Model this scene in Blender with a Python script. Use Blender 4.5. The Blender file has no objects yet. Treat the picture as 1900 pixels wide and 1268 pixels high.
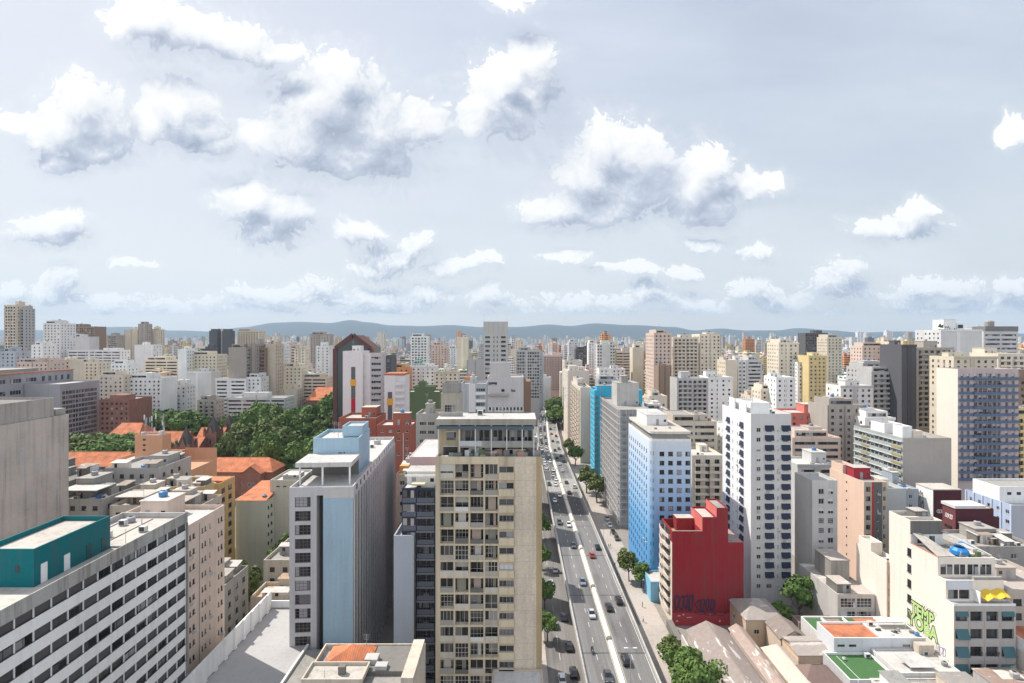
import bpy, bmesh, math, random
from mathutils import Vector, Matrix
random.seed(7)
R = math.radians
SC = bpy.context.scene
COL = SC.collection
# ---- camera: on a tower roof 80 m up, looking straight down the viaduct (+Y) ----
F, CX, CY, CH = 1000.0, 957.0, 628.0, 80.0
cam = bpy.data.cameras.new('camera'); camo = bpy.data.objects.new('camera', cam); COL.objects.link(camo)
camo.location = (0, 0, CH); camo.rotation_euler = (R(90), 0, 0)
cam.sensor_width = 36; cam.lens = 36 * F / 1900
cam.shift_x = -(CX - 950) / 1900; cam.shift_y = -(634 - CY) / 1900
cam.clip_start = 1; cam.clip_end = 60000
SC.camera = camo
SC.view_settings.view_transform = 'Standard'; SC.view_settings.look = 'None'
SC.view_settings.exposure = 0.46; SC.view_settings.gamma = 1
SUND = Vector((-0.80, 0.50, 1.25)).normalized()
sun = bpy.data.lights.new('sun', 'SUN'); sun.energy = 4.3; sun.angle = R(0.5); sun.color = (1, 0.95, 0.88)
suno = bpy.data.objects.new('sun', sun); COL.objects.link(suno)
suno.rotation_euler = (-SUND).to_track_quat('-Z', 'Y').to_euler()

# ---- sky: physical sky behind a bright veil and cumulus clouds (functions of direction only) ----
W = bpy.data.worlds.new('World'); SC.world = W; W.use_nodes = True
class NT:
    def __init__(s, t): s.t = t
    def n(s, typ, **kw):
        o = s.t.nodes.new(typ)
        for k, v in kw.items(): setattr(o, k, v)
        return o
    def l(s, a, b): s.t.links.new(a, b)
    def put(s, i, v):
        if hasattr(v, 'links') or hasattr(v, 'is_output'): s.l(v, i)
        else: i.default_value = v
    def m(s, op, a, b=None, c=None, clamp=False):
        o = s.n('ShaderNodeMath', operation=op); o.use_clamp = clamp
        s.put(o.inputs[0], a)
        if b is not None: s.put(o.inputs[1], b)
        if c is not None: s.put(o.inputs[2], c)
        return o.outputs[0]
    def vm(s, op, a, b=None, c=None):
        o = s.n('ShaderNodeVectorMath', operation=op)
        s.put(o.inputs[0], a)
        if b is not None: s.put(o.inputs[1], b)
        if c is not None: s.put(o.inputs[2], c)
        return o.outputs['Value'] if op in ('LENGTH', 'DOT_PRODUCT') else o.outputs[0]
    def mr(s, v, a, b, c=0.0, d=1.0, smooth=False):
        o = s.n('ShaderNodeMapRange'); o.clamp = True
        if smooth: o.interpolation_type = 'SMOOTHSTEP'
        s.put(o.inputs[0], v)
        for i, x in enumerate((a, b, c, d)): s.put(o.inputs[1 + i], x)
        return o.outputs[0]
    def noise(s, v, scale, detail=4, rough=.55, dist=0.0, norm=True, dims='3D'):
        o = s.n('ShaderNodeTexNoise'); o.noise_dimensions = dims; o.normalize = norm
        s.put(o.inputs['Vector'], v); o.inputs['Scale'].default_value = scale
        o.inputs['Detail'].default_value = detail; o.inputs['Roughness'].default_value = rough
        o.inputs['Distortion'].default_value = dist
        return o.outputs['Fac']
    def mix(s, f, a, b, typ='MIX'):
        o = s.n('ShaderNodeMix', data_type='RGBA', blend_type=typ)
        s.put(o.inputs[0], f); s.put(o.inputs[6], a); s.put(o.inputs[7], b)
        return o.outputs[2]
    def comb(s, x, y, z):
        o = s.n('ShaderNodeCombineXYZ')
        for i, v in enumerate((x, y, z)): s.put(o.inputs[i], v)
        return o.outputs[0]
    def sep(s, v):
        o = s.n('ShaderNodeSeparateXYZ'); s.l(v, o.inputs[0]); return o.outputs
# cloud lobes: azimuth / elevation of each lobe in hundredths of the tangent, then its half-sizes
LOBES = [(600,185,105,75),(690,235,110,80),(560,250,85,60),(770,230,65,50),(650,285,105,50),(725,312,50,32),(620,130,60,30),
 (985,108,42,48),(915,165,60,50),(950,215,72,55),(895,210,50,45),(1000,165,30,60),(935,130,40,35),
 (1125,262,72,58),(1180,285,62,52),(1090,325,72,50),(1185,340,85,48),(1035,385,65,28),(1120,390,85,30),(1310,305,46,42),(1290,350,75,45),(1375,345,70,24),(1432,332,35,16),(1310,385,50,20),
 (145,195,72,50),(110,235,62,50),(190,230,58,45),(40,228,55,25),(170,272,75,32),(115,308,48,20),
 (335,195,78,48),(285,220,52,42),(370,240,75,40),(400,268,55,22),(475,250,55,30),
 (275,40,75,45),(350,60,95,42),(430,70,75,34),(510,95,60,22),(225,45,45,28),(260,5,50,30),
 (460,385,68,42),(525,400,68,38),(500,432,60,24),(665,432,45,18),(90,425,65,28),(118,408,38,24),
 (728,475,52,26),(760,448,26,24),(690,492,45,12),(850,500,52,15),(908,490,20,10),
 (1050,478,42,9),(1172,502,46,13),(1130,496,30,6),(1265,504,32,12),(1310,447,34,12),(1410,473,30,15),(1700,408,46,26),(1628,420,48,24),(1680,430,70,16),(1890,248,32,26),
 (500,542,62,18),(585,528,42,22),(700,546,62,18),(800,550,34,14),(650,555,60,9),(1195,545,30,20),(1395,542,44,18),(1560,530,52,30),(1570,505,32,20),(1440,556,34,16),(1650,552,30,9),(1745,532,66,20),(1885,540,34,20),
 (112,532,32,26),(190,546,34,11),(20,542,36,15),(905,560,30,14),(1060,566,40,12),(940,0,42,18),(240,480,45,6),(1290,560,40,12)]
def cloud_group():
    g = bpy.data.node_groups.new('cloud_density', 'ShaderNodeTree')
    g.interface.new_socket('P', in_out='INPUT', socket_type='NodeSocketVector')
    g.interface.new_socket('D', in_out='OUTPUT', socket_type='NodeSocketFloat')
    g.interface.new_socket('Puff', in_out='OUTPUT', socket_type='NodeSocketFloat')
    t = NT(g); gi = t.n('NodeGroupInput').outputs[0]; go = t.n('NodeGroupOutput')
    # billowed noise
    s = t.sep(gi)
    w1 = t.noise(gi, 7.0, 3, .6, norm=False); w2 = t.noise(t.vm('ADD', gi, (5.3, 2.1, 0)), 7.0, 3, .6, norm=False)
    P = t.vm('ADD', gi, t.comb(t.m('MULTIPLY', w1, .030), t.m('MULTIPLY', w2, .022), 0.0))
    b1 = t.m('ABSOLUTE', t.noise(P, 17, 1, .5, norm=False)); b2 = t.m('ABSOLUTE', t.noise(P, 42, 2, .6, norm=False))
    b3 = t.noise(P, 110, 4, .65, norm=False)
    low = t.mr(s[1], .10, .32, .65, 0, True); b4 = t.m('ABSOLUTE', t.noise(P, 62, 3, .6, norm=False))
    puff = t.m('ADD', t.m('ADD', t.m('MULTIPLY', t.m('MULTIPLY', b4, low), 1.0), t.m('MULTIPLY', t.m('SUBTRACT', 1.0, t.m('MULTIPLY', low, .8)), t.m('MULTIPLY', b1, .62))), t.m('ADD', t.m('MULTIPLY', b2, .42), t.m('MULTIPLY', b3, .07)))
    cur = None
    for (x, y, rx, ry) in LOBES:
        u, v = (x - CX) / 1000, (CY - y) / 1000; ru, rv = rx / 1000 * 1.12, ry / 1000 * 1.18
        ln = t.vm('LENGTH', t.vm('MULTIPLY_ADD', P, (1 / ru, 1 / rv, 0), (-u / ru, -v / rv, 0)))
        cur = ln if cur is None else t.m('SMOOTH_MIN', cur, ln, .12)
    # low bank of small cumuli near the horizon
    bank = t.noise(t.vm('MULTIPLY', P, (1, 2.6, 1)), 11, 4, .55)
    bandw = t.m('MULTIPLY', t.mr(s[1], .028, .05, 0, 1, True), t.mr(s[1], .075, .11, 1, 0, True))
    bk = t.m('SUBTRACT', 2.2, t.m('MULTIPLY', bandw, t.mr(bank, .34, .66, .75, 1.75)))
    cur = t.m('MINIMUM', cur, bk)
    t.l(t.m('SUBTRACT', 1.0, cur), go.inputs[0]); t.l(puff, go.inputs[1])
    return g
def build_world():
    t = NT(W.node_tree); W.node_tree.nodes.clear()
    out = t.n('ShaderNodeOutputWorld'); bg = t.n('ShaderNodeBackground')
    sky = t.n('ShaderNodeTexSky', sky_type='NISHITA'); sky.sun_disc = False
    sky.sun_elevation = math.asin(SUND.z); sky.sun_rotation = math.atan2(SUND.x, SUND.y)
    sky.air_density = 1.0; sky.dust_density = 2.0; sky.ozone_density = 1.0
    v = t.n('ShaderNodeTexCoord').outputs['Generated']; s = t.sep(v)
    front = t.mr(s[1], .12, .30, 0, 1)
    y = t.m('MAXIMUM', s[1], .12)
    P = t.comb(t.m('DIVIDE', s[0], y), t.m('DIVIDE', s[2], y), 0.0)
    g = cloud_group()
    def dens(p):
        n = t.n('ShaderNodeGroup'); n.node_tree = g; t.l(p, n.inputs[0]); return n.outputs
    a0 = dens(P); ofs = t.mr(t.sep(P)[1], .14, .36, .030, .066, True); a1 = dens(t.vm('ADD', P, t.comb(t.m('MULTIPLY', ofs, -.45), ofs, 0.0)))
    near = t.mr(a0[0], -1.0, -.15, 0, 1, True)
    d0 = t.m('ADD', a0[0], t.m('MULTIPLY', near, t.m('SUBTRACT', t.m('MULTIPLY', a0[1], .95), .22)))
    ps = t.sep(P); lowm = t.mr(ps[1], .10, .27, 1, 0, True)
    big = t.m('SUBTRACT', t.m('MAXIMUM', a0[0], -.4), t.m('MAXIMUM', a1[0], -.9))
    soft = t.m('ADD', .22, t.m('MULTIPLY', t.m('MAXIMUM', t.m('MULTIPLY', big, -1.0), 0.0), .45))
    alpha = t.m('MULTIPLY', t.mr(d0, -.04, soft, 0, 1, True), front)
    halo = t.m('MULTIPLY', t.mr(d0, -.62, .12, 0, .22, True), front)
    alpha = t.m('MAXIMUM', alpha, halo)
    alpha = t.m('MULTIPLY', alpha, t.m('SUBTRACT', 1.0, t.m('MULTIPLY', lowm, .10)))
    rel = t.m('SUBTRACT', a0[1], a1[1])
    k = t.m('ADD', t.m('MULTIPLY', big, .72), t.m('ADD', t.m('MULTIPLY', rel, .27), t.m('MULTIPLY', d0, -.20)))
    k = t.m('ADD', k, t.m('SUBTRACT', t.m('MULTIPLY', t.m('SUBTRACT', a0[1], .40), t.m('ADD', .30, t.m('MULTIPLY', lowm, .30))), t.m('MULTIPLY', lowm, .05)))
    lit = t.mr(k, -.52, .60, 0, 1, False)
    crp = t.n('ShaderNodeValToRGB'); ee = crp.color_ramp.elements; ee[0].position = 0; ee[0].color = (.275, .315, .405, 1); ee[1].position = 1; ee[1].color = (.80, .80, .80, 1)
    for q, c in ((.34, (.43, .47, .55)), (.62, (.65, .665, .69)), (.82, (.735, .74, .745))): e_ = ee.new(q); e_.color = (*c, 1)
    t.l(lit, crp.inputs[0]); cl = crp.outputs[0]
    # thin high veil, whiter towards the left and the horizon
    veil = t.noise(t.vm('MULTIPLY', P, (1.0, 3.2, 1)), 1.6, 5, .55)
    el = t.mr(s[2], 0.0, .55, 0, 1)
    side = t.mr(s[0], -.5, .75, 0, 1)
    skyc = t.mix(1.0, sky.outputs[0], (.14, .13, .12, 1), 'MULTIPLY')
    vf = t.m('ADD', .86, t.m('MULTIPLY', t.m('SUBTRACT', veil, .5), .5))
    vf = t.m('SUBTRACT', vf, t.m('MULTIPLY', t.m('MULTIPLY', side, el), .38), clamp=True)
    veilc = t.mix(el, (.595, .613, .622, 1), (.53, .565, .625, 1))
    vv = t.m('ADD', .83, t.m('MULTIPLY', veil, .34)); veilc = t.mix(1.0, veilc, t.comb(vv, vv, vv), 'MULTIPLY')
    base = t.mix(vf, skyc, veilc)
    final = t.mix(t.m('MULTIPLY', alpha, t.mr(ps[1], .012, .08, .6, .97)), base, cl)
    # unseen sky behind the viewer, brightened as added fill for the shaded fronts
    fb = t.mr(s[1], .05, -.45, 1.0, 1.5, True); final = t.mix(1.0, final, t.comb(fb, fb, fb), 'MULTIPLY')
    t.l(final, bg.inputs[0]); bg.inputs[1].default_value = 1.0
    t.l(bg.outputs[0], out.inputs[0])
    W.cycles.sampling_method = 'MANUAL'; W.cycles.sample_map_resolution = 512
build_world()

# ================= helpers =================
def X(px, D): return (px - CX) * D / F
def Z(py, D): return CH - (py - CY) * D / F
RNG = random.Random(11)
_M = {}
def newmat(name):
    m = bpy.data.materials.new(name); m.use_nodes = True
    t = NT(m.node_tree); b = m.node_tree.nodes['Principled BSDF']
    return m, t, b
def pos(t): return t.n('ShaderNodeNewGeometry').outputs['Position']
def c4(c): return (c[0], c[1], c[2], 1)
def paint(c, stain=.35, rough=.85, streak=.5, fine=.12, grime=(.10, .09, .075)):
    """weathered plaster or concrete: blotches, rain streaks and fine grain"""
    k = ('p', tuple(round(x, 3) for x in c), stain, rough, streak)
    if k in _M: return _M[k]
    m, t, b = newmat('plaster')
    p = pos(t)
    big = t.noise(p, .09, 5, .6); fin = t.noise(p, 2.2, 4, .65)
    st = t.noise(t.vm('MULTIPLY', p, (1.1, 1.1, .05)), 1.0, 4, .6)
    f = t.m('ADD', t.m('MULTIPLY', t.mr(big, .40, .74), stain * .7), t.m('MULTIPLY', t.mr(st, .48, .74), stain * streak * 1.35))
    col = t.mix(f, c4(c), c4(tuple(.42 * x + .58 * g for x, g in zip(c, grime))))
    v = t.m('ADD', 1.0 - fine, t.m('MULTIPLY', fin, 2 * fine))
    col = t.mix(1.0, col, t.comb(v, v, v), 'MULTIPLY')
    t.l(col, b.inputs['Base Color']); b.inputs['Roughness'].default_value = rough
    b.inputs['Specular IOR Level'].default_value = .25
    _M[k] = m; return m
def plain(c, rough=.6, metal=0.0, name='painted_metal', spec=.4):
    k = ('s', c, rough, metal)
    if k in _M: return _M[k]
    m, t, b = newmat(name)
    fin = t.noise(pos(t), 3.0, 3, .6); v = t.m('ADD', .88, t.m('MULTIPLY', fin, .24))
    t.l(t.mix(1.0, c4(c), t.comb(v, v, v), 'MULTIPLY'), b.inputs['Base Color'])
    b.inputs['Roughness'].default_value = rough; b.inputs['Metallic'].default_value = metal
    b.inputs['Specular IOR Level'].default_value = spec
    _M[k] = m; return m
def glassmat(tint=(1, 1, 1), lightness=1.0, spec=.35, rough=.12):
    k = ('g', tint, lightness, spec)
    if k in _M: return _M[k]
    m, t, b = newmat('window_glass')
    oi = t.n('ShaderNodeObjectInfo').outputs['Random']
    cell = t.n('ShaderNodeTexWhiteNoise'); cell.noise_dimensions = '3D'
    t.l(t.vm('FLOOR', t.vm('MULTIPLY', pos(t), (.62, .62, .34))), cell.inputs[0])
    r = t.m('FRACT', t.m('ADD', oi, t.m('MULTIPLY', cell.outputs[0], .8)))
    cr = t.n('ShaderNodeValToRGB'); cr.color_ramp.interpolation = 'CONSTANT'
    e = cr.color_ramp.elements
    stops = [(0, .018), (.30, .035), (.52, .06), (.68, .10), (.80, .19), (.90, .36)]
    e[0].position = 0; e[1].position = stops[1][0]
    while len(e) < len(stops): e.new(.95)
    for i, (q, v) in enumerate(stops):
        e[i].position = q; v *= lightness; e[i].color = (v * tint[0], v * tint[1] * 1.0, v * tint[2] * 1.02, 1)
    t.l(r, cr.inputs[0]); t.l(cr.outputs[0], b.inputs['Base Color'])
    b.inputs['Roughness'].default_value = rough; b.inputs['Specular IOR Level'].default_value = spec
    _M[k] = m; return m
GLASS = glassmat()
FRAME_W = plain((.62, .61, .59), .5, name='window_frame')
FRAME_G = plain((.30, .30, .31), .5, name='window_frame')
PANEL = plain((.075, .072, .076), .6, name='infill_panel')
FRAME_D = plain((.05, .05, .055), .5, name='window_frame')
def tilemat(c=(.62, .205, .085), horiz=(1, 0)):
    k = ('t', c, horiz)
    if k in _M: return _M[k]
    m, t, b = newmat('roof_tile')
    p = pos(t); s = t.sep(p)
    big = t.noise(p, .35, 5, .65); fin = t.noise(p, 3.0, 3, .6)
    u = t.m('ADD', t.m('MULTIPLY', s[0], horiz[0]), t.m('MULTIPLY', s[1], horiz[1]))
    rib = t.m('ABSOLUTE', t.m('SINE', t.m('MULTIPLY', u, 9.0)))
    col = t.mix(t.mr(big, .35, .72), c4(c), c4((c[0] * .45, c[1] * .5, c[2] * .7)))
    v = t.m('ADD', .62, t.m('ADD', t.m('MULTIPLY', fin, .5), t.m('MULTIPLY', rib, .3)))
    t.l(t.mix(1.0, col, t.comb(v, v, v), 'MULTIPLY'), b.inputs['Base Color'])
    b.inputs['Roughness'].default_value = .9
    _M[k] = m; return m
def corrmat(c, patch=(.62, .60, .56), amt=.5, axis=0):
    """corrugated fibre-cement sheets with pale replaced or washed patches"""
    k = ('c', c, patch, amt, axis)
    if k in _M: return _M[k]
    m, t, b = newmat('corrugated_sheet')
    p = pos(t); s = t.sep(p)
    big = t.noise(t.vm('MULTIPLY', p, (.35, 1.3, 1) if axis == 0 else (1.3, .35, 1)), .42, 4, .6, .6); med = t.noise(p, 1.0, 4, .6)
    col = t.mix(t.mr(big, .70 - .22 * amt, .74 - .22 * amt), c4(c), c4(patch))
    w = t.m('MULTIPLY', t.m('SINE', t.m('MULTIPLY', s[axis], 22.0)), .10)
    v = t.m('ADD', t.m('ADD', .72, t.m('MULTIPLY', med, .56)), w)
    t.l(t.mix(1.0, col, t.comb(v, v, v), 'MULTIPLY'), b.inputs['Base Color'])
    b.inputs['Roughness'].default_value = .9
    _M[k] = m; return m
def brickmat(c=(.30, .13, .085)):
    k = ('b', c)
    if k in _M: return _M[k]
    m, t, b = newmat('brickwork')
    p = pos(t)
    s = t.sep(p); u = t.m('ADD', s[0], s[1])
    br = t.n('ShaderNodeTexBrick'); t.l(t.comb(u, s[2], 0), br.inputs['Vector'])
    br.inputs['Scale'].default_value = 2.2
    br.inputs['Color1'].default_value = c4(c); br.inputs['Color2'].default_value = c4(tuple(x * .65 for x in c)); br.inputs['Mortar'].default_value = c4(tuple(x * .5 + .1 for x in c))
    n = t.noise(p, .3, 5, .6); v = t.m('ADD', .6, t.m('MULTIPLY', n, .8))
    t.l(t.mix(1.0, br.outputs[0], t.comb(v, v, v), 'MULTIPLY'), b.inputs['Base Color']); b.inputs['Roughness'].default_value = .9
    _M[k] = m; return m

class MB:
    """collects faces, links them as ONE mesh object"""
    def __init__(s): s.v = []; s.f = []; s.mi = []; s.mats = []
    def mat(s, m):
        if m not in s.mats: s.mats.append(m)
        return s.mats.index(m)
    def poly(s, pts, m):
        i = len(s.v); s.v += [tuple(p) for p in pts]; s.f.append(tuple(range(i, i + len(pts)))); s.mi.append(s.mat(m))
    def box(s, x0, x1, y0, y1, z0, z1, m, top=None, bottom=True):
        if x1 < x0: x0, x1 = x1, x0
        if y1 < y0: y0, y1 = y1, y0
        s.poly([(x0, y0, z0), (x1, y0, z0), (x1, y0, z1), (x0, y0, z1)], m)
        s.poly([(x1, y0, z0), (x1, y1, z0), (x1, y1, z1), (x1, y0, z1)], m)
        s.poly([(x1, y1, z0), (x0, y1, z0), (x0, y1, z1), (x1, y1, z1)], m)
        s.poly([(x0, y1, z0), (x0, y0, z0), (x0, y0, z1), (x0, y1, z1)], m)
        s.poly([(x0, y0, z1), (x1, y0, z1), (x1, y1, z1), (x0, y1, z1)], top or m)
        if bottom: s.poly([(x0, y1, z0), (x1, y1, z0), (x1, y0, z0), (x0, y0, z0)], m)
    def prism(s, pts, z0, z1, m, top=None, bottom=False):
        n = len(pts)
        for i in range(n):
            a, b = pts[i], pts[(i + 1) % n]
            s.poly([(a[0], a[1], z0), (b[0], b[1], z0), (b[0], b[1], z1), (a[0], a[1], z1)], m)
        s.poly([(p[0], p[1], z1) for p in pts], top or m)
        if bottom: s.poly([(p[0], p[1], z0) for p in reversed(pts)], m)
    def tube(s, p, q, r0, r1, m, n=6, caps=True):
        p, q = Vector(p), Vector(q); d = (q - p)
        if d.length < 1e-6: return
        d.normalize(); a = d.cross(Vector((0, 0, 1)) if abs(d.z) < .9 else Vector((1, 0, 0))).normalized(); b = d.cross(a)
        A = [p + (a * math.cos(2 * math.pi * i / n) + b * math.sin(2 * math.pi * i / n)) * r0 for i in range(n)]
        B = [q + (a * math.cos(2 * math.pi * i / n) + b * math.sin(2 * math.pi * i / n)) * r1 for i in range(n)]
        for i in range(n):
            j = (i + 1) % n; s.poly([A[j], A[i], B[i], B[j]], m)
        if caps: s.poly(list(A), m); s.poly(list(reversed(B)), m)
    def lathe(s, prof, cx, cy, m, n=12, top=None):
        for k in range(len(prof) - 1):
            (r0, z0), (r1, z1) = prof[k], prof[k + 1]
            for i in range(n):
                a0, a1 = 2 * math.pi * i / n, 2 * math.pi * (i + 1) / n
                P = lambda r, a, z: (cx + r * math.cos(a), cy + r * math.sin(a), z)
                if r1 < 1e-5: s.poly([P(r0, a0, z0), P(r0, a1, z0), P(r0, a0, z1)], m)
                elif r0 < 1e-5: s.poly([P(r1, a1, z1), P(r1, a0, z1), P(r0, a0, z0)], m)
                else: s.poly([P(r0, a0, z0), P(r0, a1, z0), P(r1, a1, z1), P(r1, a0, z1)], m)
    def mesh(s, name):
        me = bpy.data.meshes.new(name); me.from_pydata(s.v, [], s.f)
        for m in s.mats: me.materials.append(m)
        me.polygons.foreach_set('material_index', s.mi); me.update(); return me
    def build(s, name, parent=None, loc=(0, 0, 0), rz=0):
        return link(name, s.mesh(name), parent, loc, rz)
def link(name, me, parent=None, loc=(0, 0, 0), rz=0):
    o = bpy.data.objects.new(name, me); COL.objects.link(o)
    if parent: o.parent = parent
    o.location = loc; o.rotation_euler = (0, 0, rz)
    return o
LABELS = {}
def tag(o, label, cat, group=None, kind=None):
    if label: o['label'] = label
    if cat: o['category'] = cat
    if group: o['group'] = group
    if kind: o['kind'] = kind
    return o
def empty(name, label, cat, loc, rz=0, group=None):
    o = bpy.data.objects.new(name, None); COL.objects.link(o); o.empty_display_size = .5
    o.location = loc; o.rotation_euler = (0, 0, rz); return tag(o, label, cat, group)

_WM = {}
def window_mesh(w, h, style, fm=None, gm=None):
    fm = fm or FRAME_W; gm = gm or GLASS
    k = (round(w, 2), round(h, 2), style, fm.name, gm.name)
    if k in _WM: return _WM[k]
    b = MB(); f = .07
    if style == 'half':      # rolled blind above, glass below
        b.poly([(0, 0, 0), (w, 0, 0), (w, 0, h * .5), (0, 0, h * .5)], gm); b.box(0, w, -.05, 0, h * .5, h, fm)
    elif style == 'panel': b.box(0, w, -.03, .01, .001, h - .001, PANEL)
    elif style == 'tower':
        b.poly([(0, 0, 0), (w, 0, 0), (w, 0, h), (0, 0, h)], gm); z = 0
        while z < h - 1: b.box(0, w, -.05, 0, z, z + .55, FRAME_D); z += 2.9
        b.box(w * .48, w * .54, -.08, 0, 0, h, FRAME_G); _WM[k] = b.mesh('window'); return _WM[k]
    else:
        b.poly([(0, 0, 0), (w, 0, 0), (w, 0, h), (0, 0, h)], gm)
    b.box(0, w, -.06, 0, 0, f, fm); b.box(0, w, -.06, 0, h - f, h, fm)
    b.box(0, f, -.06, 0, f, h - f, fm); b.box(w - f, w, -.06, 0, f, h - f, fm)
    if style != 'door': b.box(-.05, w + .05, -.25, -.06, -.02, .06, fm)
    n = {'one': 1, 'two': 2, 'four': 4, 'three': 3, 'half': 2, 'grid': 4, 'door': 2}.get(style, 1)
    for i in range(1, n): b.box(w * i / n - .03, w * i / n + .03, -.05, 0, f, h - f, fm)
    if style in ('grid', 'door'):
        for zz in ((.33, .66) if style == 'grid' else (.38,)): b.box(f, w - f, -.045, 0, h * zz - .03, h * zz + .03, fm)
    _WM[k] = b.mesh('window'); return _WM[k]
_BM = {}
def ac_mesh():
    if 'ac' not in _BM: b = MB(); b.box(0, .85, -.38, 0, 0, .58, plain((.52, .51, .49), .6)); b.box(.1, .6, -.395, -.38, .08, .5, FRAME_G); _BM['ac'] = b.mesh('air_conditioner')
    return _BM['ac']
class Bld:
    def __init__(s, name, label, x0, x1, y0, y1, top, wall, roof=None, cat='building', group=None, rz=0, z0=0, par=.9, cap=None):
        s.root = empty(name, label, cat, (x0, y0, z0), rz, group)
        s.w, s.d, s.H, s.par = x1 - x0, y1 - y0, top - z0, par
        s.wall = wall; s.roof = roof or ROOF_MATS[RNG.randrange(len(ROOF_MATS))]; s.cap = cap or wall
        s.x0, s.y0, s.z0, s.rz = x0, y0, z0, rz
        s.st = {'L': [], 'F': [], 'R': [], 'B': []}; s.win = []; s.done = False
        s.ac = .07
        FOOT.append((x0 - 2, x1 + 2, y0 - 2, y1 + 2))
        HEROES.append(s)
    def fr(s, face):
        w, d = s.w, s.d
        return {'F': ((0, 0), (1, 0), w, 0), 'R': ((w, 0), (0, 1), d, math.pi / 2), 'L': ((0, d), (0, -1), d, -math.pi / 2), 'B': ((w, d), (-1, 0), w, math.pi)}[face]
    def pt(s, face, a, z, out=0.0):
        O, u, L, r = s.fr(face); return (O[0] + u[0] * a + u[1] * out, O[1] + u[1] * a - u[0] * out, z)
    def floors(s, top, fh, zmin=2.5, kmax=99):
        z = s.H - top; r = []
        while z - fh > zmin - s.z0 * 0 and len(r) < kmax: r.append(z); z -= fh
        return r
    def grid(s, face, n=4, ww=1.4, wh=1.3, fh=2.9, top=1.4, head=.5, ml=.6, mr=.6, a0=0, a1=None, zmin=2.5, kmax=99, style='two', rec=.16, fm=None, gm=None, mat=None, cols=None, obj=True, p=1.0, fwd=0.0):
        L = s.fr(face)[2]; a1 = L if a1 is None else a1
        W_ = a1 - a0 - ml - mr; rows = []
        if cols is None: cols = [(ml + W_ * (i + .5) / n - ww / 2, ml + W_ * (i + .5) / n + ww / 2) for i in range(n)]
        for k, zc in enumerate(s.floors(top, fh, zmin, kmax)):
            ops = [c for c in cols if p >= 1 or RNG.random() < p]
            if ops: rows.append((zc - head - wh, zc - head, ops))
        rows.sort()
        s.st[face].append(dict(a0=a0, a1=a1, rows=rows, style=style, rec=rec, fm=fm, gm=gm, mat=mat or s.wall, obj=obj, fwd=fwd))
        return s
    def strip(s, face, a0, a1, mat):
        s.st[face].append(dict(a0=a0, a1=a1, rows=[], mat=mat, rec=.1)); return s
    def finish(s, roof=True):
        if s.done: return s
        s.done = True; b = MB(); H = s.H
        for face in 'LFRB':
            O, u, L, rot = s.fr(face)
            def q(a, c, z, zz, m, o=0.0, o2=None):
                o2 = o if o2 is None else o2
                b.poly([s.pt(face, a, z, o), s.pt(face, c, z, o2), s.pt(face, c, zz, o2), s.pt(face, a, zz, o)], m)
            cur = 0
            for g in sorted(s.st[face], key=lambda g: g['a0']) + [dict(a0=L, a1=L, rows=[], mat=s.wall, rec=0)]:
                if g['a0'] > cur + 1e-4: q(cur, g['a0'], 0, H, s.wall)
                A0, A1 = g['a0'], g['a1']; m = g['mat']; cur = A1
                if A1 - A0 < 1e-4: continue
                z = 0
                for (b0, b1, ops) in g['rows']:
                    if b0 < z: continue
                    q(A0, A1, z, b0, m); a = A0; r = -g['rec']
                    for (c0, c1) in ops:
                        c0 += A0; c1 += A0
                        q(a, c0, b0, b1, m)
                        P = lambda aa, zz, oo: s.pt(face, aa, zz, oo)
                        b.poly([P(c0, b0, 0), P(c1, b0, 0), P(c1, b0, r), P(c0, b0, r)], m)
                        b.poly([P(c0, b1, r), P(c1, b1, r), P(c1, b1, 0), P(c0, b1, 0)], m)
                        b.poly([P(c0, b0, r), P(c0, b1, r), P(c0, b1, 0), P(c0, b0, 0)], m)
                        b.poly([P(c1, b0, 0), P(c1, b1, 0), P(c1, b1, r), P(c1, b0, r)], m)
                        a = c1
                        if g['obj']:
                            loc = P(c0, b0, r if RNG.random() >= g['fwd'] else -.12)
                            s.win.append((loc, rot, c1 - c0, b1 - b0, g))
                        else: q(c0, c1, b0, b1, g['gm'] or GLASS, r)
                    q(a, A1, b0, b1, m); z = b1
                if m is not None: q(A0, A1, z, H, m)
        b.build('wall', s.root)
        # windows: the 100 nearest as objects, the rest as one part
        cr, sr = math.cos(s.rz), math.sin(s.rz)
        def dist(wn):
            x, y, z = wn[0]; return (s.x0 + x * cr - y * sr) ** 2 + (s.y0 + x * sr + y * cr) ** 2 + (s.z0 + z - CH) ** 2
        s.win.sort(key=dist); rest = MB()
        for i, (loc, rot, w, h, g) in enumerate(s.win):
            st = g['style']; st = st[RNG.randrange(len(st))] if isinstance(st, (list, tuple)) else st
            me = window_mesh(w, h, st, g['fm'], g['gm'])
            if i < 100:
                link('window', me, s.root, loc, rot)
                if w < 3 and g['rec'] < .3 and st not in ('panel', 'tower') and RNG.random() < s.ac:
                    O_ = (math.sin(rot), -math.cos(rot)); e = g['rec'] + .01; link('air_conditioner', ac_mesh(), s.root, (loc[0] + O_[0] * e + math.cos(rot) * .1, loc[1] + O_[1] * e + math.sin(rot) * .1, loc[2] - .75), rot)
            else:
                c, sn = math.cos(rot), math.sin(rot); off = len(rest.v)
                for v in me.vertices: rest.v.append((loc[0] + v.co.x * c - v.co.y * sn, loc[1] + v.co.x * sn + v.co.y * c, loc[2] + v.co.z))
                for p_ in me.polygons: rest.f.append(tuple(off + k for k in p_.vertices)); rest.mi.append(rest.mat(me.materials[p_.material_index]))
        if rest.f: rest.build('window', s.root)['kind'] = 'stuff'
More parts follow.
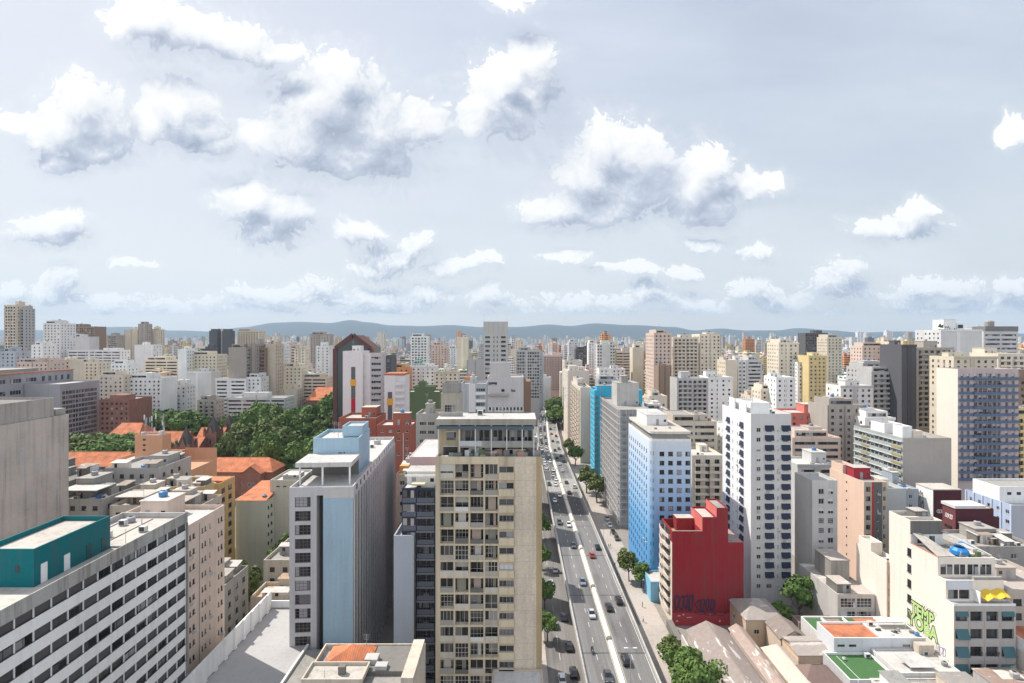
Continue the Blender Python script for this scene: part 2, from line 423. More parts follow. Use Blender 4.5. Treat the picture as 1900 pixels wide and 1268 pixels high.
        if roof:
            r = MB(); zr = H - s.par; t = .22; w, d = s.w, s.d
            r.poly([(t, t, zr), (w - t, t, zr), (w - t, d - t, zr), (t, d - t, zr)], s.roof)
            if s.par > 0:
                r.poly([(w - t, t, zr), (t, t, zr), (t, t, H), (w - t, t, H)], s.cap); r.poly([(w - t, d - t, zr), (w - t, t, zr), (w - t, t, H), (w - t, d - t, H)], s.cap)
                r.poly([(t, d - t, zr), (w - t, d - t, zr), (w - t, d - t, H), (t, d - t, H)], s.cap); r.poly([(t, t, zr), (t, d - t, zr), (t, d - t, H), (t, t, H)], s.cap)
            for p in ([(0, 0, H), (w, 0, H), (w - t, t, H), (t, t, H)], [(w, 0, H), (w, d, H), (w - t, d - t, H), (w - t, t, H)], [(w, d, H), (0, d, H), (t, d - t, H), (w - t, d - t, H)], [(0, d, H), (0, 0, H), (t, t, H), (t, d - t, H)]): r.poly(p, s.cap)
            r.build('roof', s.root)
        return s
    # ---- parts ----
    def part(s, name, mb, parent=None, label=None):
        o = mb.build(name, parent or s.root)
        if label: o['label'] = label
        return o
    def pbox(s, name, x0, x1, y0, y1, z0, z1, m, top=None, label=None, parent=None):
        b = MB(); b.box(x0, x1, y0, y1, z0, z1, m, top); return s.part(name, b, parent, label)
    def house(s, x0, x1, y0, y1, h, m=None, z=None, name='roof_house', top=None, door=True, lip=.18):
        z = s.H - s.par if z is None else z; m = m or s.wall
        b = MB(); b.box(x0, x1, y0, y1, z, z + h, m, top or s.roof, bottom=False)
        if lip: b.box(x0 - lip, x1 + lip, y0 - lip, y1 + lip, z + h, z + h + .2, m, top or s.roof)
        o = s.part(name, b)
        if door:
            dx = x0 + (x1 - x0) * RNG.uniform(.15, .6); e = MB(); e.box(dx, dx + .9, y0 - .04, y0 + .02, z + .05, z + 2.1, FRAME_G); e.build('door', o)
            if x1 - x0 > 3.2:
                e = MB(); wx = x1 - 1.3 if dx < (x0 + x1) / 2 else x0 + .5; e.box(wx, wx + .8, y0 - .03, y0 + .02, z + 1.1, z + 1.9, GLASS); e.build('window', o)
        return o
    def tub(s, name, x0, x1, y0, y1, z0, z1, m, roof=None, par=.6, t=.2):
        b = MB(); roof = roof or s.roof; zr = z1 - par
        b.prism([(x0, y0), (x1, y0), (x1, y1), (x0, y1)], z0, z1, m); b.f.pop(); b.mi.pop()
        b.poly([(x0 + t, y0 + t, zr), (x1 - t, y0 + t, zr), (x1 - t, y1 - t, zr), (x0 + t, y1 - t, zr)], roof)
        o = [(x0, y0), (x1, y0), (x1, y1), (x0, y1)]; i = [(x0 + t, y0 + t), (x1 - t, y0 + t), (x1 - t, y1 - t), (x0 + t, y1 - t)]
        for k in range(4):
            j = (k + 1) % 4
            b.poly([(*o[k], z1), (*o[j], z1), (*i[j], z1), (*i[k], z1)], m); b.poly([(*i[k], z1), (*i[j], z1), (*i[j], zr), (*i[k], zr)], m)
        return s.part(name, b)
    def tank(s, x, y, r=.75, h=1.1, m=None, z=None):
        z = s.H - s.par if z is None else z; m = m or TANKS[RNG.randrange(len(TANKS))]
        b = MB(); b.lathe([(r * .8, z), (r, z + .1), (r * 1.04, z + h * .8), (r * .95, z + h * .86), (r * .5, z + h), (0, z + h)], x, y, m, 10); return s.part('water_tank', b)
    def mast(s, x, y, h=4, z=None, arms=True):
        z = s.H - s.par if z is None else z
        b = MB(); b.tube((x, y, z), (x, y, z + h), .05, .03, FRAME_G, 4)
        if arms:
            for k in range(3): b.tube((x - .6 + k * .1, y, z + h - .2 - k * .35), (x + .6 - k * .1, y, z + h - .2 - k * .35), .025, .025, FRAME_G, 4)
        return s.part('antenna', b)
    def vent(s, x, y, z=None):
        z = s.H - s.par if z is None else z
        b = MB(); b.box(x, x + 1.1, y, y + .8, z + .1, z + .95, plain((.55, .55, .54), .5)); b.box(x + .15, x + .95, y - .02, y, z + .2, z + .85, FRAME_D); return s.part('air_conditioner', b)
    def clutter(s, rng=None, rich=1.0):
        r = rng or RNG; w, d = s.w, s.d
        hw, hd = max(2.2, w * r.uniform(.25, .5)), max(2.2, d * r.uniform(.25, .5))
        hw, hd = min(hw, w - 1.2), min(hd, d - 1.2)
        hx, hy = r.uniform(.5, max(.6, w - hw - .5)), r.uniform(.4 * d, max(.41 * d, d - hd - .5)); hy = min(hy, d - hd - .4)
        h = r.uniform(2.4, 4.5); s.house(hx, hx + hw, hy, hy + hd, h)
        if r.random() < .8: s.tank(hx + hw * .5, hy + hd * .5, .8, 1.2, z=s.H - s.par + h + .2)
        if r.random() < .7: s.mast(hx + .4, hy + .4, r.uniform(2, 5), z=s.H - s.par + h)
        for k in range(int(rich * r.randint(0, 3))):
            x, y = r.uniform(.6, max(.7, w - 1.9)), r.uniform(.5, max(.6, hy - 1.2))
            (s.vent if r.random() < .6 else s.tank)(x, y)
        return s
    def sheds(s, n, seed=1, z=None):
        """rooftop rooms and lean-to covers with sheet roofs, as on any old city roof"""
        r = random.Random(seed); z = s.H - s.par if z is None else z
        for k in range(n):
            w, d, h = min(s.w - .8, r.uniform(1.8, 4.5)), min(s.d - .8, r.uniform(1.6, 4)), r.uniform(1.6, 2.7)
            x, y = r.uniform(.4, s.w - w - .3), r.uniform(.4, s.d - d - .3); m = r.choice((CONC, CONC_D, s.wall, CREAM, WHITE, paint((.42, .30, .22), .6))); rm = r.choice(ROOF_MATS + [corrmat((.30, .24, .2)), corrmat((.48, .45, .42))])
            b = MB(); b.box(x, x + w, y, y + d, z, z + h, m, bottom=False); o = .25; t = r.uniform(.0, .5)
            q = [(x - o, y - o, z + h + .03), (x + w + o, y - o, z + h + .03), (x + w + o, y + d + o, z + h + .05 + t), (x - o, y + d + o, z + h + .05 + t)]
            b.poly(q, rm); b.poly([(p[0], p[1], p[2] - .025) for p in reversed(q)], rm); ob = s.part('roof_shed', b)
            e = MB(); e.box(x + w * .2, x + w * .2 + .8, y - .03, y + .02, z + .1, z + min(h - .2, 2), GLASS); e.build('door', ob)
        return s
    def awn(s, face, name, a, z, w, h, out, m, label=None):
        """tilted awning hanging in front of an opening"""
        k = ('awn', round(w, 2), round(h, 2), round(out, 2), m.name)
        if k not in _BM:
            b = MB(); t = .05
            A = [(0, 0, h), (w, 0, h), (w, -out, 0), (0, -out, 0)]; n = Vector((0, -h, -out)).normalized() * -t
            b.poly(list(reversed(A)), m); b.poly([tuple(Vector(p) + n * -1) for p in A], m)
            B = [tuple(Vector(p) - n) for p in A]
            for i in range(4): j = (i + 1) % 4; b.poly([A[i], A[j], B[j], B[i]], m)
            _BM[k] = b.mesh(name)
        O, u, L, rot = s.fr(face)
        return link(name, _BM[k], s.root, s.pt(face, a, z, .01), rot)
    def shelf(s, face, name, a, z, w, out, h, m, slab=.12, rail=False, curve=0.0, parent=None):
        """balcony: slab, and parapet on three sides"""
        k = ('sh', round(w, 2), round(out, 2), round(h, 2), m.name, rail, curve)
        if k not in _BM:
            b = MB(); t = .1; N = 10 if curve else 1
            prof = [(w * i / N, -out - curve * math.sin(math.pi * i / N)) for i in range(N + 1)]
            for i in range(N):
                (p0, o0), (p1, o1) = prof[i], prof[i + 1]
                b.poly([(p0, o0, -slab), (p1, o1, -slab), (p1, o1, h), (p0, o0, h)], m)
                b.poly([(p1, o1 + t, 0), (p0, o0 + t, 0), (p0, o0 + t, h), (p1, o1 + t, h)], m)
                b.poly([(p0, o0, h), (p1, o1, h), (p1, o1 + t, h), (p0, o0 + t, h)], m)
                b.poly([(p0, o0, 0), (p1, o1, 0), (p1, 0, 0), (p0, 0, 0)], m); b.poly([(p0, 0, -slab), (p1, 0, -slab), (p1, o1, -slab), (p0, o0, -slab)], m)
            b.box(0, t, prof[0][1] + .001, 0, -slab, h, m); b.box(w - t, w, prof[-1][1] + .001, 0, -slab, h, m)
            _BM[k] = b.mesh(name)
        O, u, L, rot = s.fr(face)
        return link(name, _BM[k], parent or s.root, s.pt(face, a, z, .01), rot)
FOOT = []; HEROES = []
CONC = paint((.34, .325, .30), .9); CONC_D = paint((.20, .19, .175), .8); CONC_L = paint((.52, .50, .47), .7)
ROOF_MATS = [paint((.44, .42, .39), .9), paint((.56, .53, .48), .8), paint((.30, .29, .275), .9), paint((.60, .55, .49), .6), corrmat((.33, .30, .27))]
TANKS = [plain((.07, .20, .42), .5, name='plastic')] + [plain(c, .7, name='fibre_cement') for c in ((.45, .45, .44), (.30, .31, .32), (.38, .37, .35), (.24, .24, .24), (.42, .40, .37))]
WHITE = paint((.80, .795, .78), .35); GREYW = paint((.54, .50, .50), .4); CREAM = paint((.74, .66, .57), .35)
def bp(name, label, pl, pr, D, top, wall, depth=None, far=None, **kw):
    """building whose front spans tangents pl..pr at distance D; `far` gives its visible side's far end"""
    x0, x1 = X(pl, D), X(pr, D)
    if far is not None: y1 = (x0 if x0 > 0 else x1) * F / (far - CX)
    else: y1 = D + (depth or 14)
    return Bld(name, label, x0, x1, D, y1, Z(top, D), wall, **kw)

# ================= the setting: ground, roads, viaduct =================
def asphalt(c=.055, tint=(1, .98, .95), sc=1.0):
    k = ('a', c, tint)
    if k in _M: return _M[k]
    m, t, b = newmat('asphalt'); p = pos(t)
    n = t.noise(p, 1.5 * sc, 6, .7); st = t.noise(t.vm('MULTIPLY', p, (1.3, .03, 1)), 1.0, 4, .6); pa = t.noise(t.vm('MULTIPLY', p, (.05, .02, 1)), 1.0, 2, .5)
    v = t.m('MULTIPLY', t.m('ADD', t.m('ADD', .25, t.m('MULTIPLY', n, .6)), t.m('ADD', t.m('MULTIPLY', st, 1.05), t.m('MULTIPLY', t.mr(pa, .50, .53), -.22))), c)
    t.l(t.comb(t.m('MULTIPLY', v, tint[0]), t.m('MULTIPLY', v, tint[1]), t.m('MULTIPLY', v, tint[2])), b.inputs['Base Color']); b.inputs['Roughness'].default_value = .92
    _M[k] = m; return m
ASPH = asphalt(.15, (1.03, 1, .97)); STREET = asphalt(.17, (1.05, .98, .92)); PAVE = paint((.44, .39, .345), .6); LINE = paint((.62, .61, .58), .6)
YLINE = paint((.60, .55, .42), .7); BARR = paint((.50, .48, .45), .9)
def struct(mb, name, label, cat): return tag(mb.build(name), label, cat, kind='structure')
b = MB(); GRD = paint((.27, .25, .225), .8)
b.poly([(-26000, -300, 0), (26000, -300, 0), (26000, 32000, 0), (-26000, 32000, 0)], GRD); struct(b, 'ground', 'grey city ground between the buildings out to the hills', 'ground')
# street beside and below the viaduct, pavements with kerbs
b = MB(); b.poly([(7.6, 40, .004), (32.5, 40, .004), (32.5, 640, .004), (7.6, 640, .004)], STREET); struct(b, 'road', 'worn asphalt street running beside and under the viaduct', 'road')
b = MB(); b.box(4.9, 7.6, 60, 520, 0, .14, PAVE); struct(b, 'pavement', 'narrow pavement along the foot of the beige apartment block', 'pavement')
b = MB(); b.box(32.5, 41.5, 60, 560, 0, .14, PAVE); struct(b, 'pavement', 'wide pinkish pavement to the right of the viaduct', 'pavement')
b = MB()
for y in range(70, 500, 8):
    b.box(11.0, 11.12, y, y + 3, .008, .012, LINE)
struct(b, 'road_marking', 'white dashes on the street left of the viaduct', 'road marking')
# viaduct deck along a centre line
PATH = [(40, 23.1), (335, 23.1), (380, 23.9), (430, 25.6), (470, 27.4), (505, 29.0), (535, 30.2), (560, 30.0), (580, 27.5), (594, 21), (602, 10), (608, -5), (614, -25)]
def resample():
    P = [Vector((x, y)) for y, x in PATH]; out = []
    for i in range(len(P) - 1):
        p0 = P[max(0, i - 1)]; p1 = P[i]; p2 = P[i + 1]; p3 = P[min(len(P) - 1, i + 2)]
        n = max(1, int((p2 - p1).length / 6)) if i else 30
        for k in range(n):
            t = k / n
            if i == 0: out.append(p1.lerp(p2, t)); continue
            out.append(.5 * ((2 * p1) + (-p0 + p2) * t + (2 * p0 - 5 * p1 + 4 * p2 - p3) * t * t + (-p0 + 3 * p1 - 3 * p2 + p3) * t ** 3))
    out.append(P[-1]); return out
CL = resample(); DZ = 5.5
def frame(i):
    a = CL[max(0, i - 1)]; c = CL[min(len(CL) - 1, i + 1)]; d = (c - a).normalized(); return CL[i], Vector((d.y, -d.x)), d
ACC = [0.0]
for i in range(1, len(CL)): ACC.append(ACC[-1] + (CL[i] - CL[i - 1]).length)
def along(s_, off):
    i = 0
    while i < len(ACC) - 2 and ACC[i + 1] < s_: i += 1
    t = (s_ - ACC[i]) / max(1e-6, ACC[i + 1] - ACC[i]); p = CL[i].lerp(CL[i + 1], t)
    n0 = frame(i)[1]; n1 = frame(i + 1)[1]; n = n0.lerp(n1, t).normalized(); d = Vector((-n.y, n.x))
    return p + n * off, d
def ribbon(mb, o0, o1, z0, z1, m, s0=0, s1=None, solid=True, step=None):
    """strip swept along the viaduct from offset o0 to o1"""
    s1 = ACC[-1] if s1 is None else s1; ss = [s0] + [a for a in ACC if s0 + .5 < a < s1 - .5] + [s1]
    prev = None
    for s_ in ss:
        a = along(s_, o0)[0]; c = along(s_, o1)[0]
        if prev:
            pa, pc = prev
            mb.poly([(pa.x, pa.y, z1), (pc.x, pc.y, z1), (c.x, c.y, z1), (a.x, a.y, z1)], m)
            if solid:
                mb.poly([(a.x, a.y, z0), (pa.x, pa.y, z0), (pa.x, pa.y, z1), (a.x, a.y, z1)], m)
                mb.poly([(pc.x, pc.y, z0), (c.x, c.y, z0), (c.x, c.y, z1), (pc.x, pc.y, z1)], m)
                mb.poly([(a.x, a.y, z0), (c.x, c.y, z0), (pc.x, pc.y, z0), (pa.x, pa.y, z0)], m)
        else: first = (a, c)
        prev = (a, c)
    if solid:
        for (a, c), fl in ((first, 0), (prev, 1)):
            q = [(a.x, a.y, z0), (c.x, c.y, z0), (c.x, c.y, z1), (a.x, a.y, z1)]; mb.poly(q if not fl else list(reversed(q)), m)
VIA = empty('viaduct', 'long elevated road running away between the buildings to the far bend', 'viaduct', (23.1, 40, 0))
def vpart(mb, name):
    o = mb.build(name, VIA); o.location = (-23.1, -40, 0); return o
b = MB(); ribbon(b, -8.05, 8.05, DZ - .9, DZ - .35, BARR); ribbon(b, -3.5, 3.5, DZ - 1.8, DZ - .9, CONC); vpart(b, 'deck_slab')
b = MB(); ribbon(b, -7.7, -.62, DZ - .35, DZ, ASPH); ribbon(b, .62, 7.7, DZ - .35, DZ, ASPH); vpart(b, 'carriageway')
for o0, o1 in ((-8.05, -7.7), (7.7, 8.05)):
    b = MB(); ribbon(b, o0, o1, DZ - .35, DZ + .85, BARR); vpart(b, 'parapet')
MED = paint((.74, .69, .62), .35)
sg = [20, 93, 121, 149.5, 178, 207, 236, 265, 294, 323, 352, 381, 410, 439, 468, 497, 526, 560, ACC[-1]]
for i in range(len(sg) - 1):
    b = MB(); s0, s1 = sg[i] + .9, sg[i + 1] - .9
    ribbon(b, -.62, .62, DZ - .3, DZ + .30, MED, s0, s1); ribbon(b, -.40, .40, DZ + .30, DZ + .62, MED, s0, s1); vpart(b, 'median_barrier')
b = MB()
for o in (-7.45, -.85, .80, 7.35): ribbon(b, o, o + .13, 0, DZ + .005, YLINE if abs(o) < 1 else LINE, solid=False)
vpart(b, 'edge_line')
b = MB(); s_ = 20
while s_ < ACC[-1] - 8:
    for o in (-4.16, 4.06): ribbon(b, o, o + .13, 0, DZ + .005, LINE, s_, s_ + 2.2, solid=False)
    s_ += 7.2
vpart(b, 'lane_marking')
# lighter and darker resurfaced stretches, laid as sheets
OLD = asphalt(.26, (1.02, 1, .95)); DARK = asphalt(.085)
for (o0, o1, s0, s1) in ((-7.3, -1.0, 222, 242), (1.0, 7.2, 222, 246), (1.0, 7.2, 300, 395)): b = MB(); ribbon(b, o0, o1, 0, DZ + .002, OLD, s0, s1, solid=False); vpart(b, 'resurfaced_patch')
for (o0, o1, s0, s1) in ((-7.3, -1.0, 186, 221), (1.2, 6.6, 180, 221), (-7.3, -1, 243, 262)): b = MB(); ribbon(b, o0, o1, 0, DZ + .002, DARK, s0, s1, solid=False); vpart(b, 'resurfaced_patch')
s_ = 30
while s_ < 330:
    for o0, o1 in ((-7.6, -.9), (.9, 7.6)): b = MB(); ribbon(b, o0, o1, 0, DZ + .008, plain((.03, .03, .03), .9, name='joint_rubber'), s_, s_ + .3, solid=False); vpart(b, 'expansion_joint')
    s_ += 28.7
s_ = 15
while s_ < ACC[-1] - 10:
    b = MB(); p, d = along(s_, 0); n = Vector((d.y, -d.x))
    for o in (-2.6, 2.6): c = p + n * o; b.tube((c.x, c.y, 0), (c.x, c.y, DZ - 1.75), .75, .75, CONC, 10)
    vpart(b, 'pillar'); s_ += 30
FOOT.append((5, 43, 0, 560)); FOOT.append((-26, 45, 560, 640))

# ================= buildings of the near city =================
PALE_ROOF = paint((.50, .455, .405), .8); LROOF = paint((.52, .505, .48), .75)
def wtext(body, size, m, name, parent, loc, rot, fat=0.0, depth=.01, sy=1.0):
    cu = bpy.data.curves.new(name, 'FONT'); cu.body = body; cu.size = size; cu.extrude = depth; cu.offset = fat; cu.align_x = 'CENTER'
    to = bpy.data.objects.new(name, cu); COL.objects.link(to)
    me = bpy.data.meshes.new_from_object(to.evaluated_get(bpy.context.evaluated_depsgraph_get()))
    bpy.data.objects.remove(to); bpy.data.curves.remove(cu)
    me.materials.clear(); me.materials.append(m)
    o = link(name, me, parent, loc); o.rotation_euler = rot; o.scale = (1, sy, 1); return o
def scribble(b, fr, a0, z0, w, h, m, n=5, th=.1, seed=1, out=.012):
    """sprayed strokes, on a wall face given by fr(a, z, out)"""
    r = random.Random(seed)
    for k in range(n):
        cx = a0 + w * (k + .5) / n; p = None
        for q in range(9):
            ang = q * .9 + r.uniform(-.3, .3)
            x = cx + math.cos(ang) * w / n * r.uniform(.25, .75); z = z0 + h * (.5 + .5 * math.sin(ang * r.uniform(.8, 1.3)))
            if p:
                d = Vector((x - p[0], z - p[1])); L_ = d.length
                if L_ > .05:
                    nrm = Vector((-d.y, d.x)) / L_ * th / 2
                    b.poly([fr(p[0] - nrm.x, p[1] - nrm.y, out), fr(x - nrm.x, z - nrm.y, out), fr(x + nrm.x, z + nrm.y, out), fr(p[0] + nrm.x, p[1] + nrm.y, out)], m)
                    out += .0006
            p = (x, z)

# --- long white block with ribbon windows and teal penthouse (bottom left) ---
s = Bld('apartment_building', 'long white apartment block with dark ribbon windows and a teal penthouse on its roof', -70, -58.6, 44, 96, 49, WHITE, roof=PALE_ROOF, cap=CONC_L); s.ac = 0
s.grid('R', a0=14, a1=51.9, cols=[(i * 2.52 + .04, i * 2.52 + 2.46) for i in range(15)], wh=1.32, head=0, top=1.7, style=['two', 'panel', 'panel', 'one', 'two', 'panel'], rec=.22, fm=FRAME_D, gm=glassmat((1, 1, 1), .7), mat=WHITE)
s.finish()
s.pbox('fascia', 11.403, 11.50, 0, 52.1, 47.25, 49.1, paint((.40, .39, .37), 1.0, streak=.9))
s.pbox('corner_pier', 11.404, 11.62, 51.75, 52.06, 0, 47.2, paint((.24, .235, .235), .5))
TEAL = paint((.0, .14, .16), .5, streak=.8)
ph = s.tub('penthouse', 1.2, 8.3, 25, 38, 48.1, 53.0, TEAL, roof=PALE_ROOF, par=.7)
for y, h, m in ((26.0, 2.5, WHITE), (29.6, 2.2, WHITE), (33.4, 2.1, TEAL), (36.2, 2.1, TEAL)):
    e = MB(); e.box(8.3, 8.36, y, y + .95, 48.15, 48.15 + h, m if m is WHITE else plain((.01, .07, .08), .5)); e.build('door', ph)
for x in (3.2, 5.9):
    e = MB(); e.box(x, x + .5, 24.95, 25, 50.0, 50.9, FRAME_D); e.build('window', ph)
s.vent(4, 42); s.vent(8, 44.5); s.vent(2.5, 47.5); s.pbox('roof_pipe', 1.5, 1.62, 38.6, 51, 48.1, 48.25, FRAME_G); s.pbox('roof_pipe', 6, 6.1, 39, 51, 48.1, 48.22, CONC_D); s.tank(3.2, 49.5, .7, 1.0); s.mast(9.2, 40, 2.2, arms=False); s.mast(7.5, 46, 1.6, arms=False); s.mast(5.5, 49, 1.8, arms=False)
e = MB(); e.box(1.5, 10.2, 38.05, 38.4, 48.1, 48.35, FRAME_G); e.box(10.2, 10.35, 30, 50.5, 48.1, 48.25, FRAME_D); s.part('roof_gutter', e)
# --- blank grey party wall building, far left ---
s = Bld('apartment_building', 'tall building at the left edge with a blank stained grey wall', -146, -112, 96, 135, 61, paint((.49, .43, .385), .8, streak=.6), roof=CONC_D)
s.finish(); s.tub('roof_tank', 10, 33.7, 12, 35, 60.2, 65.6, paint((.38, .35, .32), 1.0), par=.5)
s.pbox('roof_tank', 14, 33.4, 36, 38.8, 60.2, 62.6, CONC)
b = MB(); pat = paint((.47, .435, .405), .8); r = random.Random(4)
for k in range(16):
    y, z = r.uniform(24, 37), 56 - abs(r.gauss(0, 9)); w, h = r.uniform(.5, 1.6), r.uniform(.5, 2.6); n = 7
    b.poly([(34.006 + k * .0005, y + w * (.75 + .4 * r.random()) * math.cos(6.283 * i / n), z + h * (.7 + .5 * r.random()) * math.sin(6.283 * i / n)) for i in range(n)], pat)
s.part('plaster_patch', b)
b = MB()
for z in range(24, 59, 3): b.box(34.004, 34.03, 1, 38.9, z, z + .08, paint((.48, .44, .41), .4))
s.part('slab_line', b)
# --- pink-beige slab with small windows ---
PINKB = paint((.62, .50, .42), .5)
s = Bld('apartment_building', 'pinkish beige apartment block with pairs of tiny windows beside the white ribbon block', -79, -61.6, 99.5, 114, 44.8, PINKB, roof=LROOF)
s.grid('R', cols=[(2.2, 2.75), (3.2, 3.95), (6.2, 6.7), (7.2, 7.7), (8.9, 9.2), (12.0, 12.5), (13.0, 13.7)], wh=1.0, fh=2.9, top=1.6, style='one', fm=FRAME_D)
s.finish(); s.pbox('roof_canopy', 9, 17, 1, 3.5, 44.2, 44.7, LROOF); s.clutter(random.Random(3))
s.pbox('drainpipe', 17.402, 17.5, 5.4, 5.5, 2, 44, FRAME_G)
# --- parking deck and its white wall ---
s = Bld('parking_deck', 'grey open rooftop parking deck between the white ribbon block and the blue hotel', -58.4, -43, 62, 128, 16, CONC, roof=paint((.40, .39, .385), .35), par=.12)
s.finish(); s.pbox('kerb', 15.0, 15.4, 0, 50, 16, 16.5, WHITE); s.pbox('deck_extension', 15.41, 26, 0, 49, 0, 15.9, CONC)
b = MB(); b.box(-58.3, -58.0, 88, 128, 16.004, 20.0, WHITE)
for k in range(11): y = 89 + k * 3.6; b.box(-58.0, -57.55, y, y + .8, 16.004, 20.25, WHITE)
b.box(-58.3, -47.3, 128.05, 128.4, 15.5, 17.6, WHITE)
tag(b.build('boundary_wall'), 'white buttressed boundary wall along the left side of the parking deck', 'wall')
# --- blue and grey hotel ---
GREYB = paint((.53, .52, .53), .3); BLUEP = paint((.36, .50, .60), .35, streak=.45)
rz = R(4.23)
s = Bld('hotel_building', 'grey tower with a pale blue front panel and dark finned side, open terrace on top', -34.1 - 13 * math.cos(rz), 0, 113 - 13 * math.sin(rz), 0, 49, GREYB, roof=LROOF, rz=rz, cap=paint((.55, .53, .52), .5))
s.w, s.d = 13.0, 57.0; FOOT.append((-52, -33, 111, 172))
s.grid('F', a0=0, a1=5.4, cols=[(1.1, 4.3)], wh=2.1, head=.0, top=2.1, fh=2.9, style='grid', rec=.35, fm=plain((.20, .14, .13), .5))
s.st['F'].append(dict(a0=5.4, a1=6.9, rows=[(1, 47.2, [(.1, 1.45)])], mat=GREYB, rec=2.6, obj=False, gm=paint((.07, .07, .075), .2), style='one', fm=None))
FIN = paint((.64, .63, .635), .35)
s.st['R'].append(dict(a0=.6, a1=56.6, rows=[(1, 46.6, [(i * 2.8 + .30, i * 2.8 + 2.72) for i in range(20)])], mat=FIN, rec=.12, obj=True, gm=glassmat((1, 1, 1.05), .25, .02, .6), style='tower', fm=FRAME_D, fwd=0))
s.finish()
for i in range(21): s.pbox('fin', 13.004, 13.3, .6 + i * 2.8 - .06, .6 + i * 2.8 + .24, 0, 47.2, FIN)
s.pbox('cladding_panel', 6.95, 13.0, -.12, -.003, 0, 46.6, BLUEP)
s.pbox('fascia', 6.9, 13.2, -.14, -.003, 46.62, 48.9, paint((.56, .54, .53), .5))
for i in range(14): e = MB(); e.box(13.003, 13.02, 3 + i * 3.9, 4.2 + i * 3.9, 47.35, 48.5, GLASS); s.part('window', e)
p = s.tub('penthouse', .7, 11.2, 14, 27, 48.1, 56.6, BLUEP, roof=LROOF, par=.8)
s.tub('stair_house', 6.2, 11.0, 19, 26.5, 56.0, 58.6, BLUEP, roof=LROOF, par=.5)
for x, w, z0, z1 in ((6.4, .9, 50.3, 53.2), (7.7, .3, 50.3, 53.3), (9.0, 1.2, 51.2, 52.9)): e = MB(); e.box(x, x + w, 13.95, 14, z0, z1, FRAME_D); e.build('door' if w < 1 else 'window', p)
s.vent(4, 40); s.vent(8, 44); s.vent(5, 48); s.pbox('roof_pipe', 2, 2.2, 29, 55, 48.1, 48.35, FRAME_G); s.tank(9, 50, 1, 1.4); s.mast(6, 16, 4, z=56); s.mast(3, 24, 3, z=56); s.pbox('terrace_canopy', -.3, 11.6, 4.6, 13.9, 52.0, 53.0, paint((.60, .585, .565), .6), top=LROOF)
for x in (.4, 5.2, 11.0): s.pbox('column', x, x + .35, 4.8, 5.15, 48.1, 52, WHITE)
s.pbox('terrace_back_wall', .6, 11.2, 13.6, 13.95, 48.1, 52, paint((.22, .21, .20), .8))
# --- low roof at the bottom centre ---
CRM = paint((.58, .51, .42), .7)
s = Bld('low_building', 'cream low building at the bottom edge with an orange tiled roof and dark flat roof', -31.4, -14.9, 78.5, 89, 29.6, CRM, roof=CONC, cap=CRM)
s.finish()
s.tub('roof_parapet', .1, 9.0, .05, 4.4, 29.6, 30.3, CRM, roof=paint((.56, .52, .46), .9), par=.5)
TILE = tilemat()
b = MB(); x0, x1, y0, y1, z = 1.4, 8.6, 4.6, 10.2, 29.3; ap = (5.4, 7.4, 31.3)
for a, c in (((x0, y0), (x1, y0)), ((x1, y0), (x1, y1)), ((x1, y1), (x0, y1)), ((x0, y1), (x0, y0))): b.poly([(*a, z), (*c, z), ap], TILE)
s.part('tiled_roof', b)
s.pbox('flat_roof', 8.8, 14.5, 3.4, 10.2, 28.7, 29.4, CONC_D); s.pbox('roof_hatch', 7.9, 9.9, 5, 6.8, 28.7, 30.2, LROOF); s.pbox('roof_hatch', 9.9, 11.7, 3.6, 4.9, 28.7, 30.0, LROOF)
s.pbox('side_parapet', 14.6, 16.4, .2, 10.3, 28.7, 30.4, CRM); s.pbox('chimney', 4.9, 5.9, 1.8, 2.6, 29.8, 31, CONC_D); s.mast(2, 5, 3.2); s.mast(7, 9.6, 3); s.mast(3.2, 1, 2.4)
# --- plain blue-grey wall and the navy balcony tower ---
s = Bld('apartment_building', 'narrow building with a plain pale blue-grey wall between the hotel and the navy tower', -25.0, -20.9, 110.4, 140, 39.6, paint((.40, .45, .53), .15), roof=LROOF); s.finish()
NAVY = paint((.035, .045, .075), .15); LIL = paint((.42, .37, .42), .3)
x0, x1 = X(773, 112), X(806.5, 112)
s = Bld('apartment_building', 'slim navy tower of dark framed balconies left of the beige apartment block', x0, x1, 112, 132, 48.9, NAVY, roof=LROOF)
s.grid('F', cols=[(.35, 1.05), (1.15, 2.55), (2.65, 3.4)], wh=2.35, head=0, top=.5, fh=2.9, style='door', rec=.9, fm=LIL, a1=3.75, ml=0)
s.finish()
for z in s.floors(.5, 2.9, 3): s.pbox('balcony_rail', .1, 3.65, -.14, -.06, z - 2.5, z - 1.5, plain((.10, .12, .16), .2)); s.pbox('slab_edge', -.02, 3.75, -.2, -.003, z - 2.95, z - 2.6, plain((.16, .18, .23), .5))
o = s.tub('balcony_bay', -3.05, -.02, -.1, 9, 35.4, 48.9, NAVY, roof=LROOF, par=.3)
for z in s.floors(.5, 2.9, 35.5): e = MB(); e.box(-2.8, -.25, -.13, -.1, z - 2.35, z, GLASS); e.box(-1.2, -.5, -.16, -.13, z - 2.3, z, LIL); e.box(-2.9, -.1, -.2, -.16, z - 2.5, z - 1.5, plain((.10, .12, .16), .2)); e.build('window', o)
s.pbox('roof_frame', -2.9, 3.6, 2.2, 2.5, 50.6, 51.0, WHITE); s.house(-2.8, 3.5, 4, 9, 3.2, WHITE); s.pbox('roof_awning', -1.2, 1.6, .4, 2.2, 49.3, 49.6, paint((.62, .55, .40), .4))
s = bp('apartment_building', 'pink walled building with a white sloping roof behind the navy tower', 760, 808, 126, 848, paint((.60, .42, .41), .25), depth=22, roof=LROOF, par=.1)
s.finish(); 
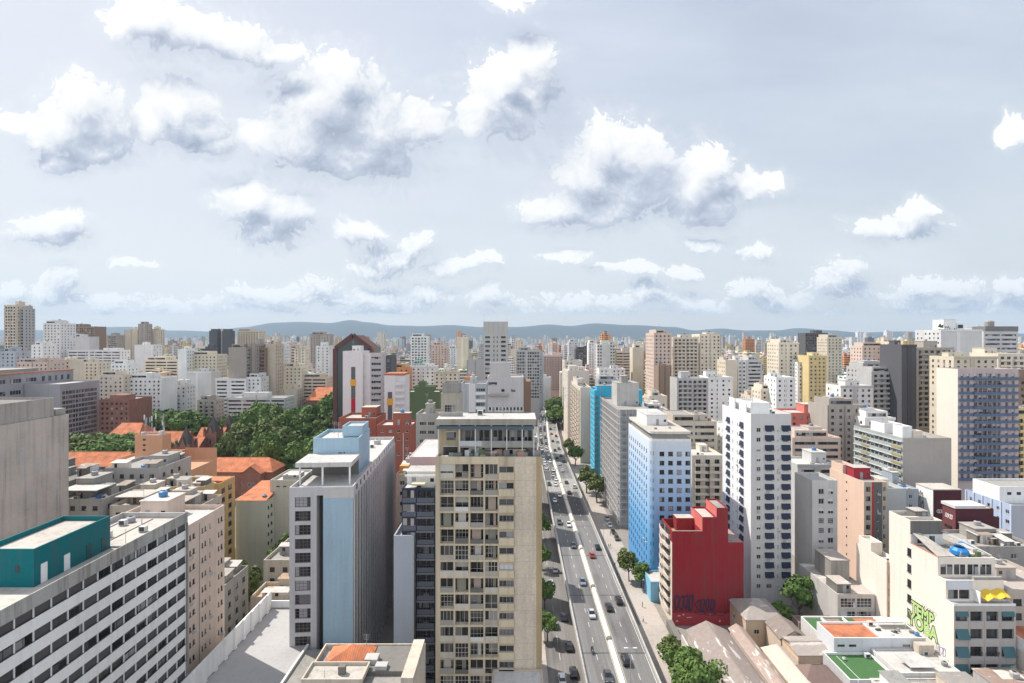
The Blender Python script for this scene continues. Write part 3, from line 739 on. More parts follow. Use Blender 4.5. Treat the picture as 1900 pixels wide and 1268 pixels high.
for q in ((1.2, 2.0, 45.5, 47.2), (4.4, 5, 45.5, 46.2), (4.4, 5, 44, 44.7)): b = MB(); b.box(q[0], q[1], -.03, .03, q[2], q[3], GLASS); s.part('window', b)
# --- beige apartment block, the centre of the picture ---
BEI = paint((.52, .435, .315), .7, streak=.9); BEI_L = paint((.60, .505, .36), .6, streak=.7); BLK = paint((.62, .535, .42), .6, fine=.3); TAN = paint((.44, .325, .19), .6)
s = Bld('apartment_building', 'tall worn beige apartment block with a grid of balconies and a blank right-hand wall', X(808, 96), X(1005.5, 96), 96, 120, 58.9, BEI, roof=CONC, cap=CONC, par=1.0)
s.grid('F', a0=.8, a1=11.2, cols=[(.02, 2.44), (2.68, 5.08), (5.36, 7.74), (8.0, 10.3)], wh=2.6, head=0, top=1.3, fh=2.9, style=['grid', 'door', 'four', 'door', 'half', 'three', 'grid'], rec=1.0, fwd=.38, fm=plain((.47, .45, .41), .6, name='window_frame'), mat=BEI_L, gm=glassmat((1, .95, .86), .75))
s.grid('F', a0=11.2, a1=14.1, cols=[(.15, 2.75)], wh=1.1, head=.25, top=1.5, fh=2.9, style=['four', 'three', 'two'], rec=.22, fm=FRAME_G, gm=glassmat((1, 1, 1), 1.6))
s.strip('F', 14.1, 17.95, BLK); s.strip('F', 17.95, s.w, TAN)
s.finish()
r = random.Random(5); rails = [paint((.42, .37, .30), .6), plain((.30, .28, .25), .6), paint((.55, .50, .43), .5), plain((.13, .12, .11), .6), plain((.58, .57, .55), .5)]
for z in s.floors(1.3, 2.9, 3):
    for a in (.85, 3.5, 6.2, 8.85):
        if r.random() < .7: s.pbox('balcony_front', a, a + 2.35, -.02, .06, z - 2.6, z - 2.6 + r.choice((.75, .9, 1.0)), r.choice(rails))
        if r.random() < .35: s.pbox('side_curtain', a + r.uniform(0, 1.5), a + 1.9, .5, .6, z - 2.5, z - .1, r.choice((paint((.36, .29, .24), .2), paint((.46, .44, .41), .2), paint((.22, .22, .18), .2))))
    s.pbox('window_box', 11.3, 14.0, -.42, -.003, z - 2.75, z - 1.5, BEI_L)
    s.pbox('slab_edge', .82, 11.2, -.05, -.003, z - .02, z + .16, BEI_L)
    s.pbox('panel_joint', 14.12, 17.9, -.012, -.003, z - .02, z + .02, paint((.38, .33, .25), .5))
# set-back top floors, roof slab and terrace clutter
OCH = paint((.44, .36, .235), .8); GUP = paint((.34, .32, .30), .8)
p = s.pbox('upper_storey', .2, 4.2, 3.0, 9.2, 57.9, 63.6, OCH); p2 = s.pbox('upper_storey', 4.2, 17.6, 3.6, 9.2, 57.9, 63.6, GUP)
for x, w, z0, h, m in ((1.6, 1.7, 61.3, 1.5, GLASS), (1.0, 2.6, 58.0, 2.1, GLASS)): e = MB(); e.box(x, x + w, 2.95, 3, z0, z0 + h, m); e.box(x - .1, x + w + .1, 2.93, 2.99, z0 + h, z0 + h + .12, FRAME_W); e.build('window', p)
for i, x in enumerate((5.0, 6.0, 7.6, 8.5, 10.2, 11.1, 12.2, 13.4, 14.6, 15.5, 16.6)): e = MB(); e.box(x, x + (.65 if i % 3 else .9), 3.54, 3.6, 61.0, 63.0, GLASS); e.build('window', p2)
for i, x in enumerate((4.6, 6.6, 8.6, 10.0, 11.8, 13.5, 15.2)): e = MB(); e.box(x, x + 1.2, 3.54, 3.6, 58.1, 60.0, (GLASS, FRAME_W)[i == 2]); e.build('window', p2)
s.pbox('balcony_slab', 4.2, 18, 1.6, 3.55, 60.2, 60.5, CONC); s.pbox('balcony_wall', 4.2, 8.1, 1.6, 1.7, 60.5, 61.4, paint((.50, .50, .52), .3)); s.pbox('balcony_wall', 8.1, 17.8, 1.6, 1.7, 60.5, 61.4, CONC)
s.pbox('roof_slab', -.1, 18.0, 1.4, 9.6, 64.3, 65.4, paint((.36, .33, .28), 1.0), top=LROOF); s.pbox('awning', 0, 17.6, 1.3, 3.5, 63.62, 64.1, plain((.06, .11, .15), .6))
for x in (.2, 4.0, 6.9, 9.8, 12.6, 15.4, 17.5): s.pbox('post', x, x + .16, 1.5, 1.66, 57.9, 64.4, FRAME_W)
for k in range(26):
    x, y = r.uniform(.6, 17.5), r.uniform(.5, 2.6); h = r.uniform(.5, 1.9)
    s.pbox('terrace_box', x, x + r.uniform(.5, 1.6), y, y + .6, 57.95, 57.95 + h, r.choice((CONC, CONC_D, paint((.12, .15, .07), .4), paint((.40, .24, .18), .4), LROOF, paint((.33, .35, .30), .5))))
s.pbox('roof_parapet', .1, 4.4, 4.6, 5, 65.403, 66.2, CONC); s.pbox('roof_pipe', 5, 17, 9, 9.15, 65.403, 65.6, CONC_D); s.mast(3, 7, 3, z=65.4); s.mast(12, 6, 2.4, z=65.4); s.vent(7, 6, z=65.4); s.sheds(6, 77, 57.9)
s = Bld('low_building', 'small white roofed annexe at the foot of the beige apartment block', -4.1, 4.7, 89.5, 95.8, 21.2, paint((.56, .43, .33), .5), roof=LROOF, par=.25); s.finish()
# --- deep red blind wall ---
RED = paint((.285, .017, .027), .55, streak=.9); RED2 = paint((.40, .05, .06), .4); RED_LIT = paint((.62, .16, .14), .35)  # the coral tone is sunlight on the red, put into the colour
s = Bld('red_building', 'building with a deep red blind wall stepped at the top, by the viaduct', 43.5, 63.4, 150, 163, 23.2, RED, roof=CONC, cap=RED_LIT, par=.05)
s.st['L'] = []; s.wall_l = None
s.strip('L', 0, 13, paint((.66, .57, .49), .3)); s.finish()
s.tub('wall', .001, 8.4, 0, 10.5, 23.2, 26.4, RED, roof=paint((.46, .33, .17), .5), par=2.6, t=.25)
s.tub('wall', 8.4, 12.45, 0, 9.5, 23.2, 30.2, RED, roof=PALE_ROOF, par=.5)
s.tub('wall', 12.45, 15.6, 0, 8.6, 23.2, 32.8, RED, roof=CONC, par=.4)
for x, z0, z1, d in ((8.4, 26.4, 30.1, 9.4), (12.45, 30.2, 32.7, 8.5)): s.pbox('lit_side_sheet', x - .05, x - .003, .02, d, z0, z1, RED_LIT)  # thin sheets that carry the sunlit tone of the left faces
s.pbox('stair_house', 3.2, 8.2, 6.5, 10, 23.9, 27.8, RED, top=PALE_ROOF)
s.pbox('coping', -.03, 8.42, -.06, .0, 26.3, 26.55, paint((.70, .45, .38), .3)); s.pbox('coping', 8.36, 8.5, -.05, .0, 26.5, 30.3, RED_LIT)
s.pbox('base_band', .2, 19.9, -.05, -.003, 0, 3.6, RED2)
for k in range(8):
    z = 3.0 + k * 2.95
    s.shelf('L', 'balcony', 1.6, z, 9.6, .55, 1.0, paint((.68, .60, .52), .3), curve=.55)
    e = MB(); e.box(-.02, .03, 1.9, 10.5, z + .1, z + 2.1, GLASS); s.part('window', e)
b = MB(); GRF = plain((.045, .02, .055), .7, name='spray_paint'); fr = lambda a, z, o: s.pt('F', a, z, o + .06)
scribble(b, fr, .8, 4.1, 5.0, 4.6, GRF, 4, .42, 3); scribble(b, fr, 6.6, 4.0, 5.2, 3.4, GRF, 4, .36, 8); scribble(b, fr, 6.0, 2.9, 9, 1.0, GRF, 3, .18, 4)
s.part('graffiti', b)
b = MB(); WSP = paint((.62, .50, .48), .2)
for a, z, w, h in ((1.5, 2.6, .9, .4), (2.9, 2.9, .5, .5), (4, 2.2, 1.6, .25), (10.3, 2.9, .5, .3), (13, 1.0, .5, .7), (1.0, 1.1, .7, .5)): b.poly([s.pt('F', a + q, z + t, .06) for q, t in ((0, 0), (w, .1), (w * .8, h), (.1, h * .8))], WSP)
s.part('paint_patch', b)
# --- blue gradient tower ---
m, t, bs = newmat('graded_blue_paint'); pz = t.sep(pos(t))[2]
cr = t.n('ShaderNodeValToRGB'); e = cr.color_ramp.elements; e[0].position = .02; e[0].color = (.075, .27, .56, 1); e[1].position = 1; e[1].color = (.62, .68, .74, 1)
for q, c in ((.34, (.12, .36, .66, 1)), (.56, (.29, .49, .74, 1)), (.80, (.45, .59, .76, 1))): k = e.new(q); k.color = c
t.l(t.m('DIVIDE', pz, 47.0), cr.inputs[0]); n = t.noise(pos(t), 1.2, 4, .6); v = t.m('ADD', .9, t.m('MULTIPLY', n, .2))
t.l(t.mix(1.0, cr.outputs[0], t.comb(v, v, v), 'MULTIPLY'), bs.inputs['Base Color']); bs.inputs['Roughness'].default_value = .8
BLUEG = m
s = Bld('apartment_building', 'tower painted from deep blue at its foot to white at its top, beside the viaduct', 42.9, 56, 172, 205, 47, BLUEG, roof=LROOF)
cr_ = 2.6
s.grid('F', a0=cr_, a1=13.1, cols=[(.4, 1.9), (3.15, 4.65), (5.9, 7.4), (8.65, 10.15)], wh=1.45, head=.6, top=2.6, fh=2.9, style=['two', 'two', 'one'], fm=FRAME_D)
s.grid('L', a0=0, a1=33 - cr_, n=9, ww=1.0, wh=1.3, head=.6, top=2.6, fh=2.9, style='two', fm=FRAME_D)
s.st['F'].append(dict(a0=0, a1=cr_, rows=[], mat=None, rec=0)); s.st['L'].append(dict(a0=33 - cr_, a1=33, rows=[], mat=None, rec=0))
s.finish(roof=False)
arc = lambda rr, c=cr_: [(cr_ - rr * math.cos(a), cr_ - rr * math.sin(a)) for a in [math.pi / 2 * k / 8 for k in range(9)]]
b = MB(); A = arc(cr_)
for k in range(8): b.poly([(*A[k], 0), (*A[k + 1], 0), (*A[k + 1], 47), (*A[k], 47)], BLUEG)
s.part('wall', b)
b = MB()
for z in s.floors(2.6, 2.9):
    a0, a1 = A[3], A[5]; n = Vector((-.707, -.707)) * .02
    b.poly([(a0[0] + n.x, a0[1] + n.y, z - 1.9), (a1[0] + n.x, a1[1] + n.y, z - 1.9), (a1[0] + n.x, a1[1] + n.y, z - .6), (a0[0] + n.x, a0[1] + n.y, z - .6)], GLASS)
s.part('corner_window', b)
def rr(o): return [(cr_ - (cr_ + o) * math.cos(a), cr_ - (cr_ + o) * math.sin(a)) for a in [math.pi / 2 * k / 8 for k in range(9)]] + [(13.1 + o, -o), (13.1 + o, 33 + o), (-o, 33 + o)]
b = MB(); b.prism(rr(0), 47, 47.01, LROOF); s.part('roof', b)
b = MB(); b.prism(rr(-.9), 47.01, 49.4, paint((.33, .32, .30), .4)); s.part('roof_storey', b)
b = MB(); b.prism(rr(-.15), 49.4, 50.2, paint((.66, .63, .58), .4), top=PALE_ROOF, bottom=True); s.part('roof_slab', b)
b = MB(); b.prism(rr(-.02), 47.01, 47.9, WHITE); b.f.pop(); b.mi.pop(); s.part('parapet', b)
s.house(2.0, 9.2, 13, 28, 3.4, WHITE, z=50.2, top=LROOF); s.tank(3, 5, .5, .5, z=50.2); s.tank(8, 6.5, .5, .5, z=50.2); s.mast(4, 20, 3.5, z=53.6)
# light blue low wall and lot between the blue tower and the red wall
s = Bld('low_building', 'low sky blue shop building with a flat roof between blue tower and red wall', 40.9, 52, 163.4, 171.6, 6.2, paint((.22, .48, .66), .3), roof=CONC_L, par=.5); s.finish(); s.house(4, 8, 3, 6, 2.2, CONC_L)
# --- scaffolded tower wrapped in netting ---
NET = paint((.36, .35, .34), .6)
s = Bld('apartment_building', 'tower wrapped in grey netting and scaffolding behind the blue tower', 43.8, 57, 227, 274, 50, NET, roof=CONC)
s.grid('L', n=12, ww=1.8, wh=1.3, obj=False, gm=paint((.22, .215, .21), .4), rec=.1); s.grid('F', n=4, ww=1.8, wh=1.3, obj=False, gm=paint((.24, .235, .23), .4), rec=.1); s.finish()
b = MB(); POLE = plain((.55, .54, .53), .5)
for k in range(20): y = k * 2.47; b.box(-.9, -.78, y - .06, y + .06, 0, 50.6, POLE)
for z in range(2, 51, 3): b.box(-.92, -.76, 0, 47, z - .07, z + .07, POLE)
for k in range(8): y0 = k * 6; b.tube((-.95, y0, 2), (-.95, y0 + 12 if y0 + 12 < 47 else 47, 38), .09, .09, POLE, 4)
for k in range(6): x = k * 2.6; b.box(x - .05, x + .05, -.8, -.7, 0, 50.6, POLE)
for z in range(2, 51, 3): b.box(-.9, 13.4, -.82, -.68, z - .05, z + .05, POLE)
s.part('scaffolding', b); s.house(2.6, 12.6, 20, 34, 10.2, CONC_L); s.house(5, 8, 22, 28, 3, CONC, z=59.4); s.mast(6, 18, 5, z=53)
# --- cyan wall ---
CYAN = paint((.05, .42, .62), .15)
s = Bld('apartment_building', 'bright cyan painted building seen past the scaffolded tower', 43.2, 69.5, 296, 312, 51.5, CYAN, roof=CONC)
s.grid('L', n=4, ww=1.6, wh=1.5, style='two'); s.finish()
for z in s.floors(2, 2.9, 3): s.shelf('F', 'balcony', .1, z - 2.2, 2.0, .9, 1.0, CONC_D); s.shelf('F', 'balcony', 4.0, z - 2.2, 1.8, .9, 1.0, CONC_D)
s.clutter(random.Random(9))
# --- row of cream towers along the viaduct ---
CRT = paint((.58, .49, .39), .35); CRT2 = paint((.66, .585, .50), .3)
s = Bld('apartment_building', 'cream tower with columns of curved balconies facing the viaduct', 41.5, 48.5, 346, 402, 48.5, CRT2, roof=CONC)
s.grid('L', n=8, ww=1.6, wh=1.5, style='two', fh=2.9, zmin=4); s.finish()
for z in s.floors(2.2, 2.9, 4):
    for a in (3, 17, 31, 45): s.shelf('L', 'balcony', a, z - 1.5, 6.5, .5, .9, CRT, curve=.9)
s.clutter(random.Random(2)); s.house(1, 6, 30, 44, 4, CRT2)
s = Bld('apartment_building', 'taller plain cream tower with a blank wall behind the curved balcony tower', 40.2, 57, 418, 452, 55, CRT2, roof=LROOF)
s.grid('L', n=6, ww=1.5, wh=1.4, style='two', p=.8); s.strip('F', 0, .6, paint((.74, .71, .68), .2)); s.finish(); s.house(2, 8, 8, 20, 4); s.house(9, 14, 4, 12, 3.2)
s = Bld('apartment_building', 'narrow grey balcony tower just right of the curved balcony tower', 49, 57.5, 338, 372, 45, paint((.40, .37, .33), .4), roof=CONC); s.grid('F', n=3, ww=1.7, wh=1.5, style='two', p=.9); s.grid('L', n=7, ww=1.7, wh=1.5, style='two'); s.finish(); s.clutter(random.Random(21))
s = Bld('apartment_building', 'pale far tower at the bend on the right side of the viaduct', 44, 60, 486, 512, 60, paint((.63, .58, .52), .3)); s.grid('L', n=5, ww=1.5, wh=1.4); s.grid('F', n=4, ww=1.5, wh=1.4, p=.6); s.finish(); s.clutter()
# --- tower with navy awnings ---
AW_SHADE = paint((.58, .575, .565), .3); AWN = plain((.022, .03, .06), .75, name='awning_cloth')  # shade of the white front is put into the greyer wall colour
s = Bld('apartment_building', 'tall white tower with rows of navy window awnings', 69.8, 81.8, 160, 182, 57.6, AW_SHADE, roof=LROOF)
s.grid('F', cols=[(1.7, 2.9), (4.6, 6.3), (7.85, 8.25), (9.5, 11.2)], wh=1.25, head=1.2, top=3.0, fh=2.9, style=['two', 'two', 'half'], fm=FRAME_W)
s.grid('L', cols=[(4.2, 6.0), (8.3, 9.0), (11.8, 12.5), (14.6, 16.4)], wh=1.25, head=1.2, top=3.0, fh=2.9, style='two', fm=FRAME_W, mat=paint((.80, .795, .78), .25))
s.finish()
for k, z in enumerate(s.floors(3.0, 2.9, 6)):
    for a in (4.1, 9.0): s.awn('F', 'awning', a, z - 2.0, 2.7, 1.55, .42, AWN)
    for a in (3.7, 14.2): s.awn('L', 'awning', a, z - 2.0, 2.7, 1.55, .42, AWN)
WL = paint((.80, .795, .78), .25)
s.tub('roof_house', 1.2, 7, 3, 14, 56.8, 60.6, WL, roof=LROOF); s.pbox('roof_fin', -.02, .35, 3.5, 8.0, 57.6, 60.2, WL); s.pbox('roof_fin', -.02, .35, 12, 16.5, 57.6, 60.8, WL); s.pbox('roof_frame', 1.0, 3.2, .2, .5, 53.8, 56.6, WL); s.mast(4, 8, 3.2, z=60); s.vent(8.5, 5); s.vent(9.5, 9); s.tank(9, 14)
# --- plain pale tower right of it ---
s = Bld('apartment_building', 'plain pale grey tower with two columns of square windows right of the awning tower', 88.0, 95.5, 160, 170, 37.8, paint((.57, .55, .53), .3), roof=LROOF)
s.grid('F', cols=[(1.9, 3.5), (4.7, 6.3)], wh=1.6, head=.6, top=1.9, fh=2.9, style=['two', 'grid', 'half'], fm=FRAME_W); s.strip('L', 0, 10, paint((.58, .57, .56), .35)); s.finish(); s.mast(2, 5, 2)
# --- pink tower with a red stripe ---
SAL = paint((.72, .52, .41), .3)
s = Bld('apartment_building', 'salmon pink tower with a thin red stripe and a dark red penthouse', 106.6, 113.6, 165, 183, 36, paint((.52, .43, .34), .4), roof=CONC)
s.grid('F', a0=.3, a1=2.3, cols=[(.35, 1.65)], wh=1.4, head=.5, top=1, style='two', fm=FRAME_D)
s.strip('F', 2.4, 3.1, paint((.45, .05, .05), .2)); s.grid('F', a0=3.1, a1=5.6, cols=[(.9, 1.4)], wh=.9, top=2, style='one', mat=paint((.14, .15, .145), .3)); s.grid('F', a0=5.7, a1=7, cols=[(.2, 1.0)], wh=1.5, top=1, style='two')
s.grid('L', cols=[(9, 9.6)], wh=.5, head=1, style='one', mat=SAL, fm=FRAME_D, top=1); s.finish()
s.house(1.3, 6.6, 7, 11, 3.4, paint((.36, .035, .05), .2), top=PALE_ROOF); s.tub('roof_house', .3, 4, 11.2, 17.6, 35.2, 38.6, SAL)
s = Bld('apartment_building', 'plain grey-green wall in half shadow right of the red-striped tower', 115.4, 121.6, 168, 188, 33.2, paint((.50, .52, .50), .2), roof=LROOF); s.finish(); s.house(1, 3.6, 4, 9, 2.5, CREAM)
s = Bld('apartment_building', 'narrow bluish grey block with one window column next to the grey-green wall', 127.4, 131.5, 176, 190, 30.8, paint((.37, .40, .44), .3)); s.grid('F', cols=[(1.0, 2.1)], wh=1.3, style='two', fh=3.2); s.finish(); s.clutter()
# --- louvred slab block ---
GRN = paint((.36, .39, .38), .4)
s = Bld('apartment_building', 'wide slab block with a louvred green-grey side and a blank taupe end wall', 138.6, 156, 193, 221, 44.3, paint((.43, .385, .345), .5, streak=.2), roof=CONC)
s.grid('L', n=11, ww=2.1, wh=1.5, fh=2.9, top=1.2, mat=GRN, style=['four', 'two', 'half', 'four'], fm=plain((.48, .50, .49), .5), rec=.3, zmin=16); s.finish()
BR = paint((.36, .29, .12), .5)
for z in s.floors(1.2, 2.9, 16):
    s.pbox('sunshade', -.5, -.004, .3, 27.7, z - .35, z - .15, paint((.52, .54, .53), .4))
    for y0, y1 in ((.4, 5.6), (18.6, 23)): s.pbox('balcony_front', -.42, -.34, y0, y1, z - 2.9, z - 2.1, BR)
s.tub('roof_house', 2, 5.5, 3, 8, 43.4, 48.0, WHITE, roof=LROOF); s.tub('roof_house', 5.6, 9, 2.5, 6, 43.4, 46.4, CREAM); s.tub('roof_house', 3, 10, 14, 22, 43.4, 47.2, WHITE); s.tank(12, 6); s.mast(5, 18, 4, z=47)
# --- right-hand tower with blue balconies ---
LILW = paint((.52, .43, .42), .3); BLB = paint((.11, .15, .25), .4)
s = Bld('apartment_building', 'tall tower with wavy blue balconies and a blank cream side wall', 178.8, 203.3, 218, 229, 67.6, LILW, roof=CONC)
s.grid('F', cols=[(1.2, 2.3), (3.6, 4.8), (6.5, 8.0), (8.4, 9.9), (10.3, 11.8), (12.2, 13.7), (14.1, 15.6), (16.0, 17.3), (19.2, 20.4), (21.8, 23.0)], wh=1.9, head=.3, top=1.6, fh=2.9, style=['four', 'two', 'door', 'half'], rec=.35, fm=FRAME_W, zmin=20)
s.strip('L', 0, 11, paint((.74, .66, .57), .12)); s.finish()
for z in s.floors(1.6, 2.9, 20): s.shelf('F', 'balcony', 6.0, z - 2.75, 12.2, .9, 1.0, BLB, curve=.7); s.shelf('F', 'balcony', .2, z - 2.75, 5.7, .5, 1.0, BLB, curve=.3); s.shelf('F', 'balcony', 18.3, z - 2.75, 5.8, .5, 1.0, BLB, curve=.3)
r = random.Random(8); PLT = paint((.04, .075, .022), .5)
for z in s.floors(1.6, 2.9, 20):
    for k in range(r.randint(0, 2)): x = r.uniform(6.5, 16.5); s.pbox('potted_plant', x, x + r.uniform(.5, 1.6), -1.2, -.7, z - 1.8, z - 1.8 + r.uniform(.4, .9), PLT)
# --- yellow gridded building ---
YEL = paint((.66, .45, .17), .3); BRN = paint((.28, .11, .05), .3)
s = Bld('apartment_building', 'yellow building with a brown frame grid left of the blue balcony tower', 234, 252, 300, 341, 45.2, YEL, roof=PALE_ROOF)
s.grid('L', n=9, ww=3.0, wh=.9, head=1.6, top=.8, fh=3.3, style='four', fm=FRAME_D, zmin=20); s.finish()
for k in range(10): y = .2 + k * 4.5; s.pbox('frame_column', -.25, -.003, y, y + .35, 0, 44.5, BRN)
for z in s.floors(.8, 3.3, 20): s.pbox('frame_beam', -.2, -.003, .6, 40.5, z - .25, z, BRN)
s.tub('roof_house', 2, 12, 4, 12, 44.3, 49.5, YEL); s.pbox('roof_house', 12.1, 16, 3.5, 9, 44.3, 49.6, paint((.33, .03, .035), .2))
# --- maroon pair and white graffiti wall ---
MAR = paint((.085, .022, .03), .25); GRT = plain((.02, .02, .022), .7, name='spray_paint')
s = Bld('apartment_building', 'building with a white side wall and a dark maroon front carrying small white scrawls', 133.2, 142.2, 172, 179.4, 31.5, MAR, roof=PALE_ROOF, par=.4)
s.grid('L', a0=0, a1=4.5, cols=[(.8, 1.4), (2.4, 3.0)], wh=.8, fh=2.9, style='one', mat=WHITE, fm=FRAME_D, zmin=12); s.strip('L', 4.5, 7.4, WHITE); s.finish(); s.pbox('roof_ledge', -.1, 9.1, -.1, 7.5, 31.52, 31.8, PALE_ROOF)
b = MB(); fr2 = s.pt
scribble(b, lambda a, z, o: s.pt('L', a, z, o), .2, 18, 3.2, 12, GRT, 3, .16, 6); s.part('graffiti', b)
WSPR = plain((.70, .69, .68), .7, name='spray_paint'); b = MB(); scribble(b, lambda a, z, o: s.pt('F', a, z, o), 1.2, 24.2, 3.0, 1.2, WSPR, 4, .16, 41); scribble(b, lambda a, z, o: s.pt('F', a, z, o), 2.0, 20.6, 1.6, 1.3, WSPR, 2, .14, 42); s.part('graffiti', b)
s = Bld('apartment_building', 'dark maroon block with a pale overhanging roof behind the graffiti wall', 122.4, 133.0, 150, 154.6, 32.6, MAR, roof=PALE_ROOF, par=.1)
s.strip('L', 0, 4.6, paint((.16, .05, .055), .3)); s.finish(); s.pbox('roof_slab', -.3, 8.4, -.2, 4.8, 32.62, 33.4, paint((.62, .59, .58), .3)); s.pbox('wall', 10.62, 12.2, 0, 4.6, 0, 30, MAR)
b = MB(); scribble(b, lambda a, z, o: s.pt('L', a, z, o), 1.0, 29.2, 2.6, 1.2, WSPR, 4, .18, 43); s.part('graffiti', b)
b = MB(); b.box(-.03, .02, 1.2, 3.8, 26.3, 27.2, GLASS); s.part('window', b)
LBL = paint((.44, .52, .68), .25)
s = Bld('apartment_building', 'pale blue building with pilasters and a white roof house at the right edge', 152, 172, 165, 182, 28.9, LBL, roof=CONC_L)
s.grid('L', cols=[(1.5, 2.9), (4.8, 6.2), (8.2, 9.6), (11.6, 13), (14.7, 16)], wh=1.2, fh=3.1, style='two', fm=FRAME_W, zmin=6); s.strip('F', 0, 20, paint((.44, .45, .49), .3)); s.finish()
for y in (.1, 3.6, 6.9, 10.3, 13.6, 16.6): s.pbox('pilaster', -.25, -.003, y, y + .5, 0, 28.9, paint((.55, .62, .74), .2))
s.tub('roof_house', .6, 20, 5, 15, 28.0, 33.2, WHITE, roof=CONC)
for x in (3, 6, 9.2, 12.5): e = MB(); e.box(x, x + 1.3, 4.95, 5, 30.6, 31.5, GLASS); s.part('window', e)

# --- cream building with green lettering, bottom right ---
CRW = paint((.79, .715, .63), .22); GRW = paint((.44, .41, .385), .4)
s = Bld('apartment_building', 'stepped cream building with green sprayed letters on its blank side wall', 93.5, 106.7, 115, 117.2, 23.2, GRW, roof=PALE_ROOF, cap=WHITE, par=.3)
ROOT = s.root
s.grid('F', cols=[(.35, 2.9), (3.5, 6.1), (6.9, 9.5), (10.2, 12.8)], wh=2.1, head=.3, top=1.2, fh=3.75, style=['four', 'grid', 'two'], fm=FRAME_D, rec=.5, gm=glassmat((.9, 1, 1.05), .9))
s.strip('L', 0, 2.2, CRW); s.finish()
AWT = plain((.05, .13, .15), .6, name='awning_cloth')
for k, z in enumerate(s.floors(1.2, 3.75)):
    for a in (.3, 10.15):
        if (k, a) not in ((1, 10.15),): s.awn('F', 'awning', a, z - (1.2 if k == 0 else 2.2), 2.65, .9 if k == 0 else 1.9, .35 if k == 0 else .8, AWT)
    for x in (3.15, 6.45, 9.8): s.pbox('pier', x, x + .22, -.06, -.003, z - 3.6, z + .1, GRW)
b = MB()
for k, (a, z) in enumerate(((.4, 12.0), (3.4, 12.2), (6.8, 12.1), (.3, 8.4), (3.4, 8.5), (6.7, 8.4), (10.2, 12))):
    scribble(b, lambda a_, z_, o: s.pt('F', a_, z_, o), a, z, 2.8, .9, (GRT, plain((.22, .09, .10), .7, name='spray_paint'))[k % 3 == 0], 6, .1, 20 + k)
s.part('graffiti', b)
# stepped upper blocks
w1 = s.tub('wall', .0, 12.6, 2.2, 4.4, 0, 27.4, CRW, roof=PALE_ROOF, par=.3)
w2 = s.tub('wall', -.002, 12.6, 4.4, 12.8, 0, 31.4, CRW, roof=CONC, par=.3)
w3 = s.tub('wall', .001, 7.6, 12.8, 15.6, 0, 36.8, CRW, roof=CONC_D, par=.8); 
s.pbox('upper_front', .05, 7.55, 12.6, 12.79, 33.6, 36.7, paint((.17, .165, .155), .8)); s.pbox('upper_front', .05, 7.55, 12.6, 12.79, 31.4, 33.58, WHITE)
s.tub('wall', .002, 7.6, 15.6, 20, 0, 36.8, CRW, roof=CONC_D, par=.8); s.house(3.6, 6.6, 16, 19, 1.8, CONC_D, z=36)
for zz in (24.5, 20.9, 17.3, 13.7, 10.1, 28.3):
    me = window_mesh(1.2, 1.8, 'grid', FRAME_D); link('window', me, s.root, (-.02, 13.6, zz), -math.pi / 2)
for x in (1.6, 4.4): e = MB(); e.box(x, x + 1.3, 12.55, 12.6, 31.5, 33.2, GLASS); s.part('window', e)
# terrace things that belong to the building
for x, w_ in ((.6, 2.6), (3.6, 2.4), (6.6, 2.3), (9.4, 2.4)): e = MB(); e.box(x, x + w_, 4.34, 4.4, 27.7, 29.9, GLASS); e.box(x + w_ * .45, x + w_ * .52, 4.3, 4.34, 27.7, 29.9, FRAME_W); s.part('window', e)
for x, w_ in ((.5, 2.1), (2.9, 2.2)): e = MB(); e.box(x, x + w_, 2.14, 2.2, 23.4, 25.3, GLASS); s.part('window', e)
s.pbox('terrace_wall', .2, 5.8, 2.1, 2.19, 25.4, 27.4, paint((.60, .61, .65), .2)); s.pbox('side_parapet', 5.8, 6.0, .3, 2.2, 23.2, 25.6, WHITE); s.pbox('planter', 6.2, 12.4, 2.25, 2.9, 27.2, 28.0, CONC)
YAW = plain((.72, .47, .035), .6, name='awning_cloth')
b = MB()
for k in range(5):
    x0_, x1_ = 6.1 + k * 1.25, 7.35 + k * 1.25; zs = (25.0, 24.3, 25.1, 24.7, 25.2, 25.0)
    b.poly([(x0_, .1, zs[k] - .5), (x1_, .1, zs[k + 1] - .5), (x1_, 2.1, zs[k + 1] + .5), (x0_, 2.1, zs[k] + .5)], YAW)
    b.poly([(x0_, .1, zs[k] - .55), (x0_, 2.1, zs[k] + .45), (x1_, 2.1, zs[k + 1] + .45), (x1_, .1, zs[k + 1] - .55)], YAW)
s.part('yellow_awning', b)
s.pbox('front_parapet', 0, 13.2, -.03, .0, 22.9, 23.4, WHITE)
b = MB(); b.poly([(.1, 4.6, 31.6), (4.2, 4.6, 31.6), (2.2, 12.5, 34.0), (.3, 12.5, 34.0)], PALE_ROOF); b.poly([(.1, 4.55, 31.5), (.3, 12.45, 33.9), (2.2, 12.45, 33.9), (4.2, 4.55, 31.5)], PALE_ROOF); s.part('lean_to_roof', b)
b = MB(); b.poly([(12.4, 4.9, 31.6), (12.6, 5.2, 31.7), (8.2, 12.5, 34.4), (7.0, 12.5, 34.4)], LROOF); b.box(7.6, 12.4, 6, 12, 31.2, 31.5, LROOF); s.part('white_sheet_roof', b)
s.pbox('roof_rim', .0, .25, 4.5, 12.7, 31.42, 31.6, paint((.52, .22, .12), .3))
r = random.Random(3)
for k in range(9):
    x, y = r.uniform(5, 11.8), r.uniform(4.8, 7.2); s.pbox('terrace_clutter', x, x + r.uniform(.4, 1.3), y, y + .6, 31.1, 31.1 + r.uniform(.4, 1.3), r.choice((CONC, CONC_D, paint((.45, .2, .1), .4), LROOF, paint((.10, .14, .06), .4))))
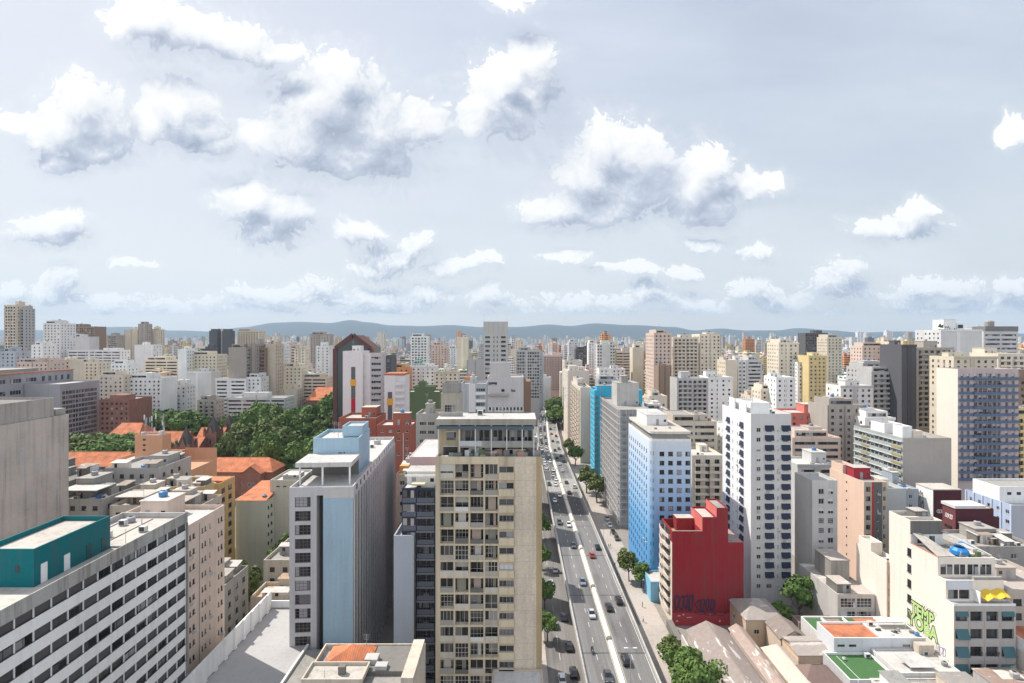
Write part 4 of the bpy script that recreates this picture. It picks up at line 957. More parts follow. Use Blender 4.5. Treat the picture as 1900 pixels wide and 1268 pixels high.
b = MB(); b.lathe([(1.5, 31.3), (1.8, 31.5), (1.7, 32.3), (1.1, 32.9), (0, 33.1)], 6.6, 6.6, plain((.02, .20, .52), .5, name='tarpaulin'), 10); s.part('blue_tarpaulin', b)
# sprayed letters, two rows of fat green capitals outlined in black
GRL = plain((.42, .60, .22), .6, name='spray_paint'); BLKP = plain((.015, .018, .015), .7, name='spray_paint')
for txt, a, z, sz in (('TEMB', 8.9, 15.6, 2.9), ('YOBA', 8.9, 12.5, 3.3)):
    # local +x of text runs towards the camera on this wall
    wtext(txt, sz, BLKP, 'graffiti_outline', s.root, (-.012, a, z), (R(90), 0, R(-90)), .30, .004, 1.25)
    wtext(txt, sz, GRL, 'graffiti', s.root, (-.03, a, z), (R(90), 0, R(-90)), .11, .004, 1.25)
b = MB(); BLU = plain((.12, .15, .42), .7, name='spray_paint')
scribble(b, lambda a_, z_, o: (-o - .004, 4.9 - (a_ - 15), z_), 15.2, 10.4, 2.6, 2.0, BLU, 3, .10, 31); scribble(b, lambda a_, z_, o: (-o - .004, 4.9 - (a_ - 15), z_), 15.2, 8.2, 3.5, 1.3, GRT, 4, .07, 12)
scribble(b, lambda a_, z_, o: (-o - .004, 9 - (a_ - 11), z_), 11, 18.0, 4.2, .9, GRT, 5, .05, 14); s.part('graffiti', b)

# --- smaller cream building left of it ---
s = Bld('apartment_building', 'smaller stepped cream building with a blank sunlit side wall, left of the lettered one', 92.9, 96.3, 135, 147, 24.2, CREAM, roof=PALE_ROOF, cap=CRW)
s.grid('F', cols=[(.5, 1.9)], wh=1.9, fh=3.3, top=3, style='grid', fm=FRAME_D, mat=paint((.58, .45, .33), .4)); s.strip('L', 0, 12, CRW); s.finish(); s.tub('roof_house', .02, 3, 6, 11, 23.3, 26.6, CRW); s.vent(1, 1.5)
s = Bld('apartment_building', 'lower block with a glazed grey front between the pale tower and the small cream building', 83, 92.6, 139, 158, 14, paint((.50, .48, .46), .5), roof=corrmat((.42, .37, .33)), par=.2); s.grid('F', n=2, ww=3.8, wh=2.4, fh=3.4, top=.6, style='grid', gm=glassmat((.9, 1, 1.1), 1.6)); s.finish(); s.house(3, 8, 8, 16, 5.5, CONC); s.house(.5, 4, 1, 6, 2.2, CONC_D)
# --- low houses, sheds and roof terraces at the bottom right ---
def gable(name, label, x0, x1, y0, y1, eave, ridge, axis, wallm, roofm, hip=(0, 0), over=.35, wins=(), z0=0, cat='house', group=None):
    root = empty(name, label, cat, (x0, y0, z0), 0, group); w, d = x1 - x0, y1 - y0; FOOT.append((x0 - 1, x1 + 1, y0 - 1, y1 + 1))
    e, rg = eave - z0, ridge - z0
    b = MB(); b.box(0, w, 0, d, 0, e, wallm)
    if axis == 'x':
        if not hip[0]: b.poly([(0, d, e), (0, 0, e), (0, d / 2, rg - .05)], wallm)
        if not hip[1]: b.poly([(w, 0, e), (w, d, e), (w, d / 2, rg - .05)], wallm)
    else:
        if not hip[0]: b.poly([(0, 0, e), (w, 0, e), (w / 2, 0, rg - .05)], wallm)
        if not hip[1]: b.poly([(w, d, e), (0, d, e), (w / 2, d, rg - .05)], wallm)
    b.build('wall', root)
    b = MB(); o = over; t = .14
    if axis == 'x':
        A, B = (-o + hip[0], d / 2, rg), (w + o - hip[1], d / 2, rg); c = [(-o, -o, e), (w + o, -o, e), (w + o, d + o, e), (-o, d + o, e)]
        F_ = [[c[0], c[1], B, A], [c[2], c[3], A, B]]; F_.append([c[1], c[2], B]) if hip[1] else None; F_.append([c[3], c[0], A]) if hip[0] else None
    else:
        A, B = (w / 2, -o + hip[0], rg), (w / 2, d + o - hip[1], rg); c = [(-o, -o, e), (w + o, -o, e), (w + o, d + o, e), (-o, d + o, e)]
        F_ = [[c[1], c[2], B, A], [c[3], c[0], A, B]]; F_.append([c[0], c[1], A]) if hip[0] else None; F_.append([c[2], c[3], B]) if hip[1] else None
    for f in F_:
        b.poly([(p[0], p[1], p[2] + .02) for p in f], roofm); b.poly([(p[0], p[1], p[2] - t) for p in reversed(f)], roofm)
    for i in range(4): j = (i + 1) % 4; b.poly([(*c[i][:2], e - t), (*c[j][:2], e - t), (*c[j][:2], e + .02), (*c[i][:2], e + .02)], roofm)
    b.tube(A, B, .13, .13, roofm, 5); b.build('roof', root)
    for (fc, a, z, ww, wh) in wins:
        me = window_mesh(ww, wh, 'two', FRAME_W)
        loc, rot = {'F': ((a, -.03, z), 0), 'L': ((-.03, d - a, z), -math.pi / 2), 'R': ((w + .03, a, z), math.pi / 2)}[fc]; link('window', me, root, loc, rot)
    return root
SHED = corrmat((.27, .225, .20), (.52, .485, .445), .55, axis=1); BEIR = corrmat((.50, .43, .36), (.62, .57, .5), .5, axis=1); GRYR = corrmat((.33, .29, .26), (.5, .46, .42), .5)
gable('shed', 'broad shed with a patched brown corrugated roof below the red wall', 44.2, 54.2, 100, 139, 4.6, 7.0, 'y', paint((.55, .5, .45), .7), SHED, hip=(4, 0))
gable('shed', 'narrow shed with a streaked brown and white roof right of the broad brown shed', 54.8, 58.2, 112, 138, 5.6, 6.8, 'y', paint((.5, .42, .38), .7), corrmat((.34, .26, .22), (.56, .52, .48), .55, axis=1))
gable('house', 'old house with a grey hipped roof close to the right corner of the red wall', 59.6, 69.5, 139.5, 150.5, 7.2, 10.0, 'x', paint((.62, .48, .35), .5), GRYR, hip=(4.5, 4.5), wins=(('F', 2, 3.5, 1.4, 1.2), ('F', 6.5, 3.5, 1.2, 1), ('L', 3, 3.5, 1.2, 1.4)))
gable('house', 'long narrow house with a pale beige ridged roof right of the brown sheds', 58.6, 63.6, 106, 128, 6.4, 8.3, 'y', paint((.66, .52, .36), .4), BEIR, hip=(3.5, 2))
gable('house', 'beige house with a flat-pitched grey roof beside the green terrace', 64.3, 71.5, 122.6, 130, 8.0, 9.0, 'x', paint((.66, .51, .38), .4), GRYR, wins=(('F', 5, 5.4, 1.5, .8), ('L', 2, 5, .8, .9)))
gable('house', 'small house with a brown hipped roof and a half maroon front with faded lettering', 60.6, 68.6, 112.6, 119.4, 7.4, 9.9, 'x', paint((.62, .62, .63), .3), corrmat((.19, .13, .11), (.36, .3, .27), .3), hip=(3.3, 3.3))
o = bpy.data.objects[-1] if False else None
gable('house', 'brown roofed cottage between the hipped grey house and the upper green terrace', 64.4, 70.8, 131, 138.5, 7.0, 9.0, 'y', paint((.58, .47, .38), .5), corrmat((.22, .18, .16), (.5, .46, .42), .4))
TURF = newmat('artificial_turf'); m, t, bs = TURF; n = t.noise(pos(t), 1.3, 5, .65); bs.inputs['Roughness'].default_value = .95
t.l(t.mix(n, (.035, .105, .03, 1), (.065, .155, .05, 1)), bs.inputs['Base Color']); TURF = m
s = Bld('terrace_building', 'low building with a bright green turf roof terrace edged in white', 69.2, 79.6, 111.6, 121.4, 9.3, paint((.50, .50, .50), .3), roof=TURF, cap=WHITE, par=.5); s.finish()
s.vent(8.6, 8.2, 8.8)
for k in range(3): s.pbox('wall_panel_rib', 1.5 + k * 3.4, 1.8 + k * 3.4, -.15, -.003, 0, 9.4, WHITE)
b = MB(); b.poly([(2.6, .6, 8.81), (2.7, .6, 8.81), (2.7, 9.2, 8.81), (2.6, 9.2, 8.81)], WHITE); s.part('painted_line', b)
b = MB(); b.lathe([(0, 8.85), (.28, 8.95), (.35, 9.2), (.28, 9.45), (0, 9.55)], 3.4, 7.6, WHITE, 8); s.part('floor_lamp', b)
ORF = tilemat((.50, .17, .075), (1, 0))
s = Bld('terrace_building', 'white low building with an orange tiled roof strip between the two green terraces', 71.8, 92.5, 121.6, 128.6, 12.4, paint((.62, .63, .66), .3), roof=ORF, cap=WHITE, par=.5); s.finish()
s.pbox('roof_slab', 10.6, 20.4, .3, 6.8, 11.9, 12.25, LROOF)
for x in (.8, 3.4, 15.5): b = MB(); b.box(x, x + 1.6, -.03, .02, 10.4, 10.9, GLASS); s.part('window', b)
r = random.Random(12)
for k in range(8): x, y = r.uniform(11, 19), r.uniform(.8, 3.2); s.pbox('roof_unit', x, x + r.uniform(.3, 1.1), y, y + .5, 12.25, 12.25 + r.uniform(.3, .7), r.choice((CONC_D, CONC, WHITE, FRAME_D)))
s.vent(11.2, 5.2, 12.25); s.tank(19.6, 1.2, .5, .8, None, 12.25); s.pbox('pergola', 13, 19.5, 4.4, 6.4, 13.6, 13.75, WHITE)
for x in (13, 19.3): s.pbox('post', x, x + .15, 4.5, 4.65, 12.25, 13.6, WHITE)
s = Bld('terrace_building', 'upper green turf terrace with a brown panel and orange tiles below the pale tower', 72.2, 92.4, 129, 136.5, 9.6, paint((.6, .59, .57), .3), roof=TURF, cap=WHITE, par=.45); s.finish()
s.pbox('brown_panel', 5.2, 9, 3, 6.8, 9.15, 9.3, paint((.30, .22, .19), .5)); s.pbox('tiled_area', 12.6, 18, .6, 6.9, 9.15, 9.35, ORF); s.pbox('white_slab', 18.1, 20, .6, 7, 9.15, 9.5, LROOF); s.pbox('white_low_wall', 4.6, 4.9, .5, 6.8, 9.15, 9.7, WHITE); s.pbox('white_low_wall', 10.0, 10.3, .5, 6.8, 9.15, 9.7, WHITE)
b = MB(); b.poly([(60.2, 151, .01), (92, 151, .01), (92, 138.8, .01), (72, 138.8, .01)], paint((.10, .16, .05), .6)); struct(b, 'yard', 'shaded green yard below the pale grey tower', 'yard')
s = Bld('low_building', 'long low brown roofed wing behind the upper green terrace', 73, 93, 138.8, 142.4, 6.8, paint((.30, .24, .21), .5), roof=corrmat((.16, .12, .10), (.28, .24, .21), .3), par=.1); s.finish()
s = Bld('low_building', 'white walled low building under the green lettering with a tilted white awning', 80.0, 93.2, 112.4, 121.3, 10.2, paint((.62, .60, .58), .4), roof=CONC_L, par=.3); s.finish(); s.vent(10, 6.5); s.tank(11.8, 3, .6, .9); s.pbox('roof_shed', 9.2, 12.6, 6.9, 8.5, 9.9, 12, CRM, top=PALE_ROOF); s.mast(12, 5, 3)
b = MB(); b.poly([(3.2, 1.2, 10.6), (8.6, 1.2, 10.6), (7.4, 4.6, 11.6), (2.2, 4.6, 11.6)], LROOF); b.poly([(2.2, 4.6, 11.5), (7.4, 4.6, 11.5), (8.6, 1.2, 10.5), (3.2, 1.2, 10.5)], LROOF); s.part('tilted_awning', b); s.pbox('post', 3.3, 3.42, 1.25, 1.37, 9.9, 10.55, FRAME_G); s.pbox('wall_window', 1, 2.2, -.04, .02, 7.9, 9.0, FRAME_D)
s = Bld('low_building', 'dark grey roofed low building along the bottom edge below the cream building', 73.5, 93, 98, 112, 9.4, paint((.62, .59, .55), .4), roof=corrmat((.26, .24, .22), (.5, .47, .43), .5), par=.25); s.finish(); s.sheds(3, 22); s.vent(10, 4); s.mast(9, 12, 3); s.house(13, 19, 6, 13, 1.9, CRM, door=False); s.pbox('parapet_wall', 6.2, 7.0, .4, 10, 9.2, 10.4, WHITE)
s = Bld('low_building', 'cluttered roof with rusty sheets at the lower right corner', 94, 108, 100, 113.8, 9.0, paint((.5, .46, .42), .6), roof=corrmat((.28, .20, .16), (.55, .52, .48), .5), par=.2); s.finish(); s.clutter(random.Random(6), 2); s.sheds(5, 3); s.house(1, 5, 6, 12, 2.4, LROOF, door=False)
s = Bld('apartment_building', 'grey-brown block with an orange tiled lower roof at the right edge', 107.6, 122, 118, 134, 25, paint((.46, .40, .35), .5), roof=corrmat((.38, .33, .29))); s.grid('F', n=4, ww=1.9, wh=1.5, fh=3.1, top=1.6, style='four', fm=FRAME_D, p=.85); s.finish(); s.clutter(random.Random(4), 2)
b = MB(); b.poly([(-.0, -6, 14), (9, -6, 14), (9, 0, 17), (0, 0, 17)], ORF); b.poly([(0, 0, 16.9), (9, 0, 16.9), (9, -6, 13.9), (0, -6, 13.9)], ORF); s.part('tiled_lean_to', b); s.pbox('lower_front', 0, 9, -6, -.003, 0, 13.9, CRW); s.pbox('white_edge', -.25, -.0, -6, 0, 13.6, 16.2, WHITE)
s = Bld('apartment_building', 'flat roofed grey house behind the cream building with a blue tank', 112, 132, 136, 148, 27.5, CONC, roof=corrmat((.33, .30, .27))); s.grid('F', n=5, ww=1.5, wh=1.3); s.finish(); s.clutter(random.Random(14), 2); s.sheds(5, 8); s.tank(3, 2, 1.3, 1.2, TANKS[0])

# --- left middle: old roofs between the wall and the green-walled block ---
s = Bld('apartment_building', 'pale green apartment block with a blank wall and an orange tiled roof', -91, -80.9, 175, 180.5, 27.2, paint((.52, .53, .435), .35), roof=TILE, par=.05)
s.grid('R', cols=[(.8, 1.9), (2.9, 4.2)], wh=1.1, fh=2.9, top=1.5, style='two', fm=FRAME_D); s.finish()
b = MB(); b.poly([(0, 0, 27.3), (10, 0, 27.3), (10, 14, 30.2), (2, 14, 30.2)], TILE); b.poly([(2, 14, 30.1), (10, 14, 30.1), (10, 0, 27.2), (0, 0, 27.2)], TILE); s.part('tiled_roof', b); s.pbox('wall', .3, 10, 5.6, 14, 0, 27.1, paint((.52, .53, .435), .35)); s.pbox('coping', -.25, .0, 0, 6, 26.8, 27.6, LROOF); s.tank(8.2, 2.6, .7, .9, TANKS[0], 27.6)
s = Bld('apartment_building', 'taller pale khaki block joined behind the pale green one', -82.5, -68, 181, 196, 32.4, paint((.55, .52, .42), .35), roof=LROOF)
s.grid('F', cols=[(2.0, 3.2), (4.2, 5.4)], wh=.6, head=.9, top=1, kmax=1, style='one'); s.finish(); s.house(3, 8, 3, 9, 1.6, CONC); s.mast(4, 10, 4)
s = bp('apartment_building', 'mustard yellow apartment block with window rows on its side', 352, 407, 165, 898, paint((.58, .40, .18), .5), far=436, roof=CONC)
s.grid('R', cols=[(1.2, 3.2), (5.2, 7.2)], wh=1.5, fh=2.9, top=1.4, style='four', fm=FRAME_D); s.grid('F', n=4, ww=.9, wh=1.2, style='two', p=.8); s.finish()
s.pbox('tiled_cover', .5, 8.8, 3, 8, 34.2, 35.6, TILE); s.house(.4, 4.5, .6, 2.6, 2.6, paint((.58, .42, .2), .5)); s.vent(6, 1)
ORP = paint((.62, .335, .20), .3)
s = bp('apartment_building', 'salmon orange building with a tall orange sloping side wall', 214, 290, 195, 852, ORP, depth=17, roof=CONC_L)
s.grid('F', cols=[(4.5, 5.9), (10.5, 11.9)], wh=.8, fh=6, top=1.2, style='two', kmax=1, fm=FRAME_D); s.finish(); r_ = s
b = MB(); x0, z0, z1 = s.w, 36.3, 27.0
b.poly([(x0, .5, 0), (x0 + 12.5, 17, 0), (x0 + 12.5, 17, 32.5), (x0, .5, z1)], ORP); b.poly([(x0, .5, z1), (x0 + 12.5, 17, 32.5), (x0 - .1, 17, 32.5), (x0 - .1, .5, z1)], ORP); b.poly([(x0 + 12.5, 17, 0), (x0, 17, 0), (x0, 17, 37), (x0 + 12.5, 17, 37)], ORP); s.part('side_wing', b)
t_ = s.tub('tower_room', 4.2, 14.4, 4, 9, 35.4, 44.2, ORP, roof=CONC, par=.4)
for z in (42.2, 40.2, 38.4): e = MB(); e.box(7.2, 8.2, 3.95, 4, z, z + .7, FRAME_D); e.build('window', t_)
s.pbox('terrace_roof', -.5, 10.5, -4.5, -.01, 33.4, 33.9, PALE_ROOF); s.pbox('terrace_wall', .2, 10, -4.2, -3.9, 0, 33.4, CRM)
b = MB(); r = random.Random(17)
for k in range(14): x, y, h = r.uniform(4.6, 14), r.uniform(4.5, 8.5), r.uniform(3, 8); b.tube((x, y, 43.8), (x, y, 43.8 + h), .06, .04, FRAME_G, 4); b.box(x - .2, x + .2, y - .14, y + .14, 43.8 + h - 1.9, 43.8 + h, (FRAME_W, FRAME_G)[k % 2])
s.part('antenna_cluster', b); s.tank(12.5, 6.5, .9, 1.6, FRAME_W, 44); s.tank(6, 6, .8, 1.2, TANKS[1], 44)
spec = [(-121, -108, 141, 156, 38.0, CONC, 'grey block with a white canopy on its roof beside the stained blank wall'), (-107, -96, 142, 157, 36.0, CRM, 'cream block with open roof rooms below the salmon building'),
 (-95.5, -84, 140, 154, 35.4, paint((.50, .44, .37), .6), 'tan block with mixed roof sheds left of the mustard block'), (-139, -122, 146, 164, 41, CONC_D, 'dark grey block with tanks on its roof behind the stained blank wall'),
 (-122, -106, 160, 176, 41.5, paint((.42, .40, .38), .5), 'block with a plain grey side wall in front of the salmon building'), (-105, -91.5, 158, 163.5, 36.5, paint((.62, .47, .24), .5), 'ochre walled block just left of the mustard block'),
 (-84, -66, 122, 133, 24.0, CONC, 'low grey block with a blue water tank behind the parking deck wall'), (-64.5, -47.5, 131, 139, 17.2, CRM, 'low building with tan tiles at the far end of the parking deck'), (-66, -48, 141, 158, 22, paint((.48, .45, .38), .6), 'khaki low block with steps behind the parking deck')]
for i, (x0, x1, y0, y1, H, wm, lab) in enumerate(spec):
    s = Bld('apartment_building', lab, x0, x1, y0, y1, H, wm, roof=[CONC, PALE_ROOF, corrmat((.36, .31, .27)), CONC_D][i % 4] if i != 7 else tilemat((.50, .34, .2)))
    s.grid('R', n=max(2, int((y1 - y0) / 3.5)), ww=1.2, wh=1.2, p=.8, fm=FRAME_D); s.grid('F', n=max(2, int((x1 - x0) / 3.2)), ww=1.3, wh=1.2, p=.8, fm=FRAME_D); s.finish(); s.clutter(random.Random(40 + i), 2.4); s.sheds(5, 60 + i)
    if i in (0, 1, 2): s.pbox('roof_canopy', 1, s.w - 2, .3, 6, H + 1.9, H + 2.1, (LROOF, PALE_ROOF, corrmat((.36, .31, .27)))[i]); s.pbox('roof_room', 1.4, s.w - 2.4, 5.2, 8, H - .9, H + 1.9, (CONC_D, CRM, CONC)[i])
    if i == 6: s.tank(s.w - 3, 2, .8, 1.1, TANKS[0])
# --- the old hospital: brick wings, orange roofs, spires ---
BRK = brickmat(); OR2 = tilemat((.62, .205, .085), (1, 0)); OR3 = tilemat((.62, .205, .085), (0, 1)); OR4 = tilemat((.60, .23, .11), (1, 0))
gable('brick_wing', 'brick hospital wing with a long orange tiled roof and arched windows', -163, -118.5, 262, 277, 15.0, 20.5, 'x', BRK, OR2, hip=(0, 5), wins=tuple([('F', 12 + k * 4.4, z, 1.3, 1.9) for k in range(7) for z in (3.2, 9.0)] + [('R', 3 + k * 4, 9, 1.3, 1.9) for k in range(3)]))
g = gable('brick_wing', 'brick porch wing with a small pointed orange gable', -131, -122, 257.5, 261.8, 15.2, 19.0, 'y', BRK, OR2, wins=(('F', 3, 9, 1.3, 1.9), ('F', 5, 9, 1.3, 1.9)))
gable('tiled_house', 'orange tiled house wing to the left of the long brick wing', -184, -165, 258, 270, 17.5, 23.5, 'y', ORP, OR3, hip=(3, 0))
gable('tiled_house', 'long low house with an orange tiled roof behind the stained blank wall', -196, -160, 222, 234, 26.0, 32.0, 'x', paint((.42, .36, .30), .6), OR2, hip=(3, 3))
gable('tiled_house', 'orange roofed hall between the left trees and the small red brick block', -246, -226, 322, 342, 20, 28, 'x', ORP, OR2, hip=(4, 4))
gable('tiled_house', 'short orange roof beside the palm left of the spires', -222, -196, 318, 332, 17, 24, 'x', BRK, OR2)
gable('brick_wing', 'orange roofed wing with gabled dormers at the leftmost spire', -199, -188, 316, 336, 13, 20.5, 'x', BRK, OR2)
gable('brick_wing', 'orange roofed wing between the first and second spires', -206, -190, 346, 362, 14, 21.5, 'x', BRK, OR2)
gable('brick_wing', 'orange roofed wing between the second and third spires', -206, -192, 376, 388, 15, 22, 'x', BRK, OR2)
gable('brick_wing', 'orange roofed wing at the right hand spire', -205, -184, 412, 424, 17, 24, 'x', BRK, OR2)
gable('brick_wing', 'light orange gabled wing just left of the big trees', -216, -190, 434, 446, 18, 25, 'x', paint((.60, .42, .25), .4), OR4)
gable('brick_wing', 'brick hospital wing with orange roofs behind the big trees', -176, -146, 452, 478, 28, 38, 'x', BRK, OR2, hip=(5, 5), wins=tuple([('F', 2 + k * 3, z, 1.3, 2) for k in range(9) for z in (16, 22)]))
SPI = paint((.105, .088, .085), .7)
def spire(px, D, ytop, label):
    x, zt = X(px, D), Z(ytop, D); root = empty('spire', label, 'spire', (x, D, 0)); FOOT.append((x - 4, x + 4, D - 4, D + 4))
    b = MB(); hw = 3.4; z1 = zt - 11
    b.box(-hw, hw, -hw, hw, 0, z1, BRK)
    for sx in (-1, 1):
        for sy in (-1, 1): b.box(sx * hw - .6, sx * hw + .6, sy * hw - .6, sy * hw + .6, 0, z1 + 1.2, BRK); b.lathe([(.75, z1 + 1.2), (.0, z1 + 4.2)], sx * hw, sy * hw, SPI, 6)
    b.build('tower', root)
    b = MB(); P = [(-hw, -hw, z1), (hw, -hw, z1), (hw, hw, z1), (-hw, hw, z1)]
    for i in range(4): b.poly([P[i], P[(i + 1) % 4], (0, 0, zt)], SPI)
    for (dx, dy) in ((0, -1), (1, 0)):   # steep dormer gables
        a = Vector((dx, dy, 0)); u = Vector((-dy, dx, 0)); f = a * (hw + .1)
        b.poly([tuple(f - u * 1.8 + Vector((0, 0, z1 - 1))), tuple(f + u * 1.8 + Vector((0, 0, z1 - 1))), tuple(f + Vector((0, 0, z1 + 4.6)))], BRK)
        for sg in (-1, 1): b.poly([tuple(f + u * 1.9 * sg + Vector((0, 0, z1 - 1))), tuple(f + Vector((0, 0, z1 + 4.8))), tuple(Vector((0, 0, z1 + 4.8)))], SPI)
    b.tube((0, 0, zt - .3), (0, 0, zt + 1.8), .12, .06, FRAME_D, 4); b.build('spire_roof', root)
    for k, (fc, rot) in enumerate((((-.5, -hw - .04), 0), ((hw + .04, -.5), math.pi / 2))): link('window', window_mesh(1.0, 2.6, 'two', FRAME_D), root, (fc[0], fc[1], z1 - 6), rot)
spire(346, 300, 790, 'dark pointed spire nearest the salmon building, lowest of the four'); spire(396, 332, 770, 'dark pointed spire second from the left, above the orange roofs'); spire(425, 358, 768, 'dark pointed spire third from the left, beside the big trees'); spire(466, 396, 753, 'dark pointed spire farthest right, in front of the long grey hall')
# --- terracotta brick pair behind the hotel ---
TER = paint((.34, .105, .07), .4)
s = bp('brick_building', 'terracotta red block with a flat roof behind the blue hotel', 628, 698, 215, 776, TER, depth=16, roof=PALE_ROOF); s.grid('F', n=4, ww=.8, wh=.9, p=.5); s.finish(); s.clutter(random.Random(5)); s.pbox('lean_to', -4.5, -.01, 1, 14, 0, 41, TER)
s = bp('brick_building', 'lower terracotta red block with a white drainpipe right of the flat roofed one', 699, 765, 205, 789, TER, depth=13, roof=CONC_L); s.grid('F', n=4, ww=1.2, wh=1.0, p=.7, kmax=8); s.finish(); s.pbox('drainpipe', 10, 10.25, -.2, -.003, 20, 44, FRAME_W); s.clutter(random.Random(15))
s = bp('apartment_building', 'small grey office block with three rows of barred windows beside the terracotta block', 772, 815, 178, 768, paint((.42, .40, .36), .4), depth=12, roof=CONC); s.grid('F', cols=[(1.2, 3.4), (3.9, 6.1)], wh=1.2, style='four', rec=.2, top=2.2); s.finish(); s.clutter(random.Random(16), 2)
s = bp('apartment_building', 'low cream block with roof sheds between the hotel and the beige block', 735, 772, 150, 880, CRM, depth=16, roof=CONC); s.grid('F', n=2, ww=1.4, wh=1.2); s.finish(); s.clutter(random.Random(18), 2); s.sheds(3, 9); s.pbox('orange_tank_room', .5, 3, 2, 4, 42, 44, paint((.6, .32, .12), .3))
# --- white block with a striped colour band ---
WH2 = paint((.70, .66, .65), .2)
def colourband(name, lab, pl, pr, D, top, z, bx, depth, panel):
    s = bp(name, lab, pl, pr, D, top, WH2, depth=depth, roof=CONC_L)
    s.grid('R', n=3, ww=2, wh=1.3, style='two'); s.finish(); H = s.H
    for k, m in enumerate(z):
        zt = H - 7.5 - k * 3.0; s.pbox('colour_panel', bx + (0, -.4)[m == 1], bx + 2.0 + (0, .4)[m == 1], -.08, -.003, zt - 2.98, zt, (paint((.13, .12, .12), .2), paint((.70, .36, .05), .2), paint((.45, .02, .04), .2))[m])
    for zc in s.floors(3, 2.9, 20): e = MB(); e.box(-.25, .0, .2, 3, zc - 1.6, zc - .9, FRAME_D); s.part('louvre', e)
    return s
s = colourband('apartment_building', 'white tower with a vertical band of orange, red and dark panels', 636, 673, 257, 652, (0, 0, 1, 0, 0, 2, 2, 0, 0, 1, 0, 0, 0), 4.0, 12, 1); s.clutter(random.Random(19))
s = bp('apartment_building', 'grey sided part of the colour banded tower with stacked balconies', 673.5, 708, 259, 656, paint((.52, .47, .46), .2), depth=12, roof=CONC); s.strip('F', 0, 3.6, WH2)
s.grid('F', a0=3.7, a1=8.9, n=1, ww=4.6, wh=1.2, head=.1, top=1.5, style='four'); s.finish()
for z in s.floors(1.5, 2.9, 20): s.shelf('F', 'balcony', 4.0, z - 2.75, 4.6, .7, .95, paint((.45, .44, .45), .2))
s = bp('apartment_building', 'dark slate block right of the colour banded tower', 708.5, 726, 268, 660, paint((.12, .12, .13), .2), depth=12); s.grid('F', n=2, ww=1.2, wh=1.1); s.finish()
s = colourband('apartment_building', 'shorter white tower with a coloured band and rounded balcony ends', 713, 734, 245, 697, (0, 1, 0, 0, 0, 2, 0, 0, 1), 1.6, 11, 1)
for z in s.floors(1.5, 2.9, 20): s.shelf('F', 'balcony', s.w, z - 2.75, 4.2, .2, 1.3, WH2, curve=.9)
s.pbox('roof_rim', 0, s.w + 4, 0, 11, s.H + .02, s.H + .9, paint((.42, .15, .08), .3)); s.pbox('wall', s.w + .003, s.w + 4.2, .3, 11, 0, s.H, WH2)
# --- dark glass tower with a brown gabled frame ---
D = 330; x0, x1 = X(622, D), X(688, D); root = empty('office_tower', 'dark glass tower framed by a brown pointed gable', 'building', (x0, D, 0)); FOOT.append((x0 - 2, x1 + 2, D, D + 26))
w = x1 - x0; z1, z2 = Z(647, D), Z(622, D); DG = plain((.035, .05, .052), .15, name='window_glass', spec=.6); BRF = paint((.125, .062, .055), .2)
b = MB(); b.prism([(0, 0), (w, 0), (w, 24), (0, 24)], 0, z1, DG); b.poly([(0, 0, z1), (w, 0, z1), (w / 2, 0, z2 - 1.4)], DG); b.build('glass_body', root)
b = MB()
for (p, q) in (((0, 0), (0, z1)), ((w, 0), (w, z1)), ((0, z1), (w / 2, z2)), ((w / 2, z2), (w, z1))):
    d = Vector((q[0] - p[0], q[1] - p[1])).normalized(); n = Vector((-d.y, d.x)) * 1.3; c = [(p[0] + n.x, p[1] + n.y), (p[0] - n.x, p[1] - n.y), (q[0] - n.x, q[1] - n.y), (q[0] + n.x, q[1] + n.y)]
    b.poly([(x, -.6, z) for x, z in c], BRF); b.poly([(x, 1, z) for x, z in reversed(c)], BRF)
    for i in range(4): j = (i + 1) % 4; b.poly([(c[i][0], -.6, c[i][1]), (c[i][0], 1, c[i][1]), (c[j][0], 1, c[j][1]), (c[j][0], -.6, c[j][1])], BRF)
b.poly([(0, 0, z1), (w / 2, 0, z2), (w / 2, 24, z2), (0, 24, z1)], BRF); b.poly([(w / 2, 0, z2), (w, 0, z1), (w, 24, z1), (w / 2, 24, z2)], BRF); b.build('frame', root)
# --- green stepped party wall ---
GRP = paint((.13, .175, .085), .5, fine=.08)
s = bp('apartment_building', 'building with a mossy green stepped blind wall', 752, 815, 300, 727, GRP, depth=14); s.finish(); s.tub('wall', 5, 16, 0, 8, s.H, s.H + 3, GRP); s.tub('wall', 7.5, 11, 0, 6, s.H + 3.001, s.H + 5.6, GRP)
# --- concrete frame tower and white office blocks left of the viaduct bend ---
s = bp('apartment_building', 'stained concrete frame tower top behind the beige apartment block', 818, 853, 175, 730, paint((.44, .40, .32), .8), depth=10, roof=CONC); s.grid('F', cols=[(1.2, 4.6)], wh=2.4, fh=4, top=3.4, style='grid', rec=.6, kmax=8); s.finish(); s.tub('roof_house', .4, 5.7, .6, 9, s.H - .8, s.H + 3.3, CONC); 
s = bp('apartment_building', 'grey block with white ribbon balconies right of the concrete frame tower', 854, 902, 215, 712, paint((.44, .45, .46), .4), depth=14, roof=LROOF); s.grid('F', a0=6, a1=10.2, n=1, ww=3.6, wh=1.3, style='four'); s.strip('F', 3.4, 6, WH2); s.finish()
for z in s.floors(1.5, 2.9, 20): s.shelf('F', 'balcony', 6.1, z - 2.8, 4, .5, .9, WHITE)
s.clutter(random.Random(31))
s = Bld('office_building', 'white office block with vertical ribs and dark window bands just left of the viaduct bend', -13.2, 3.6, 250, 268, 62, paint((.58, .545, .53), .35), roof=LROOF)
s.grid('F', cols=[(.8 + k * 1.62, 1.7 + k * 1.62) for k in range(10)], wh=1.3, top=13.5, fh=5.8, style='one', fm=FRAME_D, zmin=30); s.finish()
